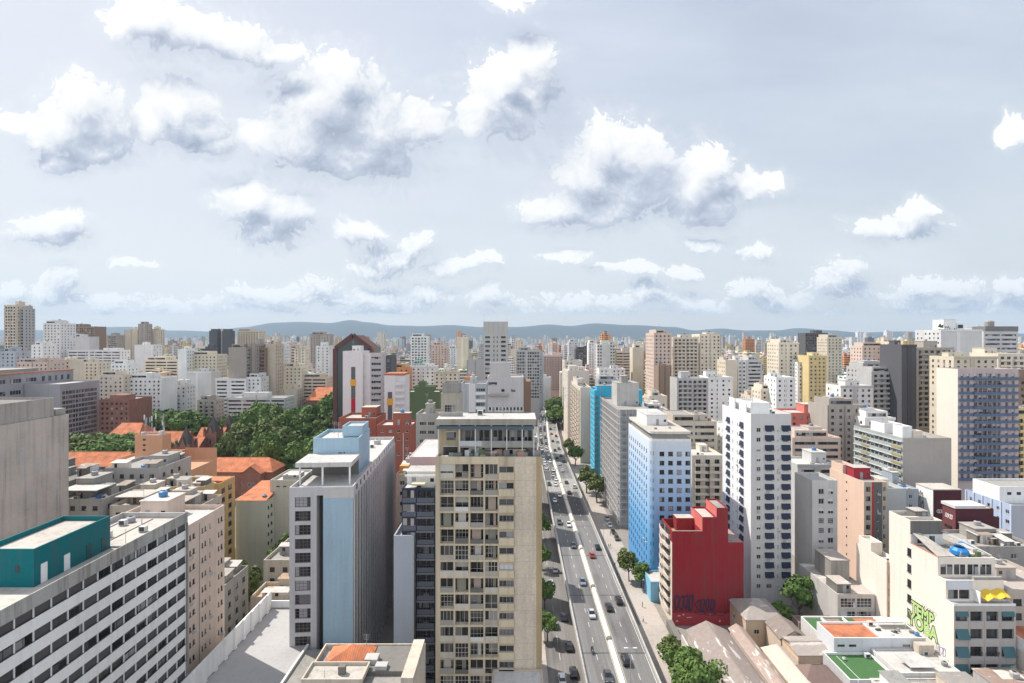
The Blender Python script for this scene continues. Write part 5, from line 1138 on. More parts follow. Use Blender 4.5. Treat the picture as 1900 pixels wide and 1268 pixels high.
for z in (44.5, 38.7, 33): 
    for k in range(11): s.pbox('rib', .3 + k * 1.62, .6 + k * 1.62, -.25, -.003, z, z + 3.4, WHITE)
s.pbox('cornice', .2, 10, -1.2, -.003, 53.4, 54.4, PALE_ROOF)
for q in ((.5, 4.5, 58.2, 59.6), (6.5, 8, 55.2, 56.4), (11, 13, 55.2, 56.4)): e = MB(); e.box(q[0], q[1], -.05, .02, q[2], q[3], GLASS); s.part('window', e)
s.tub('roof_house', 1, 10.8, 3, 12, 61.2, 68.5, paint((.55, .52, .49), .3)); s.pbox('end_wall', 16.804, 20.2, 0, 16, 0, 60, paint((.24, .145, .10), .3))
s = bp('apartment_building', 'tall pale slab tower with a blank crown standing above the skyline at the bend', 897, 942, 354, 597, paint((.50, .48, .45), .25), depth=14, roof=CONC, par=.1)
s.grid('F', cols=[(1.2, 4.2), (6.6, 7.2), (8.8, 9.4), (11.6, 14.6)], wh=1.4, head=.4, top=9.2, fh=2.95, style='two', fm=FRAME_D, zmin=40); s.finish(); s.mast(.4, .4, 8, z=s.H, arms=False); s.mast(15.4, .4, 5, z=s.H, arms=False)
b = MB(); LN = paint((.30, .29, .28), .3)
for k in range(1, 5): b.box(k * 3.2 - .08, k * 3.2 + .08, -.05, -.003, s.H - 8.4, s.H - .2, LN)
s.part('crown_joint', b)

# ================= the middle distance =================
PAL = {'cream': (.66, .58, .47), 'white': (.74, .73, .71), 'grey': (.42, .41, .40), 'pale grey': (.56, .55, .54), 'beige': (.56, .48, .38), 'pinkish': (.60, .47, .40), 'brown': (.27, .19, .14), 'yellow': (.64, .50, .26),
       'bluish grey': (.40, .43, .47), 'purplish grey': (.36, .345, .365), 'dark grey': (.10, .10, .105), 'ochre': (.52, .38, .2), 'orange': (.60, .27, .12), 'coral': (.56, .17, .14), 'taupe': (.37, .33, .29), 'sand': (.60, .53, .42)}
MARKS = [('stained blank wall', 60, 120), ('purplish office block', 148, 335), ('salmon orange building', 280, 200), ('spires', 400, 360), ('big trees', 520, 370), ('gabled glass tower', 655, 330), ('colour banded tower', 670, 257), ('green stepped wall', 783, 300), ('blank crowned slab tower', 920, 354),
         ('bend of the viaduct', 1010, 560), ('curved balcony tower', 1072, 346), ('cyan building', 1140, 296), ('blue graded tower', 1225, 172), ('awning tower', 1430, 160), ('plain pale grey tower', 1520, 160), ('louvred slab block', 1680, 193), ('yellow gridded building', 1695, 300), ('blue balcony tower', 1833, 218)]
USED = {}
def where(px, D):
    best = min(MARKS, key=lambda m: abs(m[1] - px) / 90 + abs(math.log(m[2] / D)))
    dx = px - best[1]
    side = '' if abs(dx) < 18 else ('left of' if dx < 0 else 'right of')
    dist = 'far behind' if D > best[2] * 1.9 else ('behind' if D > best[2] * 1.12 else ('in front of' if D < best[2] * .88 else 'beside'))
    return (f'{dist}, {side} the {best[0]}' if side else f'straight {dist} the {best[0]}') if dist != 'beside' else (f'just {side} the {best[0]}' if side else f'next to the {best[0]}')
def autolabel(ob, colour, form, feat, px, D):
    base = f'{colour} {form} {feat} {where(px, D)}'
    for tryl in (base, ('nearer ' if D < 450 else 'farther ') + base, base + f', at {("the left edge", "left", "centre left", "centre right", "right", "the right edge")[min(5, max(0, int(px / 317)))]}'):
        if len(tryl.split()) <= 16 and tryl not in USED: USED[tryl] = ob; return tryl, None
    first = USED.get(base); g = 'look-alike blocks: ' + base
    if first is not None: first['group'] = g
    return base, g
STY = {'punched': 'with small windows', 'band': 'with ribbon windows', 'balcony': 'with stacked balconies', 'blank': 'with a blank front', 'grid': 'with dense windows'}
def mid(pl, pr, D, top, depth, col, style='punched', side=None, n=None, extra=True, wincol=None):
    x0, x1 = X(pl, D), X(pr, D); H = Z(top, D); w = x1 - x0
    form = 'tower' if H > 62 else ('block' if H > 34 else 'low block')
    c = PAL[col]; k = RNG.uniform(1.0, 1.14); wm = paint(tuple(round(min(.82, v * k), 2) for v in c), .4)
    s = Bld('apartment_building' if style != 'grid' else 'office_building', '', x0, x1, D, D + depth, H, wm)
    l, g = autolabel(s.root, col, form, STY[style], (pl + pr) / 2, D); s.root['label'] = l
    if g: s.root['group'] = g
    ob = D < 300; zm = max(2.5, H - 45)
    vis = 'R' if x1 < 0 else 'L'; vd = depth
    n = n or max(2, int(w / 3.4))
    if style == 'punched': s.grid('F', n=n, ww=1.3, wh=1.3, obj=ob, zmin=zm, p=.93, fm=FRAME_D)
    elif style == 'grid': s.grid('F', n=max(3, int(w / 2.3)), ww=1.7, wh=1.8, obj=ob, zmin=zm, fm=FRAME_D)
    elif style == 'band': s.grid('F', n=max(1, int(w / 9)), ww=(w - 1.6) / max(1, int(w / 9)) - .8, wh=1.25, obj=ob, zmin=zm, fm=FRAME_G)
    elif style == 'balcony':
        s.grid('F', n=n, ww=1.9, wh=1.9, head=.3, obj=ob, zmin=zm, rec=.3, fm=FRAME_G)
        for z in s.floors(1.4, 2.9, zm)[:18]:
            for a in ([w * .08, w * .55] if w > 11 else [w * .15]): s.shelf('F', 'balcony', a, z - 2.7, w * (.36 if w > 11 else .7), 1.0, .95, wm)
    sd = side or RNG.choice(('punched', 'punched', 'blank', 'punched'))
    if sd == 'punched': s.grid(vis, n=max(2, int(depth / 3.6)), ww=1.2, wh=1.25, obj=ob, zmin=zm, p=.9, fm=FRAME_D)
    elif sd == 'band': s.grid(vis, n=max(1, int(depth / 8)), ww=6.2, wh=1.25, obj=ob, zmin=zm, fm=FRAME_G)
    s.finish()
    q = RNG.random()
    if q < .5 and w > 9:      # set-back top storey
        i = RNG.uniform(1, 2.2); a = RNG.uniform(.45, .9); s.tub('upper_storey', i, i + (w - 2 * i) * a, i, depth - i, s.H - .85, s.H + 2.7, s.wall, par=.4); e = MB(); e.box(i + .8, i + (w - 2 * i) * a - .8, i - .04, i, s.H + .3, s.H + 1.7, GLASS); s.part('window', e)
    if q > .35 and style != 'balcony':
        kk = k * RNG.choice((.70, .82, 1.16)); rb = paint(tuple(round(min(.8, v * kk), 2) for v in c), .4)
        if RNG.random() < .5:
            for i in range(3): x = (.0, w * .5 - .3, w - .6)[i]; s.pbox('pilaster', x, x + .6, -.3, -.003, 0, s.H - .2, rb)
        else: s.pbox('cornice', -.25, w + .25, -.35, -.003, s.H - 1.1, s.H + .1, rb); s.pbox('stair_shaft_wall', w * .38, w * .38 + 2.2, -.25, -.003, 0, s.H - 1.15, rb)
    if extra: s.clutter(RNG)
    return s
MID = [  # left skyline
 (8, 30, 520, 566, 14, 'beige', 'grid'), (30.5, 45, 524, 572, 12, 'grey', 'balcony'), (80, 112, 560, 600, 20, 'white', 'punched', 'punched'), (122, 176, 640, 606, 18, 'brown', 'grid'), (231, 256, 700, 612, 14, 'sand', 'blank'), (256.5, 271, 690, 601, 12, 'taupe', 'blank'), (271.5, 293, 705, 611, 14, 'sand', 'blank'),
 (388, 403, 800, 614, 14, 'dark grey', 'blank'), (405, 411, 810, 612, 12, 'white', 'blank'), (412, 428, 800, 614, 12, 'dark grey', 'blank'), (440, 480, 750, 614, 20, 'beige', 'balcony'), (424, 457, 430, 645, 16, 'taupe', 'blank', 'band'), (458, 475, 436, 638, 16, 'taupe', 'blank'), (476, 492, 442, 646, 14, 'brown', 'grid'), (492.5, 511, 446, 638, 16, 'beige', 'blank'),
 (575, 611, 700, 620, 16, 'taupe', 'punched'), (58, 79, 480, 640, 14, 'white', 'punched'), (0, 28, 430, 652, 14, 'bluish grey', 'punched'), (120, 166, 600, 625, 14, 'pale grey', 'blank'), (186, 217, 760, 622, 16, 'taupe', 'grid'), (250, 284, 560, 640, 14, 'white', 'blank'), (345, 402, 480, 658, 18, 'cream', 'punched'), (330, 346, 470, 648, 12, 'white', 'blank'),
 (400, 456, 425, 703, 14, 'white', 'band'), (457, 484, 430, 700, 14, 'white', 'punched'), (421, 530, 400, 738, 16, 'pale grey', 'band'), (230, 300, 392, 702, 18, 'white', 'punched'), (300, 346, 412, 715, 12, 'pale grey', 'punched'), (182, 229, 385, 696, 14, 'cream', 'punched'), (126, 224, 560, 650, 14, 'white', 'band'),
 (205, 236, 450, 675, 14, 'white', 'punched'), (346, 392, 440, 690, 14, 'pale grey', 'blank'), (366, 400, 398, 742, 12, 'taupe', 'balcony'), (512, 528, 470, 640, 12, 'white', 'punched'), (528, 552, 560, 640, 14, 'pinkish', 'band'), (546, 566, 540, 646, 14, 'cream', 'punched'), (586, 612, 520, 642, 14, 'white', 'punched'), (528, 560, 465, 680, 14, 'cream', 'punched'), (552, 606, 470, 700, 16, 'beige', 'band'), (500, 552, 455, 722, 14, 'sand', 'blank'),
 (30, 90, 420, 672, 16, 'pinkish', 'punched'), (90, 130, 440, 668, 14, 'cream', 'punched'), (140, 182, 470, 672, 14, 'cream', 'punched'), (268, 330, 520, 668, 14, 'cream', 'band'),
 # centre
 (762, 793, 560, 624, 14, 'white', 'balcony'), (848, 868, 520, 626, 14, 'cream', 'blank'), (800, 830, 620, 640, 14, 'pinkish', 'punched'), (730, 760, 430, 682, 12, 'orange', 'punched'), (762, 808, 440, 680, 16, 'white', 'punched'), (805, 850, 420, 690, 14, 'cream', 'punched'), (830, 852, 700, 646, 12, 'white', 'punched'), (866, 898, 440, 668, 14, 'grey', 'blank'), (862, 880, 330, 700, 12, 'orange', 'blank'),
 (958, 1002, 500, 650, 18, 'grey', 'grid'), (955, 972, 640, 633, 14, 'cream', 'punched'), (985, 1008, 560, 652, 12, 'bluish grey', 'punched'), (984, 1004, 600, 702, 24, 'bluish grey', 'band'), (1004, 1022, 640, 700, 14, 'white', 'blank'), (1003, 1045, 680, 660, 14, 'pinkish', 'balcony'), (1055, 1072, 700, 634, 14, 'pale grey', 'punched'), (1068, 1092, 660, 648, 14, 'dark grey', 'band'), (1092, 1108, 640, 636, 14, 'white', 'punched'),
 (1113, 1136, 600, 646, 14, 'pinkish', 'punched'), (1136, 1176, 560, 652, 14, 'pinkish', 'band'), (1174, 1194, 520, 645, 14, 'cream', 'blank'), (1112, 1160, 470, 684, 16, 'white', 'punched'), (1110, 1150, 430, 704, 14, 'bluish grey', 'grid'),
 # right
 (1213, 1246, 420, 618, 26, 'pinkish', 'punched'), (1222, 1246, 400, 678, 14, 'brown', 'blank'), (1249, 1296, 440, 626, 20, 'cream', 'balcony', 'punched'), (1298, 1338, 446, 620, 20, 'cream', 'punched', 'punched'), (1256, 1314, 352, 702, 16, 'grey', 'balcony', 'blank'), (1314, 1360, 352, 700, 18, 'white', 'punched', 'blank'), (1346, 1368, 380, 668, 16, 'sand', 'blank'), (1368, 1386, 390, 668, 14, 'white', 'punched'), (1386, 1414, 420, 668, 14, 'pale grey', 'band'),
 (1445, 1482, 420, 636, 20, 'cream', 'punched'), (1494, 1536, 600, 618, 16, 'dark grey', 'grid'), (1500, 1534, 400, 660, 18, 'yellow', 'punched'), (1480, 1500, 410, 672, 12, 'white', 'punched'), (1535, 1563, 520, 626, 18, 'sand', 'punched', 'punched'), (1600, 1652, 440, 642, 16, 'pinkish', 'punched'), (1652, 1668, 430, 634, 14, 'sand', 'blank'), (1600, 1672, 330, 682, 16, 'grey', 'band'), (1617, 1690, 310, 690, 14, 'grey', 'balcony'),
 (1673, 1700, 300, 640, 18, 'dark grey', 'blank', 'blank'), (1700.5, 1770, 300, 645, 16, 'taupe', 'balcony', 'blank'), (1746, 1822, 340, 612, 22, 'pale grey', 'blank', 'punched'), (1825, 1889, 350, 615, 20, 'pale grey', 'band', 'punched'), (1852, 1904, 285, 656, 18, 'cream', 'balcony', 'punched'), (1770, 1850, 270, 662, 16, 'sand', 'punched', 'punched'), (1440, 1475, 330, 700, 16, 'white', 'punched'), (1412, 1445, 340, 722, 14, 'cream', 'punched'), (1465, 1535, 260, 766, 16, 'coral', 'punched'), (1535, 1600, 245, 752, 16, 'taupe', 'punched'),
 (1470, 1560, 232, 812, 16, 'pinkish', 'band'), (1284, 1342, 215, 845, 18, 'cream', 'balcony', 'blank'), (1245, 1330, 235, 782, 18, 'beige', 'band'), (1195, 1240, 300, 760, 16, 'pale grey', 'blank'), (1205, 1238, 330, 735, 14, 'cream', 'punched'), (1605, 1660, 238, 775, 14, 'white', 'punched'), (1480, 1560, 196, 862, 14, 'pale grey', 'band', 'blank'), (1560, 1620, 290, 716, 14, 'white', 'punched'), (1180, 1212, 245, 778, 14, 'taupe', 'punched'), (1888, 1950, 240, 700, 18, 'brown', 'punched'), (1884, 1950, 222, 770, 10, 'yellow', 'balcony'), (1380, 1420, 290, 760, 14, 'beige', 'punched'), (1345, 1400, 240, 790, 14, 'white', 'punched'),
]
for q in MID:
    s = mid(*q)
    if q[0] == 1746:
        s.house(4, 12, 3, 12, 7.5, WHITE); s.pbox('roof_room', 12.5, 17, 3, 9, s.H - .8, s.H + 4, WHITE); e = MB(); e.box(13, 16.4, 2.95, 3, s.H + 1, s.H + 3.2, GLASS); s.part('window', e)
        b = MB(); b.poly([(-2.2, -.1, s.H + 1.6), (1.2, -.1, s.H + 1.0), (1.6, -.1, s.H + 3.4), (.2, -.1, s.H + 2.6), (-.6, -.1, s.H + 4.2)], plain((.03, .07, .03), .6)); b.box(-2, 4.6, -.1, 0, s.H - .1, s.H + .3, FRAME_D); s.part('roof_sign', b)
        wtext('InA', 2.2, FRAME_D, 'roof_lettering', s.root, (3.8, -.05, s.H + .9), (R(90), 0, 0), .04, .05)
    if q[0] == 1700.5: s.pbox('frame', s.w - 2.4, s.w, -.25, -.003, s.H - 40, s.H - 1.5, paint(PAL['taupe'], .4)); s.pbox('frame', 0, s.w, -.3, -.003, s.H - 1.5, s.H, paint(PAL['taupe'], .4))
    if q[0] == 1825: s.pbox('roof_storey', 1, s.w, -.2, 10, s.H + .003, s.H + 3.2, paint((.2, .19, .19), .3)); s.tank(9, 6, 2.5, 4, CONC, s.H + 3.2)
# purple office complex, far left
PUR = paint((.35, .33, .355), .4)
s = Bld('office_building', 'purplish grey office block with a dense grid of white framed windows, left', -300, -278, 329, 360, 52, PUR, roof=LROOF)
s.grid('R', n=11, ww=2.3, wh=2.3, fh=3.0, top=4.2, head=.3, ml=1.4, mr=2.2, style='two', gm=glassmat((1.1, .8, .8), .5), zmin=10, rec=.12, fm=FRAME_W, mat=PUR); s.finish()
b = MB(); b.lathe([(0, 50.4), (.6, 50.5), (0, 50.6)], 22.05, 22, WHITE, 8); s.part('clock', b)
s = Bld('office_building', 'larger purplish block with groups of arched windows and an orange edged roof behind it', -340, -300.5, 300, 366, 58.5, PUR, roof=CONC)
s.grid('R', a0=8, a1=40, n=3, ww=7.5, wh=2.6, fh=7, top=2.4, style='four', kmax=3, rec=.3); s.grid('R', a0=40, a1=65, n=5, ww=2.4, wh=3.4, fh=7, top=2.0, kmax=2, rec=.3); s.finish(); s.pbox('roof_edge', 39, 40.1, 0, 66, 58.51, 59.2, TILE); s.house(8, 30, 10, 50, 3, CONC)
s = bp('brick_building', 'low red brick block with a flat pale roof right of the purplish office block', 184, 240, 352, 742, BRK, depth=22, roof=PALE_ROOF); s.grid('F', n=6, ww=1.5, wh=1.5, obj=False, fh=3.2); s.finish(); s.pbox('upper_floor', 4, 14, 4, 14, s.H - .8, s.H + 2.6, BRK)
# --- rooms of roofs filling the blocks between (each a building of its own) ---
BUF = [9999.0] * 2000
def cover(pl, pr, top, write=True):
    a, c = max(0, int(pl)), min(1999, int(pr)); seen = 0
    for i in range(a, c + 1):
        if top < BUF[i] - 1: seen += 1
        if write: BUF[i] = min(BUF[i], top)
    return seen
def hits(x0, x1, y0, y1): return any(x0 < f[1] and x1 > f[0] and y0 < f[3] and y1 > f[2] for f in FOOT)
cand = []
for s in HEROES:
    y0, h = s.y0, s.z0 + s.H; pl, pr = CX + 1000 * s.x0 / y0, CX + 1000 * (s.x0 + s.w) / y0; cand.append((y0, pl, pr, CY + (CH - h) * 1000 / y0, None))
fr_ = random.Random(77); D = 205.0
while D < 2300:
    row = 24 + D * .008; xx = (-(CX) - 40) * D / 1000
    while xx < (943 + 40) * D / 1000:
        w, d = (fr_.uniform(11, 26) if D < 450 else fr_.uniform(9, 19)), fr_.uniform(12, 20); y0 = D + fr_.uniform(-5, 5); x0 = xx + fr_.uniform(0, 6); px = CX + 1000 * (x0 + w / 2) / y0
        xx = x0 + w + fr_.uniform(1, 6) + (fr_.random() < .12) * 12
        if px < 640 and y0 < (425 if px < 380 else 495): continue
        if 130 < px < 200 and y0 < 300: continue
        if y0 < 300: env = CH - 165 * y0 / 1000
        elif y0 < 480: env = CH - 85 * y0 / 1000
        elif y0 < 800: env = CH - 44 * y0 / 1000
        else: env = CH - 22 * y0 / 1000
        h = env * fr_.uniform(.42, .98)
        if y0 > 480 and fr_.random() < .22: h *= fr_.uniform(1.1, 1.45)
        h = max(9, h)
        if hits(x0, x0 + w, y0, y0 + d): continue
        cand.append((y0, CX + 1000 * x0 / y0, CX + 1000 * (x0 + w) / y0, CY + (CH - h) * 1000 / y0, (x0, w, d, h)))
    D += row
cand.sort(key=lambda c: c[0])
# far facades: window pattern drawn by the material, one colour per building
m, t, bs = newmat('far_facade'); FARM = m
g_ = t.n('ShaderNodeNewGeometry'); p = g_.outputs['Position']; nn = t.sep(g_.outputs['Normal']); sp = t.sep(p)
oi = t.n('ShaderNodeObjectInfo'); at = t.n('ShaderNodeAttribute', attribute_name='tint'); rnd = t.n('ShaderNodeAttribute', attribute_name='style').outputs['Fac']
u = t.m('ADD', t.m('MULTIPLY', sp[0], t.m('ABSOLUTE', nn[1])), t.m('MULTIPLY', sp[1], t.m('ABSOLUTE', nn[0])))
pit = t.mr(rnd, 0, 1, 2.3, 4.2); fu = t.m('FRACT', t.m('DIVIDE', u, pit)); fz = t.m('FRACT', t.m('DIVIDE', sp[2], 2.95))
wu = t.mr(t.m('FRACT', t.m('MULTIPLY', rnd, 7.3)), 0, 1, .38, 1.02)
win = t.m('MULTIPLY', t.m('LESS_THAN', fu, wu), t.m('MULTIPLY', t.m('GREATER_THAN', fz, .36), t.m('LESS_THAN', fz, .84)))
win = t.m('MULTIPLY', win, t.m('LESS_THAN', t.m('ABSOLUTE', nn[2]), .5))
colm = t.n('ShaderNodeTexWhiteNoise'); t.l(t.comb(t.m('FLOOR', t.m('DIVIDE', u, pit)), t.m('MULTIPLY', rnd, 91.0), t.m('MULTIPLY', nn[0], 3.0)), colm.inputs[0])
win = t.m('MULTIPLY', win, t.m('GREATER_THAN', colm.outputs[0], .30))
wn = t.n('ShaderNodeTexWhiteNoise'); t.l(t.comb(t.m('FLOOR', t.m('DIVIDE', u, pit)), t.m('FLOOR', t.m('DIVIDE', sp[2], 2.95)), 0.0), wn.inputs[0])
dark = t.mr(wn.outputs[0], 0, 1, .012, .12); big = t.noise(p, .11, 3, .6)
colr = t.mix(1.0, at.outputs['Color'], t.comb(t.mr(big, .2, .8, .72, 1.1), t.mr(big, .2, .8, .72, 1.1), t.mr(big, .2, .8, .7, 1.1)), 'MULTIPLY')
t.l(t.mix(win, colr, t.comb(dark, dark, t.m('MULTIPLY', dark, 1.08))), bs.inputs['Base Color']); bs.inputs['Roughness'].default_value = .8; bs.inputs['Specular IOR Level'].default_value = .2
PK = ['cream', 'white', 'pale grey', 'beige', 'pinkish', 'white', 'cream', 'grey', 'taupe', 'sand', 'sand', 'white', 'bluish grey', 'yellow', 'brown', 'pale grey', 'white', 'cream', 'dark grey', 'orange']
def far_shape(mb, x0, y0, w, d, h, r, cols, sty, c, st):
    n0 = len(mb.f); rc = tuple(.25 + .6 * r.random() * v for v in (.9, .86, .8)) if r.random() < .85 else (.46, .16, .07)
    mb.box(x0, x0 + w, y0, y0 + d, 0, h, FARM, bottom=False); n1 = len(mb.f); b2 = []
    k = r.random(); hw, hd = w * r.uniform(.25, .5), d * r.uniform(.3, .6); hx, hy = x0 + r.uniform(.1, .9) * (w - hw), y0 + r.uniform(.2, .9) * (d - hd)
    mb.box(hx, hx + hw, hy, hy + hd, h, h + r.uniform(2, 5.5), FARM, bottom=False)
    if k < .6: hx2 = x0 + r.uniform(0, .7) * w; mb.box(hx2, hx2 + 2.5, y0 + .3, y0 + 3, h, h + r.uniform(1.2, 2.6), FARM, bottom=False)
    if k < .4: mb.lathe([(1, h + 1), (1.1, h + 2.6), (0, h + 3)], x0 + w * .8, y0 + d * .7, FARM, 6)
    for i in range(n0, len(mb.f)):
        top = abs(Vector(mb.v[mb.f[i][0]]).z - Vector(mb.v[mb.f[i][2]]).z) < .01
        cols.append(rc if top else c); sty.append(st)
def far_build(name, mb, cols, sty):
    me = mb.mesh(name)
    a = me.attributes.new('tint', 'FLOAT_COLOR', 'FACE'); a.data.foreach_set('color', [v for c in cols for v in (*c, 1)])
    a = me.attributes.new('style', 'FLOAT', 'FACE'); a.data.foreach_set('value', sty)
    return link(name, me)
NIND = len(HEROES); rest = MB(); rc_, rs_ = [], []; nfar = 0
for (y0, pl, pr, top, q) in cand:
    vis = cover(pl, pr, top)
    if q is None: continue
    need = max(2, .22 * (min(pr, 1900) - max(pl, 0)))
    x0, w, d, h = q; px = (pl + pr) / 2; k = fr_.choice(PK); c = tuple(min(.84, v * q_) for q_ in [fr_.uniform(.95, 1.3)] for v in PAL[k])
    if vis < need:
        if y0 > 500: far_shape(rest, x0, y0, w, d, h, fr_, rc_, rs_, c, fr_.random())
        continue
    if NIND < 292 and y0 < 1300 and pr - pl > 8:
        NIND += 1
        if y0 < 420:
            wm = paint(tuple(round(v, 2) for v in c), .5); s = Bld('apartment_building', '', x0, x0 + w, y0, y0 + d, h, wm); ob = y0 < 300
            st = fr_.choice(('punched', 'punched', 'band', 'balcony', 'blank')); zm = max(2.5, h - 22)
            if st != 'blank': s.grid('F', n=max(2, int(w / 3.3)) if st != 'band' else max(1, int(w / 8)), ww=1.35 if st == 'punched' else (1.9 if st == 'balcony' else 6), wh=1.3 if st != 'balcony' else 1.7, obj=ob, zmin=zm, p=.92, fm=FRAME_D)
            s.grid('R' if x0 < 0 else 'L', n=max(2, int(d / 3.6)), ww=1.2, wh=1.25, obj=ob, zmin=zm, p=.8, fm=FRAME_D); s.finish(); s.clutter(fr_, 1.6); ob_ = s.root
        else:
            mb = MB(); cc, ss = [], []; st = fr_.choice(('punched', 'band', 'grid')); sv = {'punched': fr_.uniform(0, .06), 'band': fr_.uniform(.124, .135), 'grid': fr_.uniform(.05, .09)}[st]
            far_shape(mb, 0, 0, w, d, h, fr_, cc, ss, c, sv); ob_ = far_build('apartment_building', mb, cc, ss); ob_.location = (x0, y0, 0)
        l, g = autolabel(ob_, k, 'tower' if h > 62 else ('block' if h > 34 else 'low block'), STY[st], px, y0); tag(ob_, l, 'building', g)
    else: far_shape(rest, x0, y0, w, d, h, fr_, rc_, rs_, c, fr_.random())
# the far city: thousands of buildings out to the hills
D = 2300.0
while D < 8600:
    xx = -1.02 * D
    while xx < 1.02 * D:
        w = fr_.uniform(12, 28); h = fr_.choice((9, 12, 18, 26, 34, 48, 62, 80)) * fr_.uniform(.7, 1.15)
        cl = math.sin(xx * .0021 + D * .0013) + math.sin(xx * .0007 - D * .002)
        if cl < -.3: h *= .42
        if cl > 1.0: h *= 1.25
        k = fr_.choice(PK); c = tuple(min(.88, v * q_) for q_ in [fr_.uniform(1.0, 1.55)] for v in PAL[k]); 
        if fr_.random() < .82: far_shape(rest, xx, D + fr_.uniform(-30, 30), w, fr_.uniform(14, 30), h, fr_, rc_, rs_, c, fr_.random())
        xx += w + fr_.uniform(4, 40) + D * .004
    D += 34 + D * .013
o = far_build('far_city', rest, rc_, rs_); tag(o, 'thousands of far pale city buildings reaching to the hills', 'city', kind='stuff')
print('IND', NIND, 'far faces', len(rest.f))
# hills
RID = [(-200, 612), (50, 611), (150, 606), (200, 604), (300, 612), (380, 614), (430, 606), (500, 596), (540, 594), (600, 597), (640, 590.5), (670, 595), (720, 602), (780, 603), (830, 601), (890, 605), (960, 605), (1020, 600), (1060, 603), (1110, 597.5), (1180, 601), (1260, 605), (1300, 612), (1350, 608), (1400, 612), (1460, 612), (1500, 607), (1560, 612), (1620, 616), (1700, 614), (1760, 616), (1900, 618), (2100, 617)]
def ridge(px):
    for (a, ya), (c, yc) in zip(RID, RID[1:]):
        if a <= px <= c: t_ = (px - a) / (c - a); t_ = t_ * t_ * (3 - 2 * t_); return ya + (yc - ya) * t_
    return 616
m, t, bs = newmat('forest_hill'); n = t.noise(pos(t), .004, 8, .7); t.l(t.mix(n, (.010, .018, .022, 1), (.035, .052, .05, 1)), bs.inputs['Base Color']); bs.inputs['Roughness'].default_value = 1
from mathutils import noise as mno
b = MB(); NX, NY = 260, 14; V = []
for j in range(NY + 1):
    f = j / NY; Y = 8700 + 2600 * f
    for i in range(NX + 1):
        px = -250 + 2450 * i / NX; x = X(px, 9700) * (Y / 9700) ** .6; hz = Z(ridge(px), 9700)
        pr_ = math.sin(math.pi * min(1, f / .77) * .5) if f < .385 * 2 else math.cos((f - .77) / .23 * math.pi / 2)
        nz = mno.noise(Vector((x * .0016, Y * .0022, 3))) * 38 + mno.noise(Vector((x * .005, Y * .005, 7))) * 16
        V.append((x, Y, max(-3, hz * max(0, pr_) ** 1.3 + nz * (0 if f in (0, 1) else 1) * (0.25 + .75 * abs(math.sin(math.pi * f * 1.3))) * .5)))
me = bpy.data.meshes.new('hills'); me.from_pydata(V, [], [(j * (NX + 1) + i, j * (NX + 1) + i + 1, (j + 1) * (NX + 1) + i + 1, (j + 1) * (NX + 1) + i) for j in range(NY) for i in range(NX)]); me.materials.append(m); me.shade_smooth()
tag(link('hills', me), 'long low wooded hills along the horizon', 'hills', kind='structure')

# ================= trees =================
m, t, bs = newmat('foliage'); LEAF = m
oi = t.n('ShaderNodeObjectInfo').outputs['Random']; n = t.noise(t.n('ShaderNodeTexCoord').outputs['Object'], .9, 3, .6)
c = t.mix(oi, (.055, .125, .027, 1), (.092, .155, .034, 1)); c = t.mix(t.m('GREATER_THAN', t.m('FRACT', t.m('MULTIPLY', oi, 13.7)), .62), c, (.10, .115, .036, 1)); c = t.mix(t.mr(n, .35, .7), c, (.14, .20, .052, 1)); t.l(c, bs.inputs['Base Color']); bs.inputs['Roughness'].default_value = .75; bs.inputs['Specular IOR Level'].default_value = .25
BARK = paint((.13, .10, .075), .5)
def crown_mesh(seed, rx, rz, clumps, leaves, size, oblate=1.0):
    r = random.Random(seed); V, Fc = [], []
    for k in range(clumps):
        th = r.uniform(0, 6.283); ph = math.acos(r.uniform(-.45, 1)); q = r.uniform(.45, 1.0) * (.82 + .18 * math.sin(3 * th + seed))
        cx, cy, cz = rx * q * math.sin(ph) * math.cos(th), rx * q * math.sin(ph) * math.sin(th), rz * q * math.cos(ph)
        cr = rx * r.uniform(.22, .42)
        for i in range(leaves):
            d = Vector((r.gauss(0, 1), r.gauss(0, 1), r.gauss(.25, 1))).normalized(); rad = cr * r.uniform(.55, 1.05) ** .6
            p = Vector((cx, cy, cz)) + Vector((d.x, d.y, d.z * .72)) * rad
            nrm = (d + Vector((r.gauss(0, .45), r.gauss(0, .45), r.gauss(.25, .4)))).normalized()
            a = nrm.orthogonal().normalized(); a = (Matrix.Rotation(r.uniform(0, 6.283), 3, nrm) @ a); bb = nrm.cross(a); s_ = size * r.uniform(.6, 1.35)
            j = len(V); V += [tuple(p + a * s_), tuple(p + bb * s_ * .6), tuple(p - a * s_), tuple(p - bb * s_ * .6)]; Fc.append((j, j + 1, j + 2, j + 3))
    me = bpy.data.meshes.new('crown'); me.from_pydata(V, [], Fc); me.materials.append(LEAF); return me
def trunk_mesh(seed, h, rx, r0):
    r = random.Random(seed); b = MB(); b.tube((0, 0, 0), (.15, .1, h * .55), r0, r0 * .7, BARK, 8)
    for k in range(6):
        a = k * 1.05 + r.uniform(-.3, .3); q = r.uniform(.45, .75) * rx; z = h * r.uniform(.38, .55); mid_ = (q * .5 * math.cos(a), q * .5 * math.sin(a), z + (h - z) * .35)
        b.tube((.1, .08, z), mid_, r0 * .5, r0 * .32, BARK, 6); b.tube(mid_, (q * math.cos(a), q * math.sin(a), h * r.uniform(.75, 1.05)), r0 * .32, r0 * .12, BARK, 5)
    return b.mesh('trunk')
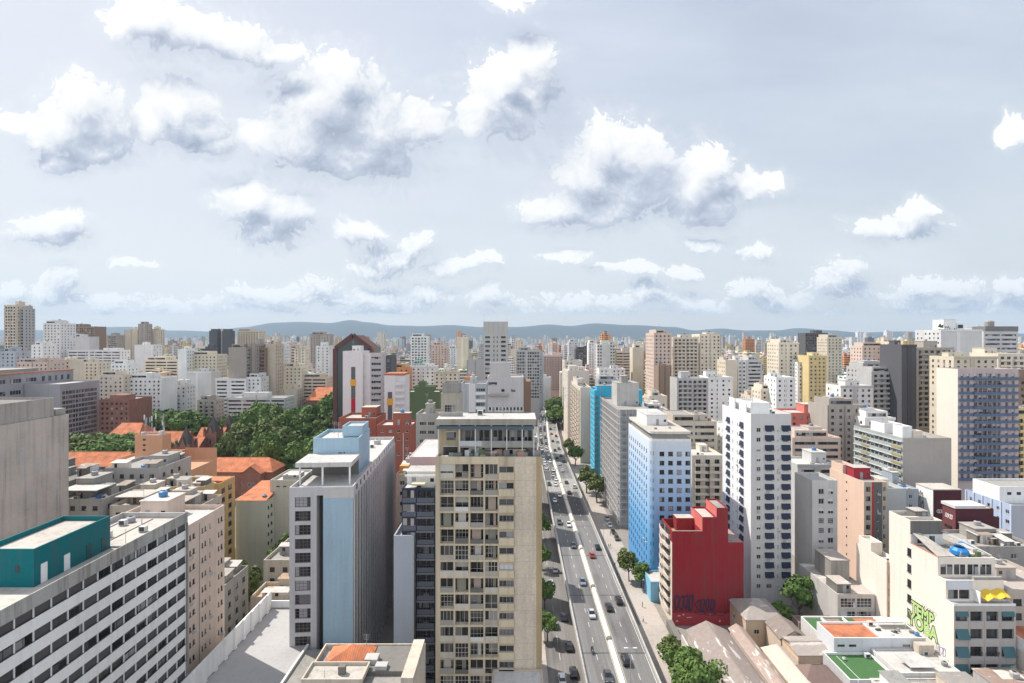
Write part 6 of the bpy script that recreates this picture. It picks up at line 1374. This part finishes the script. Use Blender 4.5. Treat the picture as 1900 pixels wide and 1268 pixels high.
KINDS = [(crown_mesh(1, 6.0, 5.0, 30, 105, .55), trunk_mesh(1, 7.5, 6.0, .38), 7.2), (crown_mesh(2, 7.2, 5.4, 34, 115, .62), trunk_mesh(2, 8.5, 7.2, .45), 8.2), (crown_mesh(3, 4.6, 5.6, 26, 105, .5), trunk_mesh(3, 7.5, 4.6, .3), 7.6), (crown_mesh(4, 3.6, 3.4, 24, 95, .36), trunk_mesh(4, 5.0, 3.6, .2), 5.0)]
NT_ = [0]
def tree(x, y, k, sc, label, group=None, z0=0, sz=1.0):
    cm, tm, ch = KINDS[k]; root = empty('tree', label, 'tree', (x, y, z0), RNG.uniform(0, 6.28), group); root.scale = (sc, sc, sc * sz)
    link('trunk', tm, root); link('crown', cm, root, (0, 0, ch)); return root
r = random.Random(21); G1 = 'trees of the old hospital grove'
# the grove behind the brick wing: crowded broad crowns
cnt = 0
for D in (284, 297, 312, 328, 345, 363, 382, 402, 424, 447, 470):
    lft = 505 - (D - 284) * 1.9 if D < 345 else 388 + (D - 345) * .55
    rgt = 640 if D > 330 else 596
    px = lft
    while px < rgt:
        x = X(px, D) + r.uniform(-2, 2); y = D + r.uniform(-5, 5); px += 10.8 * 1000 / D * r.uniform(.8, 1.15)
        if hits(x - 3, x + 3, y - 3, y + 3): continue
        tree(x, y, r.choice((0, 1, 1, 2)), r.uniform(1.15, 1.7) * (1 + .42 * (D - 284) / 186), 'dense dark green broad crowned tree in the crowded grove behind the brick wing', G1, 0, r.uniform(1.0, 1.5)); cnt += 1
for (pl, pr, D0, D1, n, sc, lab) in ((130, 240, 282, 316, 14, 1.9, 'dark green tree in the row left of the salmon orange building'), (250, 350, 368, 420, 14, 2.1, 'broad tree in the clump between the white apartment block and the spires'), (345, 392, 380, 410, 6, 1.8, 'tree by the first spires in front of the grey hall'), (285, 345, 455, 490, 6, 1.9, 'distant dark tree right of the white apartment block, far left'),
                                     (1024, 1052, 455, 540, 9, 1.7, 'dark tall tree at the right side of the viaduct bend'), (1196, 1222, 500, 600, 7, 2.1, 'dark tree behind the pinkish tower right of the cyan building'), (1545, 1615, 480, 540, 10, 1.6, 'tree in the dark row below the yellow tower on the right'), (1322, 1345, 420, 450, 3, 1.2, 'small tree between the tall towers on the right')):
    for k in range(n):
        D = r.uniform(D0, D1); x = X(pl + (pr - pl) * (k + .5) / n, D)
        tree(x, D, r.choice((0, 1, 2)), sc * r.uniform(.85, 1.15), lab, lab.replace('tree', 'trees', 1))
for (x, y, k, sc, sz, lab) in ((37.6, 131.5, 0, .58, 1.0, 'small round tree at the back of the three by the brown sheds'), (38.6, 122.5, 1, .66, 1.15, 'dense middle tree beside the pavement and the brown sheds'), (38.6, 113.5, 1, .78, 1.15, 'largest nearest tree by the broad brown shed'),
        (37.2, 177, 3, 1.05, 1.2, 'bright green young tree on the pavement before the blue tower'), (40.3, 173, 0, .62, 1.1, 'darker tree against the foot of the blue tower'),
        (36.6, 278, 0, .95, 1.2, 'dark tree on the pavement across from the netted tower'), (39.4, 262, 0, .95, 1.2, 'dark round tree in front of the netted tower'), (37.4, 338, 1, .8, 1.2, 'bright green tree at the foot of the curved balcony tower'), (36.5, 372, 0, .8, 1.1, 'shaded tree farther along the pavement past the curved balcony tower'),
        (8.4, 142, 0, .56, 1.15, 'street tree nearest the foot of the beige block'), (8.6, 159, 0, .60, 1.2, 'second street tree between the beige block and the viaduct'), (9.0, 186, 0, .58, 1.2, 'third street tree between the beige block and the viaduct'), (9.8, 214, 0, .7, 1.2, 'farthest street tree left of the viaduct'),
        (72.2, 147, 0, .62, 1.05, 'leafy tree at the foot of the awning tower'), (79.5, 151, 2, .98, 1.1, 'taller dark tree between the awning tower and the pale grey tower'), (84, 152.5, 2, .6, 1, 'slim tree before the pale grey tower'), (-76.5, 146, 1, .9, 1.7, 'tree in the gap between the pinkish beige block and the pale green block'), (-73, 170, 0, .9, 1.6, 'tree behind the mustard block'), (-108, 252, 0, .9, 1.1, 'light green tree in front of the brick wing')):
    tree(x, y, k, sc, lab, None, 0, sz)
# palm by the first spire
b = MB(); pr_ = random.Random(2); root = empty('palm_tree', 'feathery palm beside the leftmost spire', 'palm', (X(318, 306), 306, 0))
b.tube((0, 0, 0), (.3, 0, 19), .3, .2, BARK, 7); b.build('trunk', root); b = MB()
for k in range(18):
    a = k * 2.399; q = pr_.uniform(.2, 1.0); p = Vector((.3, 0, 19)); d = Vector((math.cos(a) * (1 - .5 * q), math.sin(a) * (1 - .5 * q), q * 1.1))
    for i in range(6):
        d2 = (d + Vector((0, 0, -.22 * i))).normalized(); p2 = p + d2 * .75; sd = d2.cross(Vector((0, 0, 1))).normalized() * (.55 - .07 * i); dn = Vector((0, 0, -.25))
        b.poly([p, p2, p2 + sd + dn, p + sd + dn], LEAF); b.poly([p2, p, p - sd + dn, p2 - sd + dn], LEAF); p = p2
b.build('crown', root)
# far woods among the far city, seen as one mass
b = MB(); r = random.Random(5); V, Fc = [], []
for k in range(420):
    D = r.uniform(1300, 6500); x = D * r.uniform(-1, 1); ln = r.uniform(40, 160)
    for j in range(14):
        cx, cy, cr = x + r.uniform(-1, 1) * ln, D + r.uniform(-40, 40), r.uniform(6, 13)
        for i in range(16):
            d = Vector((r.gauss(0, 1), r.gauss(0, 1), abs(r.gauss(0, 1)))).normalized(); p = Vector((cx, cy, cr * .4)) + d * cr; a = d.orthogonal().normalized() * 2.6; bb = d.cross(a)
            q = len(V); V += [tuple(p + a), tuple(p + bb), tuple(p - a), tuple(p - bb)]; Fc.append((q, q + 1, q + 2, q + 3))
me = bpy.data.meshes.new('far_woods'); me.from_pydata(V, [], Fc); me.materials.append(LEAF); tag(link('far_woods', me), 'far dark tree canopy between the distant buildings', 'woods', kind='stuff')

# ================= vehicles, people, street furniture =================
CARC = {'white': (.74, .74, .73), 'silver': (.46, .48, .50), 'black': (.012, .012, .014), 'dark grey': (.06, .065, .07), 'red': (.42, .03, .025), 'blue grey': (.16, .20, .26)}
def carpaint(c):
    m = plain(c, .28, .0, 'car_paint', .5)
    b = m.node_tree.nodes['Principled BSDF']; b.inputs['Coat Weight'].default_value = .6; b.inputs['Coat Roughness'].default_value = .08
    return m
CGL = plain((.015, .018, .02), .08, name='car_glass', spec=.6); TYRE = plain((.015, .015, .015), .85, name='rubber'); RIM = plain((.35, .35, .36), .35, .6, 'wheel_rim'); HL = plain((.75, .75, .72), .15, name='headlight_lens'); TL = plain((.38, .012, .012), .25, name='tail_light_lens')
def loft(b, secs, m):
    """secs: (y, half width low, half width high, z low, z high)"""
    R_ = [[(-lo, y, z0), (-lo, y, z0 + (z1 - z0) * .55), (-hi, y, z1), (hi, y, z1), (lo, y, z0 + (z1 - z0) * .55), (lo, y, z0)] for (y, lo, hi, z0, z1) in secs]
    for A, B in zip(R_, R_[1:]):
        for i in range(6): j = (i + 1) % 6; b.poly([A[i], A[j], B[j], B[i]], m)
    b.poly(R_[0][::-1], m); b.poly(R_[-1], m)
def car_meshes(col, suv):
    P = carpaint(CARC[col]); k = 1.16 if suv else 1.0; body = MB()
    loft(body, [(-2.1, .74, .66, .36, .66), (-1.98, .84, .76, .28, .78 * k), (-1.0, .88, .80, .24, .90 * k), (.2, .88, .82, .24, .93 * k), (1.5, .88, .82, .24, .95 * k), (1.95, .85, .76, .28, .93 * k), (2.1, .76, .68, .40, .80 * k)], P)
    zr = 1.45 * k; ry = 1.75 if suv else 1.05
    body.poly([(-.57, -.15, zr), (.57, -.15, zr), (.57, ry, zr), (-.57, ry, zr)], P); body.poly([(-.57, -.15, zr - .05), (-.57, -.15, zr), (-.57, ry, zr), (-.57, ry, zr - .05)], P); body.poly([(.57, -.15, zr), (.57, -.15, zr - .05), (.57, ry, zr - .05), (.57, ry, zr)], P)
    body.poly([(-.57, -.15, zr - .05), (.57, -.15, zr - .05), (.57, -.15, zr), (-.57, -.15, zr)], P); body.poly([(.57, ry, zr - .05), (-.57, ry, zr - .05), (-.57, ry, zr), (.57, ry, zr)], P)
    for sx in (-1, 1): body.box(sx * .9, sx * 1.04, -.62, -.45, .92 * k, 1.05 * k, P)
    g = MB(); zb = .9 * k; y0, y1 = -.98, (2.0 if suv else 1.7); a = [(-.77, y0, zb), (.77, y0, zb), (.78, y1, zb), (-.78, y1, zb)]; c = [(-.57, -.15, zr - .04), (.57, -.15, zr - .04), (.57, ry, zr - .04), (-.57, ry, zr - .04)]
    for i in range(4): j = (i + 1) % 4; g.poly([a[i], a[j], c[j], c[i]], CGL)
    g.poly(c, CGL)
    w = MB(); w.tube((-.1, 0, 0), (.1, 0, 0), .32, .32, TYRE, 14); w.tube((-.115, 0, 0), (.115, 0, 0), .2, .2, RIM, 10)
    h = MB(); h.box(-.17, .17, -.03, .03, -.07, .07, HL); tl = MB(); tl.box(-.16, .16, -.03, .03, -.09, .09, TL)
    one = MB()
    for q in (body, g): 
        off = len(one.v); one.v += q.v; one.f += [tuple(i + off for i in f) for f in q.f]; one.mi += [one.mat(q.mats[i]) for i in q.mi]
    for (x, y) in ((-.8, -1.3), (.8, -1.3), (-.8, 1.3), (.8, 1.3)): one.tube((x - .1, y, .32), (x + .1, y, .32), .32, .32, TYRE, 8)
    for sx in (-1, 1): one.box(sx * .6 - .17, sx * .6 + .17, -2.12, -2.02, .6, .72, HL); one.box(sx * .62 - .15, sx * .62 + .15, 2.02, 2.12, .68, .82, TL)
    return dict(body=body.mesh('body'), win=g.mesh('windows'), wheel=w.mesh('wheel'), hl=h.mesh('headlight'), tl=tl.mesh('tail_light'), one=one.mesh('car'), k=k)
_CM = {}
def car(x, y, z, ang, col, suv, label, group, full):
    """ang 0: nose towards -Y"""
    q = _CM.get((col, suv)) or _CM.setdefault((col, suv), car_meshes(col, suv))
    if not full:
        o = link('car', q['one'], None, (x, y, z), ang); return tag(o, label, 'car', group)
    root = empty('car', label, 'car', (x, y, z), ang, group); link('body', q['body'], root); link('windows', q['win'], root)
    for (wx, wy) in ((-.8, -1.3), (.8, -1.3), (-.8, 1.3), (.8, 1.3)): link('wheel', q['wheel'], root, (wx, wy, .32))
    for sx in (-1, 1): link('headlight', q['hl'], root, (sx * .6, -2.05, .66)); link('tail_light', q['tl'], root, (sx * .62, 2.06, .74 * q['k']))
    return root
r = random.Random(31); DN = DZ + .004
NEAR = [(1038, 972, 'dark grey', 1, 'dark grey car on the left carriageway beside a white one, before the pale resurfaced stretch'), (1056, 976, 'white', 0, 'white car next to the dark grey one on the left carriageway'), (1064, 1015, 'dark grey', 0, 'dark car alone beside the first gap in the median'), (1109, 1018, 'black', 0, 'black car near the right parapet just ahead of the red car'), (1099, 1033, 'red', 0, 'small red car beside the median on the right carriageway'),
        (1081, 1083, 'blue grey', 0, 'blue grey car close to the median on the left carriageway'), (1148, 1118, 'black', 1, 'black off-road car beside the right parapet'), (1130, 1130, 'black', 0, 'black saloon just left of the black off-road car'), (1098, 1143, 'silver', 0, 'silver car nearest on the left carriageway, ahead of the motorcycle'), (1161, 1229, 'black', 1, 'big black off-road car in the shade near the double street lamp'), (1128, 1260, 'dark grey', 0, 'dark car at the bottom edge against the median'),
        (1032, 931, 'white', 0, 'white car following another white one on the dark resurfaced stretch'), (1038, 921, 'white', 0, 'second white car of the pair on the pale stretch'), (1056, 916, 'black', 0, 'black car just right of the median at the pale stretch'), (1069, 905, 'white', 1, 'white van by the right parapet'), (1029, 901, 'white', 0, 'white car beside a black one in the left queue'), (1019, 900, 'black', 0, 'black car at the left parapet in the left queue'), (1051, 897, 'dark grey', 0, 'dark grey car beside the median on the right carriageway before the white van'),
        (1032, 891, 'white', 0, 'white car close to the median where the left queue begins'), (1024, 884, 'silver', 0, 'silver car in the middle of the left queue'), (1027, 874, 'white', 0, 'white car behind the silver one in the left queue'), (1045, 875, 'white', 0, 'lone white car high on the right carriageway'), (1014, 870, 'white', 0, 'white car at the left parapet behind the black one')]
occ = []
for (px, py, col, suv, lab) in NEAR:
    D = 74.5 * 1000 / (py - 628); x = X(px, D); off = x - 23.1; lane = min((-5.75, -2.45, 2.45, 5.65), key=lambda l: abs(l - off)); off = lane + max(-.45, min(.45, off - lane))
    car(23.1 + off, D, DN, 0 if lane < 0 else math.pi, col, suv, lab, 'cars on the viaduct', True); occ.append((lane, D - 40))
for lane, g0, g1 in ((-5.75, 7.0, 15), (-2.45, 7.5, 17), (2.45, 13, 40), (5.65, 14, 45)):
    s_ = 277 + r.uniform(0, 8)
    while s_ < ACC[-1] - 12:
        p, d = along(s_, lane + r.uniform(-.25, .25)); col = r.choice(('white', 'white', 'silver', 'black', 'black', 'dark grey', 'silver', 'white', 'red' if r.random() < .4 else 'blue grey'))
        ang = math.atan2(d.y, d.x) - math.pi / 2
        D = p.y; s2 = 'in the dense left queue' if lane < 0 else 'on the sparse right carriageway'
        if not any(l == lane and abs(q - s_) < 6 for l, q in occ):
            car(p.x, p.y, DN, ang if lane < 0 else ang + math.pi, col, r.random() < .25, f'tiny {col} car {s2} towards the bend of the viaduct', f'distant {col} cars {s2}', False)
        s_ += r.uniform(g0, g1)
for (px, py, col, suv, lab, a) in ((1029, 1163, 'white', 1, 'white pickup in the street at the foot of the beige block', math.pi), (1047, 1148, 'dark grey', 0, 'dark car against the left side of the viaduct in the street below', math.pi), (1056, 1203, 'black', 0, 'black car in the street below behind the white pickup', math.pi), (1064, 1252, 'black', 0, 'black car low in the street under the viaduct edge', math.pi), (1043, 1264, 'white', 0, 'white car at the very bottom of the street on the left', math.pi), (1022, 1085, 'silver', 0, 'silver car parked under the street trees', math.pi), (1030, 1060, 'white', 0, 'white car under the farther street tree', math.pi)):
    D = 80 * 1000 / (py - 628); car(X(px, D), D, .006, a, col, suv, lab, 'cars in the street', True)
for k, (x, y, col) in enumerate(((40.1, 214, 'dark grey'), (40.0, 221, 'black'), (39.9, 229, 'white'), (40.2, 237, 'silver'), (38.5, 300, 'white'), (38.7, 307, 'black'), (38.9, 318, 'white'), (39.0, 330, 'silver'))):
    car(x, y, .145, 0, col, k % 3 == 0, f'{col} car parked on the pavement {"by the netted tower" if y < 260 else "near the curved balcony tower"}' + (', nearest of the row' if k in (0, 4) else (', last of the row' if k in (3, 7) else (', between two others' if k in (1, 5) else ', behind a black one'))), 'cars parked along the pavement', y < 260)
# people: one continuous body grown from a skeleton
def person_mesh(pose, top, legs, hair=(.02, .015, .012)):
    J = {'pel': (0, 0, .93, .115), 'waist': (0, .01, 1.08, .115), 'chest': (0, .0, 1.32, .125), 'neck': (0, .01, 1.50, .055), 'chin': (0, -.02, 1.57, .075), 'head': (0, -.01, 1.66, .10), 'crown': (0, 0, 1.74, .07)}
    E = [('pel', 'waist'), ('waist', 'chest'), ('chest', 'neck'), ('neck', 'chin'), ('chin', 'head'), ('head', 'crown')]
    for s_, n in ((-1, 'l'), (1, 'r')):
        st = pose * s_
        J['hip' + n] = (s_ * .09, 0, .88, .095); J['knee' + n] = (s_ * .10, -.05 - st * .5, .48, .062); J['ank' + n] = (s_ * .10, st, .09, .042); J['toe' + n] = (s_ * .11, st - .16, .04, .035)
        J['sho' + n] = (s_ * .18, 0, 1.42, .062); J['elb' + n] = (s_ * .25, .04 + st * .35, 1.14, .042); J['wri' + n] = (s_ * .26, -.06 + st * .7, .90, .03); J['han' + n] = (s_ * .26, -.09 + st * .75, .80, .032)
        E += [('pel', 'hip' + n), ('hip' + n, 'knee' + n), ('knee' + n, 'ank' + n), ('ank' + n, 'toe' + n), ('chest', 'sho' + n), ('sho' + n, 'elb' + n), ('elb' + n, 'wri' + n), ('wri' + n, 'han' + n)]
    if pose == 9: pass
    return J, E, top, legs, hair
def grow(J, E, fix=None):
    ks = list(J); me = bpy.data.meshes.new('person'); me.from_pydata([J[k][:3] for k in ks], [(ks.index(a), ks.index(c)) for a, c in E], [])
    o = bpy.data.objects.new('person', me); COL.objects.link(o); sk = o.modifiers.new('skin', 'SKIN'); o.modifiers.new('sub', 'SUBSURF').levels = 1
    ly = me.skin_vertices[0] if me.skin_vertices else None
    for i, k in enumerate(ks): ly.data[i].radius = (J[k][3], J[k][3]); ly.data[i].use_root = (k == 'pel')
    res = bpy.data.meshes.new_from_object(o.evaluated_get(bpy.context.evaluated_depsgraph_get())); bpy.data.objects.remove(o); return res
def dress(me, zt, zl, top, legs, hair, skin):
    for c, nm in ((top, 'cloth'), (legs, 'cloth'), (skin, 'skin'), (hair, 'hair')): me.materials.append(plain(c, .8, name=nm))
    for p in me.polygons:
        c = p.center; p.material_index = 3 if (c.z > zt + .12 and c.y > -.03) or c.z > zt + .2 else (2 if c.z > zt or (abs(c.x) > .2 and c.z < zl + .16) else (0 if c.z > zl else 1)); p.use_smooth = True
    return me
def mk_person(pose, top, legs, skin=(.36, .22, .15)):
    J, E, *_ = person_mesh(pose, top, legs); return dress(grow(J, E), 1.52, .96, top, legs, (.02, .015, .012), skin)
try:
    PM = [mk_person(.22, (.55, .54, .52), (.05, .06, .10)), mk_person(.12, (.32, .04, .04), (.04, .04, .045)), mk_person(.2, (.05, .06, .08), (.25, .22, .17)), mk_person(.16, (.05, .22, .2), (.03, .03, .035))]
    PP = [(35.8, 151.5, 0, 1.2, 'person in a white shirt and dark trousers walking on the pavement near the red wall'), (34.6, 188, 1, 2.9, 'person in a red top walking on the pavement beside the blue tower'), (36.9, 192, 2, .3, 'person in dark clothes and beige trousers near the blue tower'), (35.4, 205, 3, 2.0, 'person in a teal top on the pavement before the netted tower'), (36.2, 205.8, 0, 2.2, 'person in white walking next to the one in teal'), (37.6, 160, 2, 1.0, 'person in dark top standing by the low sky blue building'), (6.2, 131, 1, 3.0, 'person in a red top at the foot of the beige block'), (38.3, 218, 2, 2.2, 'person in dark top beside the parked cars')]
    for x, y, k, a, lab in PP: tag(link('person', PM[k], None, (x, y, .145), a), lab, 'person')
    # motorcycle with rider on the left carriageway
    D = 74.5 * 1000 / (1212 - 628); mx = X(1099, D); root = empty('motorcycle', 'small motorcycle ridden down the left carriageway', 'motorcycle', (mx, D, DN))
    b = MB(); b.box(-.12, .12, -.25, .35, .62, .84, plain((.02, .10, .12), .3, name='motorcycle_paint')); b.box(-.13, .13, .35, .95, .74, .84, TYRE); b.box(-.16, .16, -.2, .3, .3, .6, RIM); b.tube((0, -.25, .85), (0, -.68, .3), .05, .05, RIM, 6); b.tube((-.36, -.3, 1.02), (.36, -.3, 1.02), .02, .02, TYRE, 6); b.tube((0, .3, .45), (0, .68, .3), .05, .05, RIM, 6); b.build('body', root)
    for yy in (-.68, .68): e = MB(); e.tube((-.06, yy, .3), (.06, yy, .3), .3, .3, TYRE, 14); e.build('wheel', root)
    e = MB(); e.box(-.08, .08, -.5, -.42, .86, 1.0, HL); e.build('headlight', root)
    J = {'pel': (0, .35, .92, .14), 'waist': (0, .33, 1.06, .13), 'chest': (0, .2, 1.32, .14), 'neck': (0, .14, 1.47, .06), 'chin': (0, .08, 1.55, .10), 'head': (0, .08, 1.63, .135), 'crown': (0, .1, 1.72, .10)}
    E = [('pel', 'waist'), ('waist', 'chest'), ('chest', 'neck'), ('neck', 'chin'), ('chin', 'head'), ('head', 'crown')]
    for s_, n in ((-1, 'l'), (1, 'r')):
        J.update({'hip' + n: (s_ * .13, .3, .9, .1), 'knee' + n: (s_ * .26, -.05, .78, .075), 'ank' + n: (s_ * .24, .15, .36, .05), 'toe' + n: (s_ * .25, 0, .30, .04), 'sho' + n: (s_ * .2, .17, 1.4, .07), 'elb' + n: (s_ * .36, -.02, 1.2, .05), 'wri' + n: (s_ * .33, -.26, 1.07, .035), 'han' + n: (s_ * .31, -.31, 1.05, .035)})
        E += [('pel', 'hip' + n), ('hip' + n, 'knee' + n), ('knee' + n, 'ank' + n), ('ank' + n, 'toe' + n), ('chest', 'sho' + n), ('sho' + n, 'elb' + n), ('elb' + n, 'wri' + n), ('wri' + n, 'han' + n)]
    me = grow(J, E); me.materials.append(plain((.03, .05, .07), .8, name='cloth')); me.materials.append(plain((.04, .28, .32), .3, name='helmet'))
    for p in me.polygons: p.material_index = 1 if p.center.z > 1.5 else 0; p.use_smooth = True
    tag(link('person', me, None, (mx, D, DN)), 'motorcyclist in dark clothes and a teal helmet riding on the viaduct', 'person')
except Exception as ex: print('PEOPLE', ex)
# double street lamp standing on the median, sign posts, fences
LP = plain((.50, .50, .50), .4, .3, 'galvanised_steel')
root = empty('street_lamp', 'tall double armed street lamp on the viaduct median at the bottom', 'lamp', (23.75, 111.5, DZ + .62))
b = MB(); b.tube((0, 0, 0), (0, 0, 9.6), .11, .06, LP, 8); b.build('pole', root); b = MB(); b.tube((-.9, 0, 9.75), (.9, 0, 9.75), .05, .05, LP, 6); b.tube((0, 0, 9.5), (0, 0, 9.78), .06, .06, LP, 6); b.build('arm', root)
for sx in (-1, 1): b = MB(); b.box(sx * .5, sx * 1.35, -.16, .16, 9.72, 9.86, paint((.66, .66, .64), .2)); b.build('lamp_head', root)
for k, (x, y) in enumerate(((36.3, 133), (33.4, 205), (33.5, 250), (33.6, 295))):
    root = empty('street_lamp' if k else 'signpost', ['dark post with a small sign on the wide pavement', 'thin street lamp on the pavement before the netted tower, nearest of three', 'thin street lamp on the pavement, middle one of three', 'thin street lamp on the pavement, farthest of three'][k], 'lamp' if k else 'sign', (x, y, .14))
    b = MB(); b.tube((0, 0, 0), (0, 0, 3.2 if not k else 9), .07, .05, FRAME_D if not k else LP, 6); b.build('pole', root); b = MB()
    if k: b.tube((0, 0, 8.9), (1.4, 0, 9.3), .04, .04, LP, 5); b.box(1.2, 1.9, -.12, .12, 9.22, 9.36, LP); b.build('lamp_head', root)
    else: b.box(-.35, .35, -.03, .03, 2.3, 3.1, paint((.4, .1, .08), .2)); b.build('sign_panel', root)
for k, (x0, x1, y0, y1, lab) in enumerate(((33.2, 33.4, 150, 200, 'low grey planter kerb along the right pavement beside the viaduct'), (41.6, 43.2, 139, 149, 'dark gate and low wall between pavement and the red building'))):
    b = MB(); b.box(x0, x1, y0, y1, .14, .75 if k == 0 else 2.2, CONC if k == 0 else CONC_D)
    if k == 0: b.box(x0 + 1.2, x1 + 1.2, y0, y1, .14, .6, CONC)
    tag(b.build('planter' if k == 0 else 'boundary_wall'), lab, 'planter' if k == 0 else 'wall')
b = MB(); b.box(42.6, 43.0, 108, 139, .14, 3.6, paint((.62, .58, .52), .8)); tag(b.build('boundary_wall'), 'pale worn wall along the left edge of the broad brown shed', 'wall')
b = MB(); gr = paint((.06, .10, .03), .4); b.poly([(36.2, 96, .146), (38.4, 96, .146), (37.2, 124, .146), (36.2, 124, .146)], gr); tag(b.build('grass_strip'), 'strip of rough grass on the pavement edge', 'grass', kind='structure')

# ================= haze =================
m = bpy.data.materials.new('haze'); m.use_nodes = True; nt = m.node_tree; nt.nodes.clear()
o = nt.nodes.new('ShaderNodeOutputMaterial'); pv = nt.nodes.new('ShaderNodeVolumePrincipled')
pv.inputs['Color'].default_value = (.60, .79, 1.0, 1); pv.inputs['Density'].default_value = 6.0e-5; pv.inputs['Anisotropy'].default_value = .1
nt.links.new(pv.outputs[0], o.inputs['Volume'])
b = MB(); b.box(-14000, 14000, -250, 11500, -1.5, 700, m); tag(b.build('haze'), 'pale blue haze filling the air over the city', 'haze', kind='stuff')
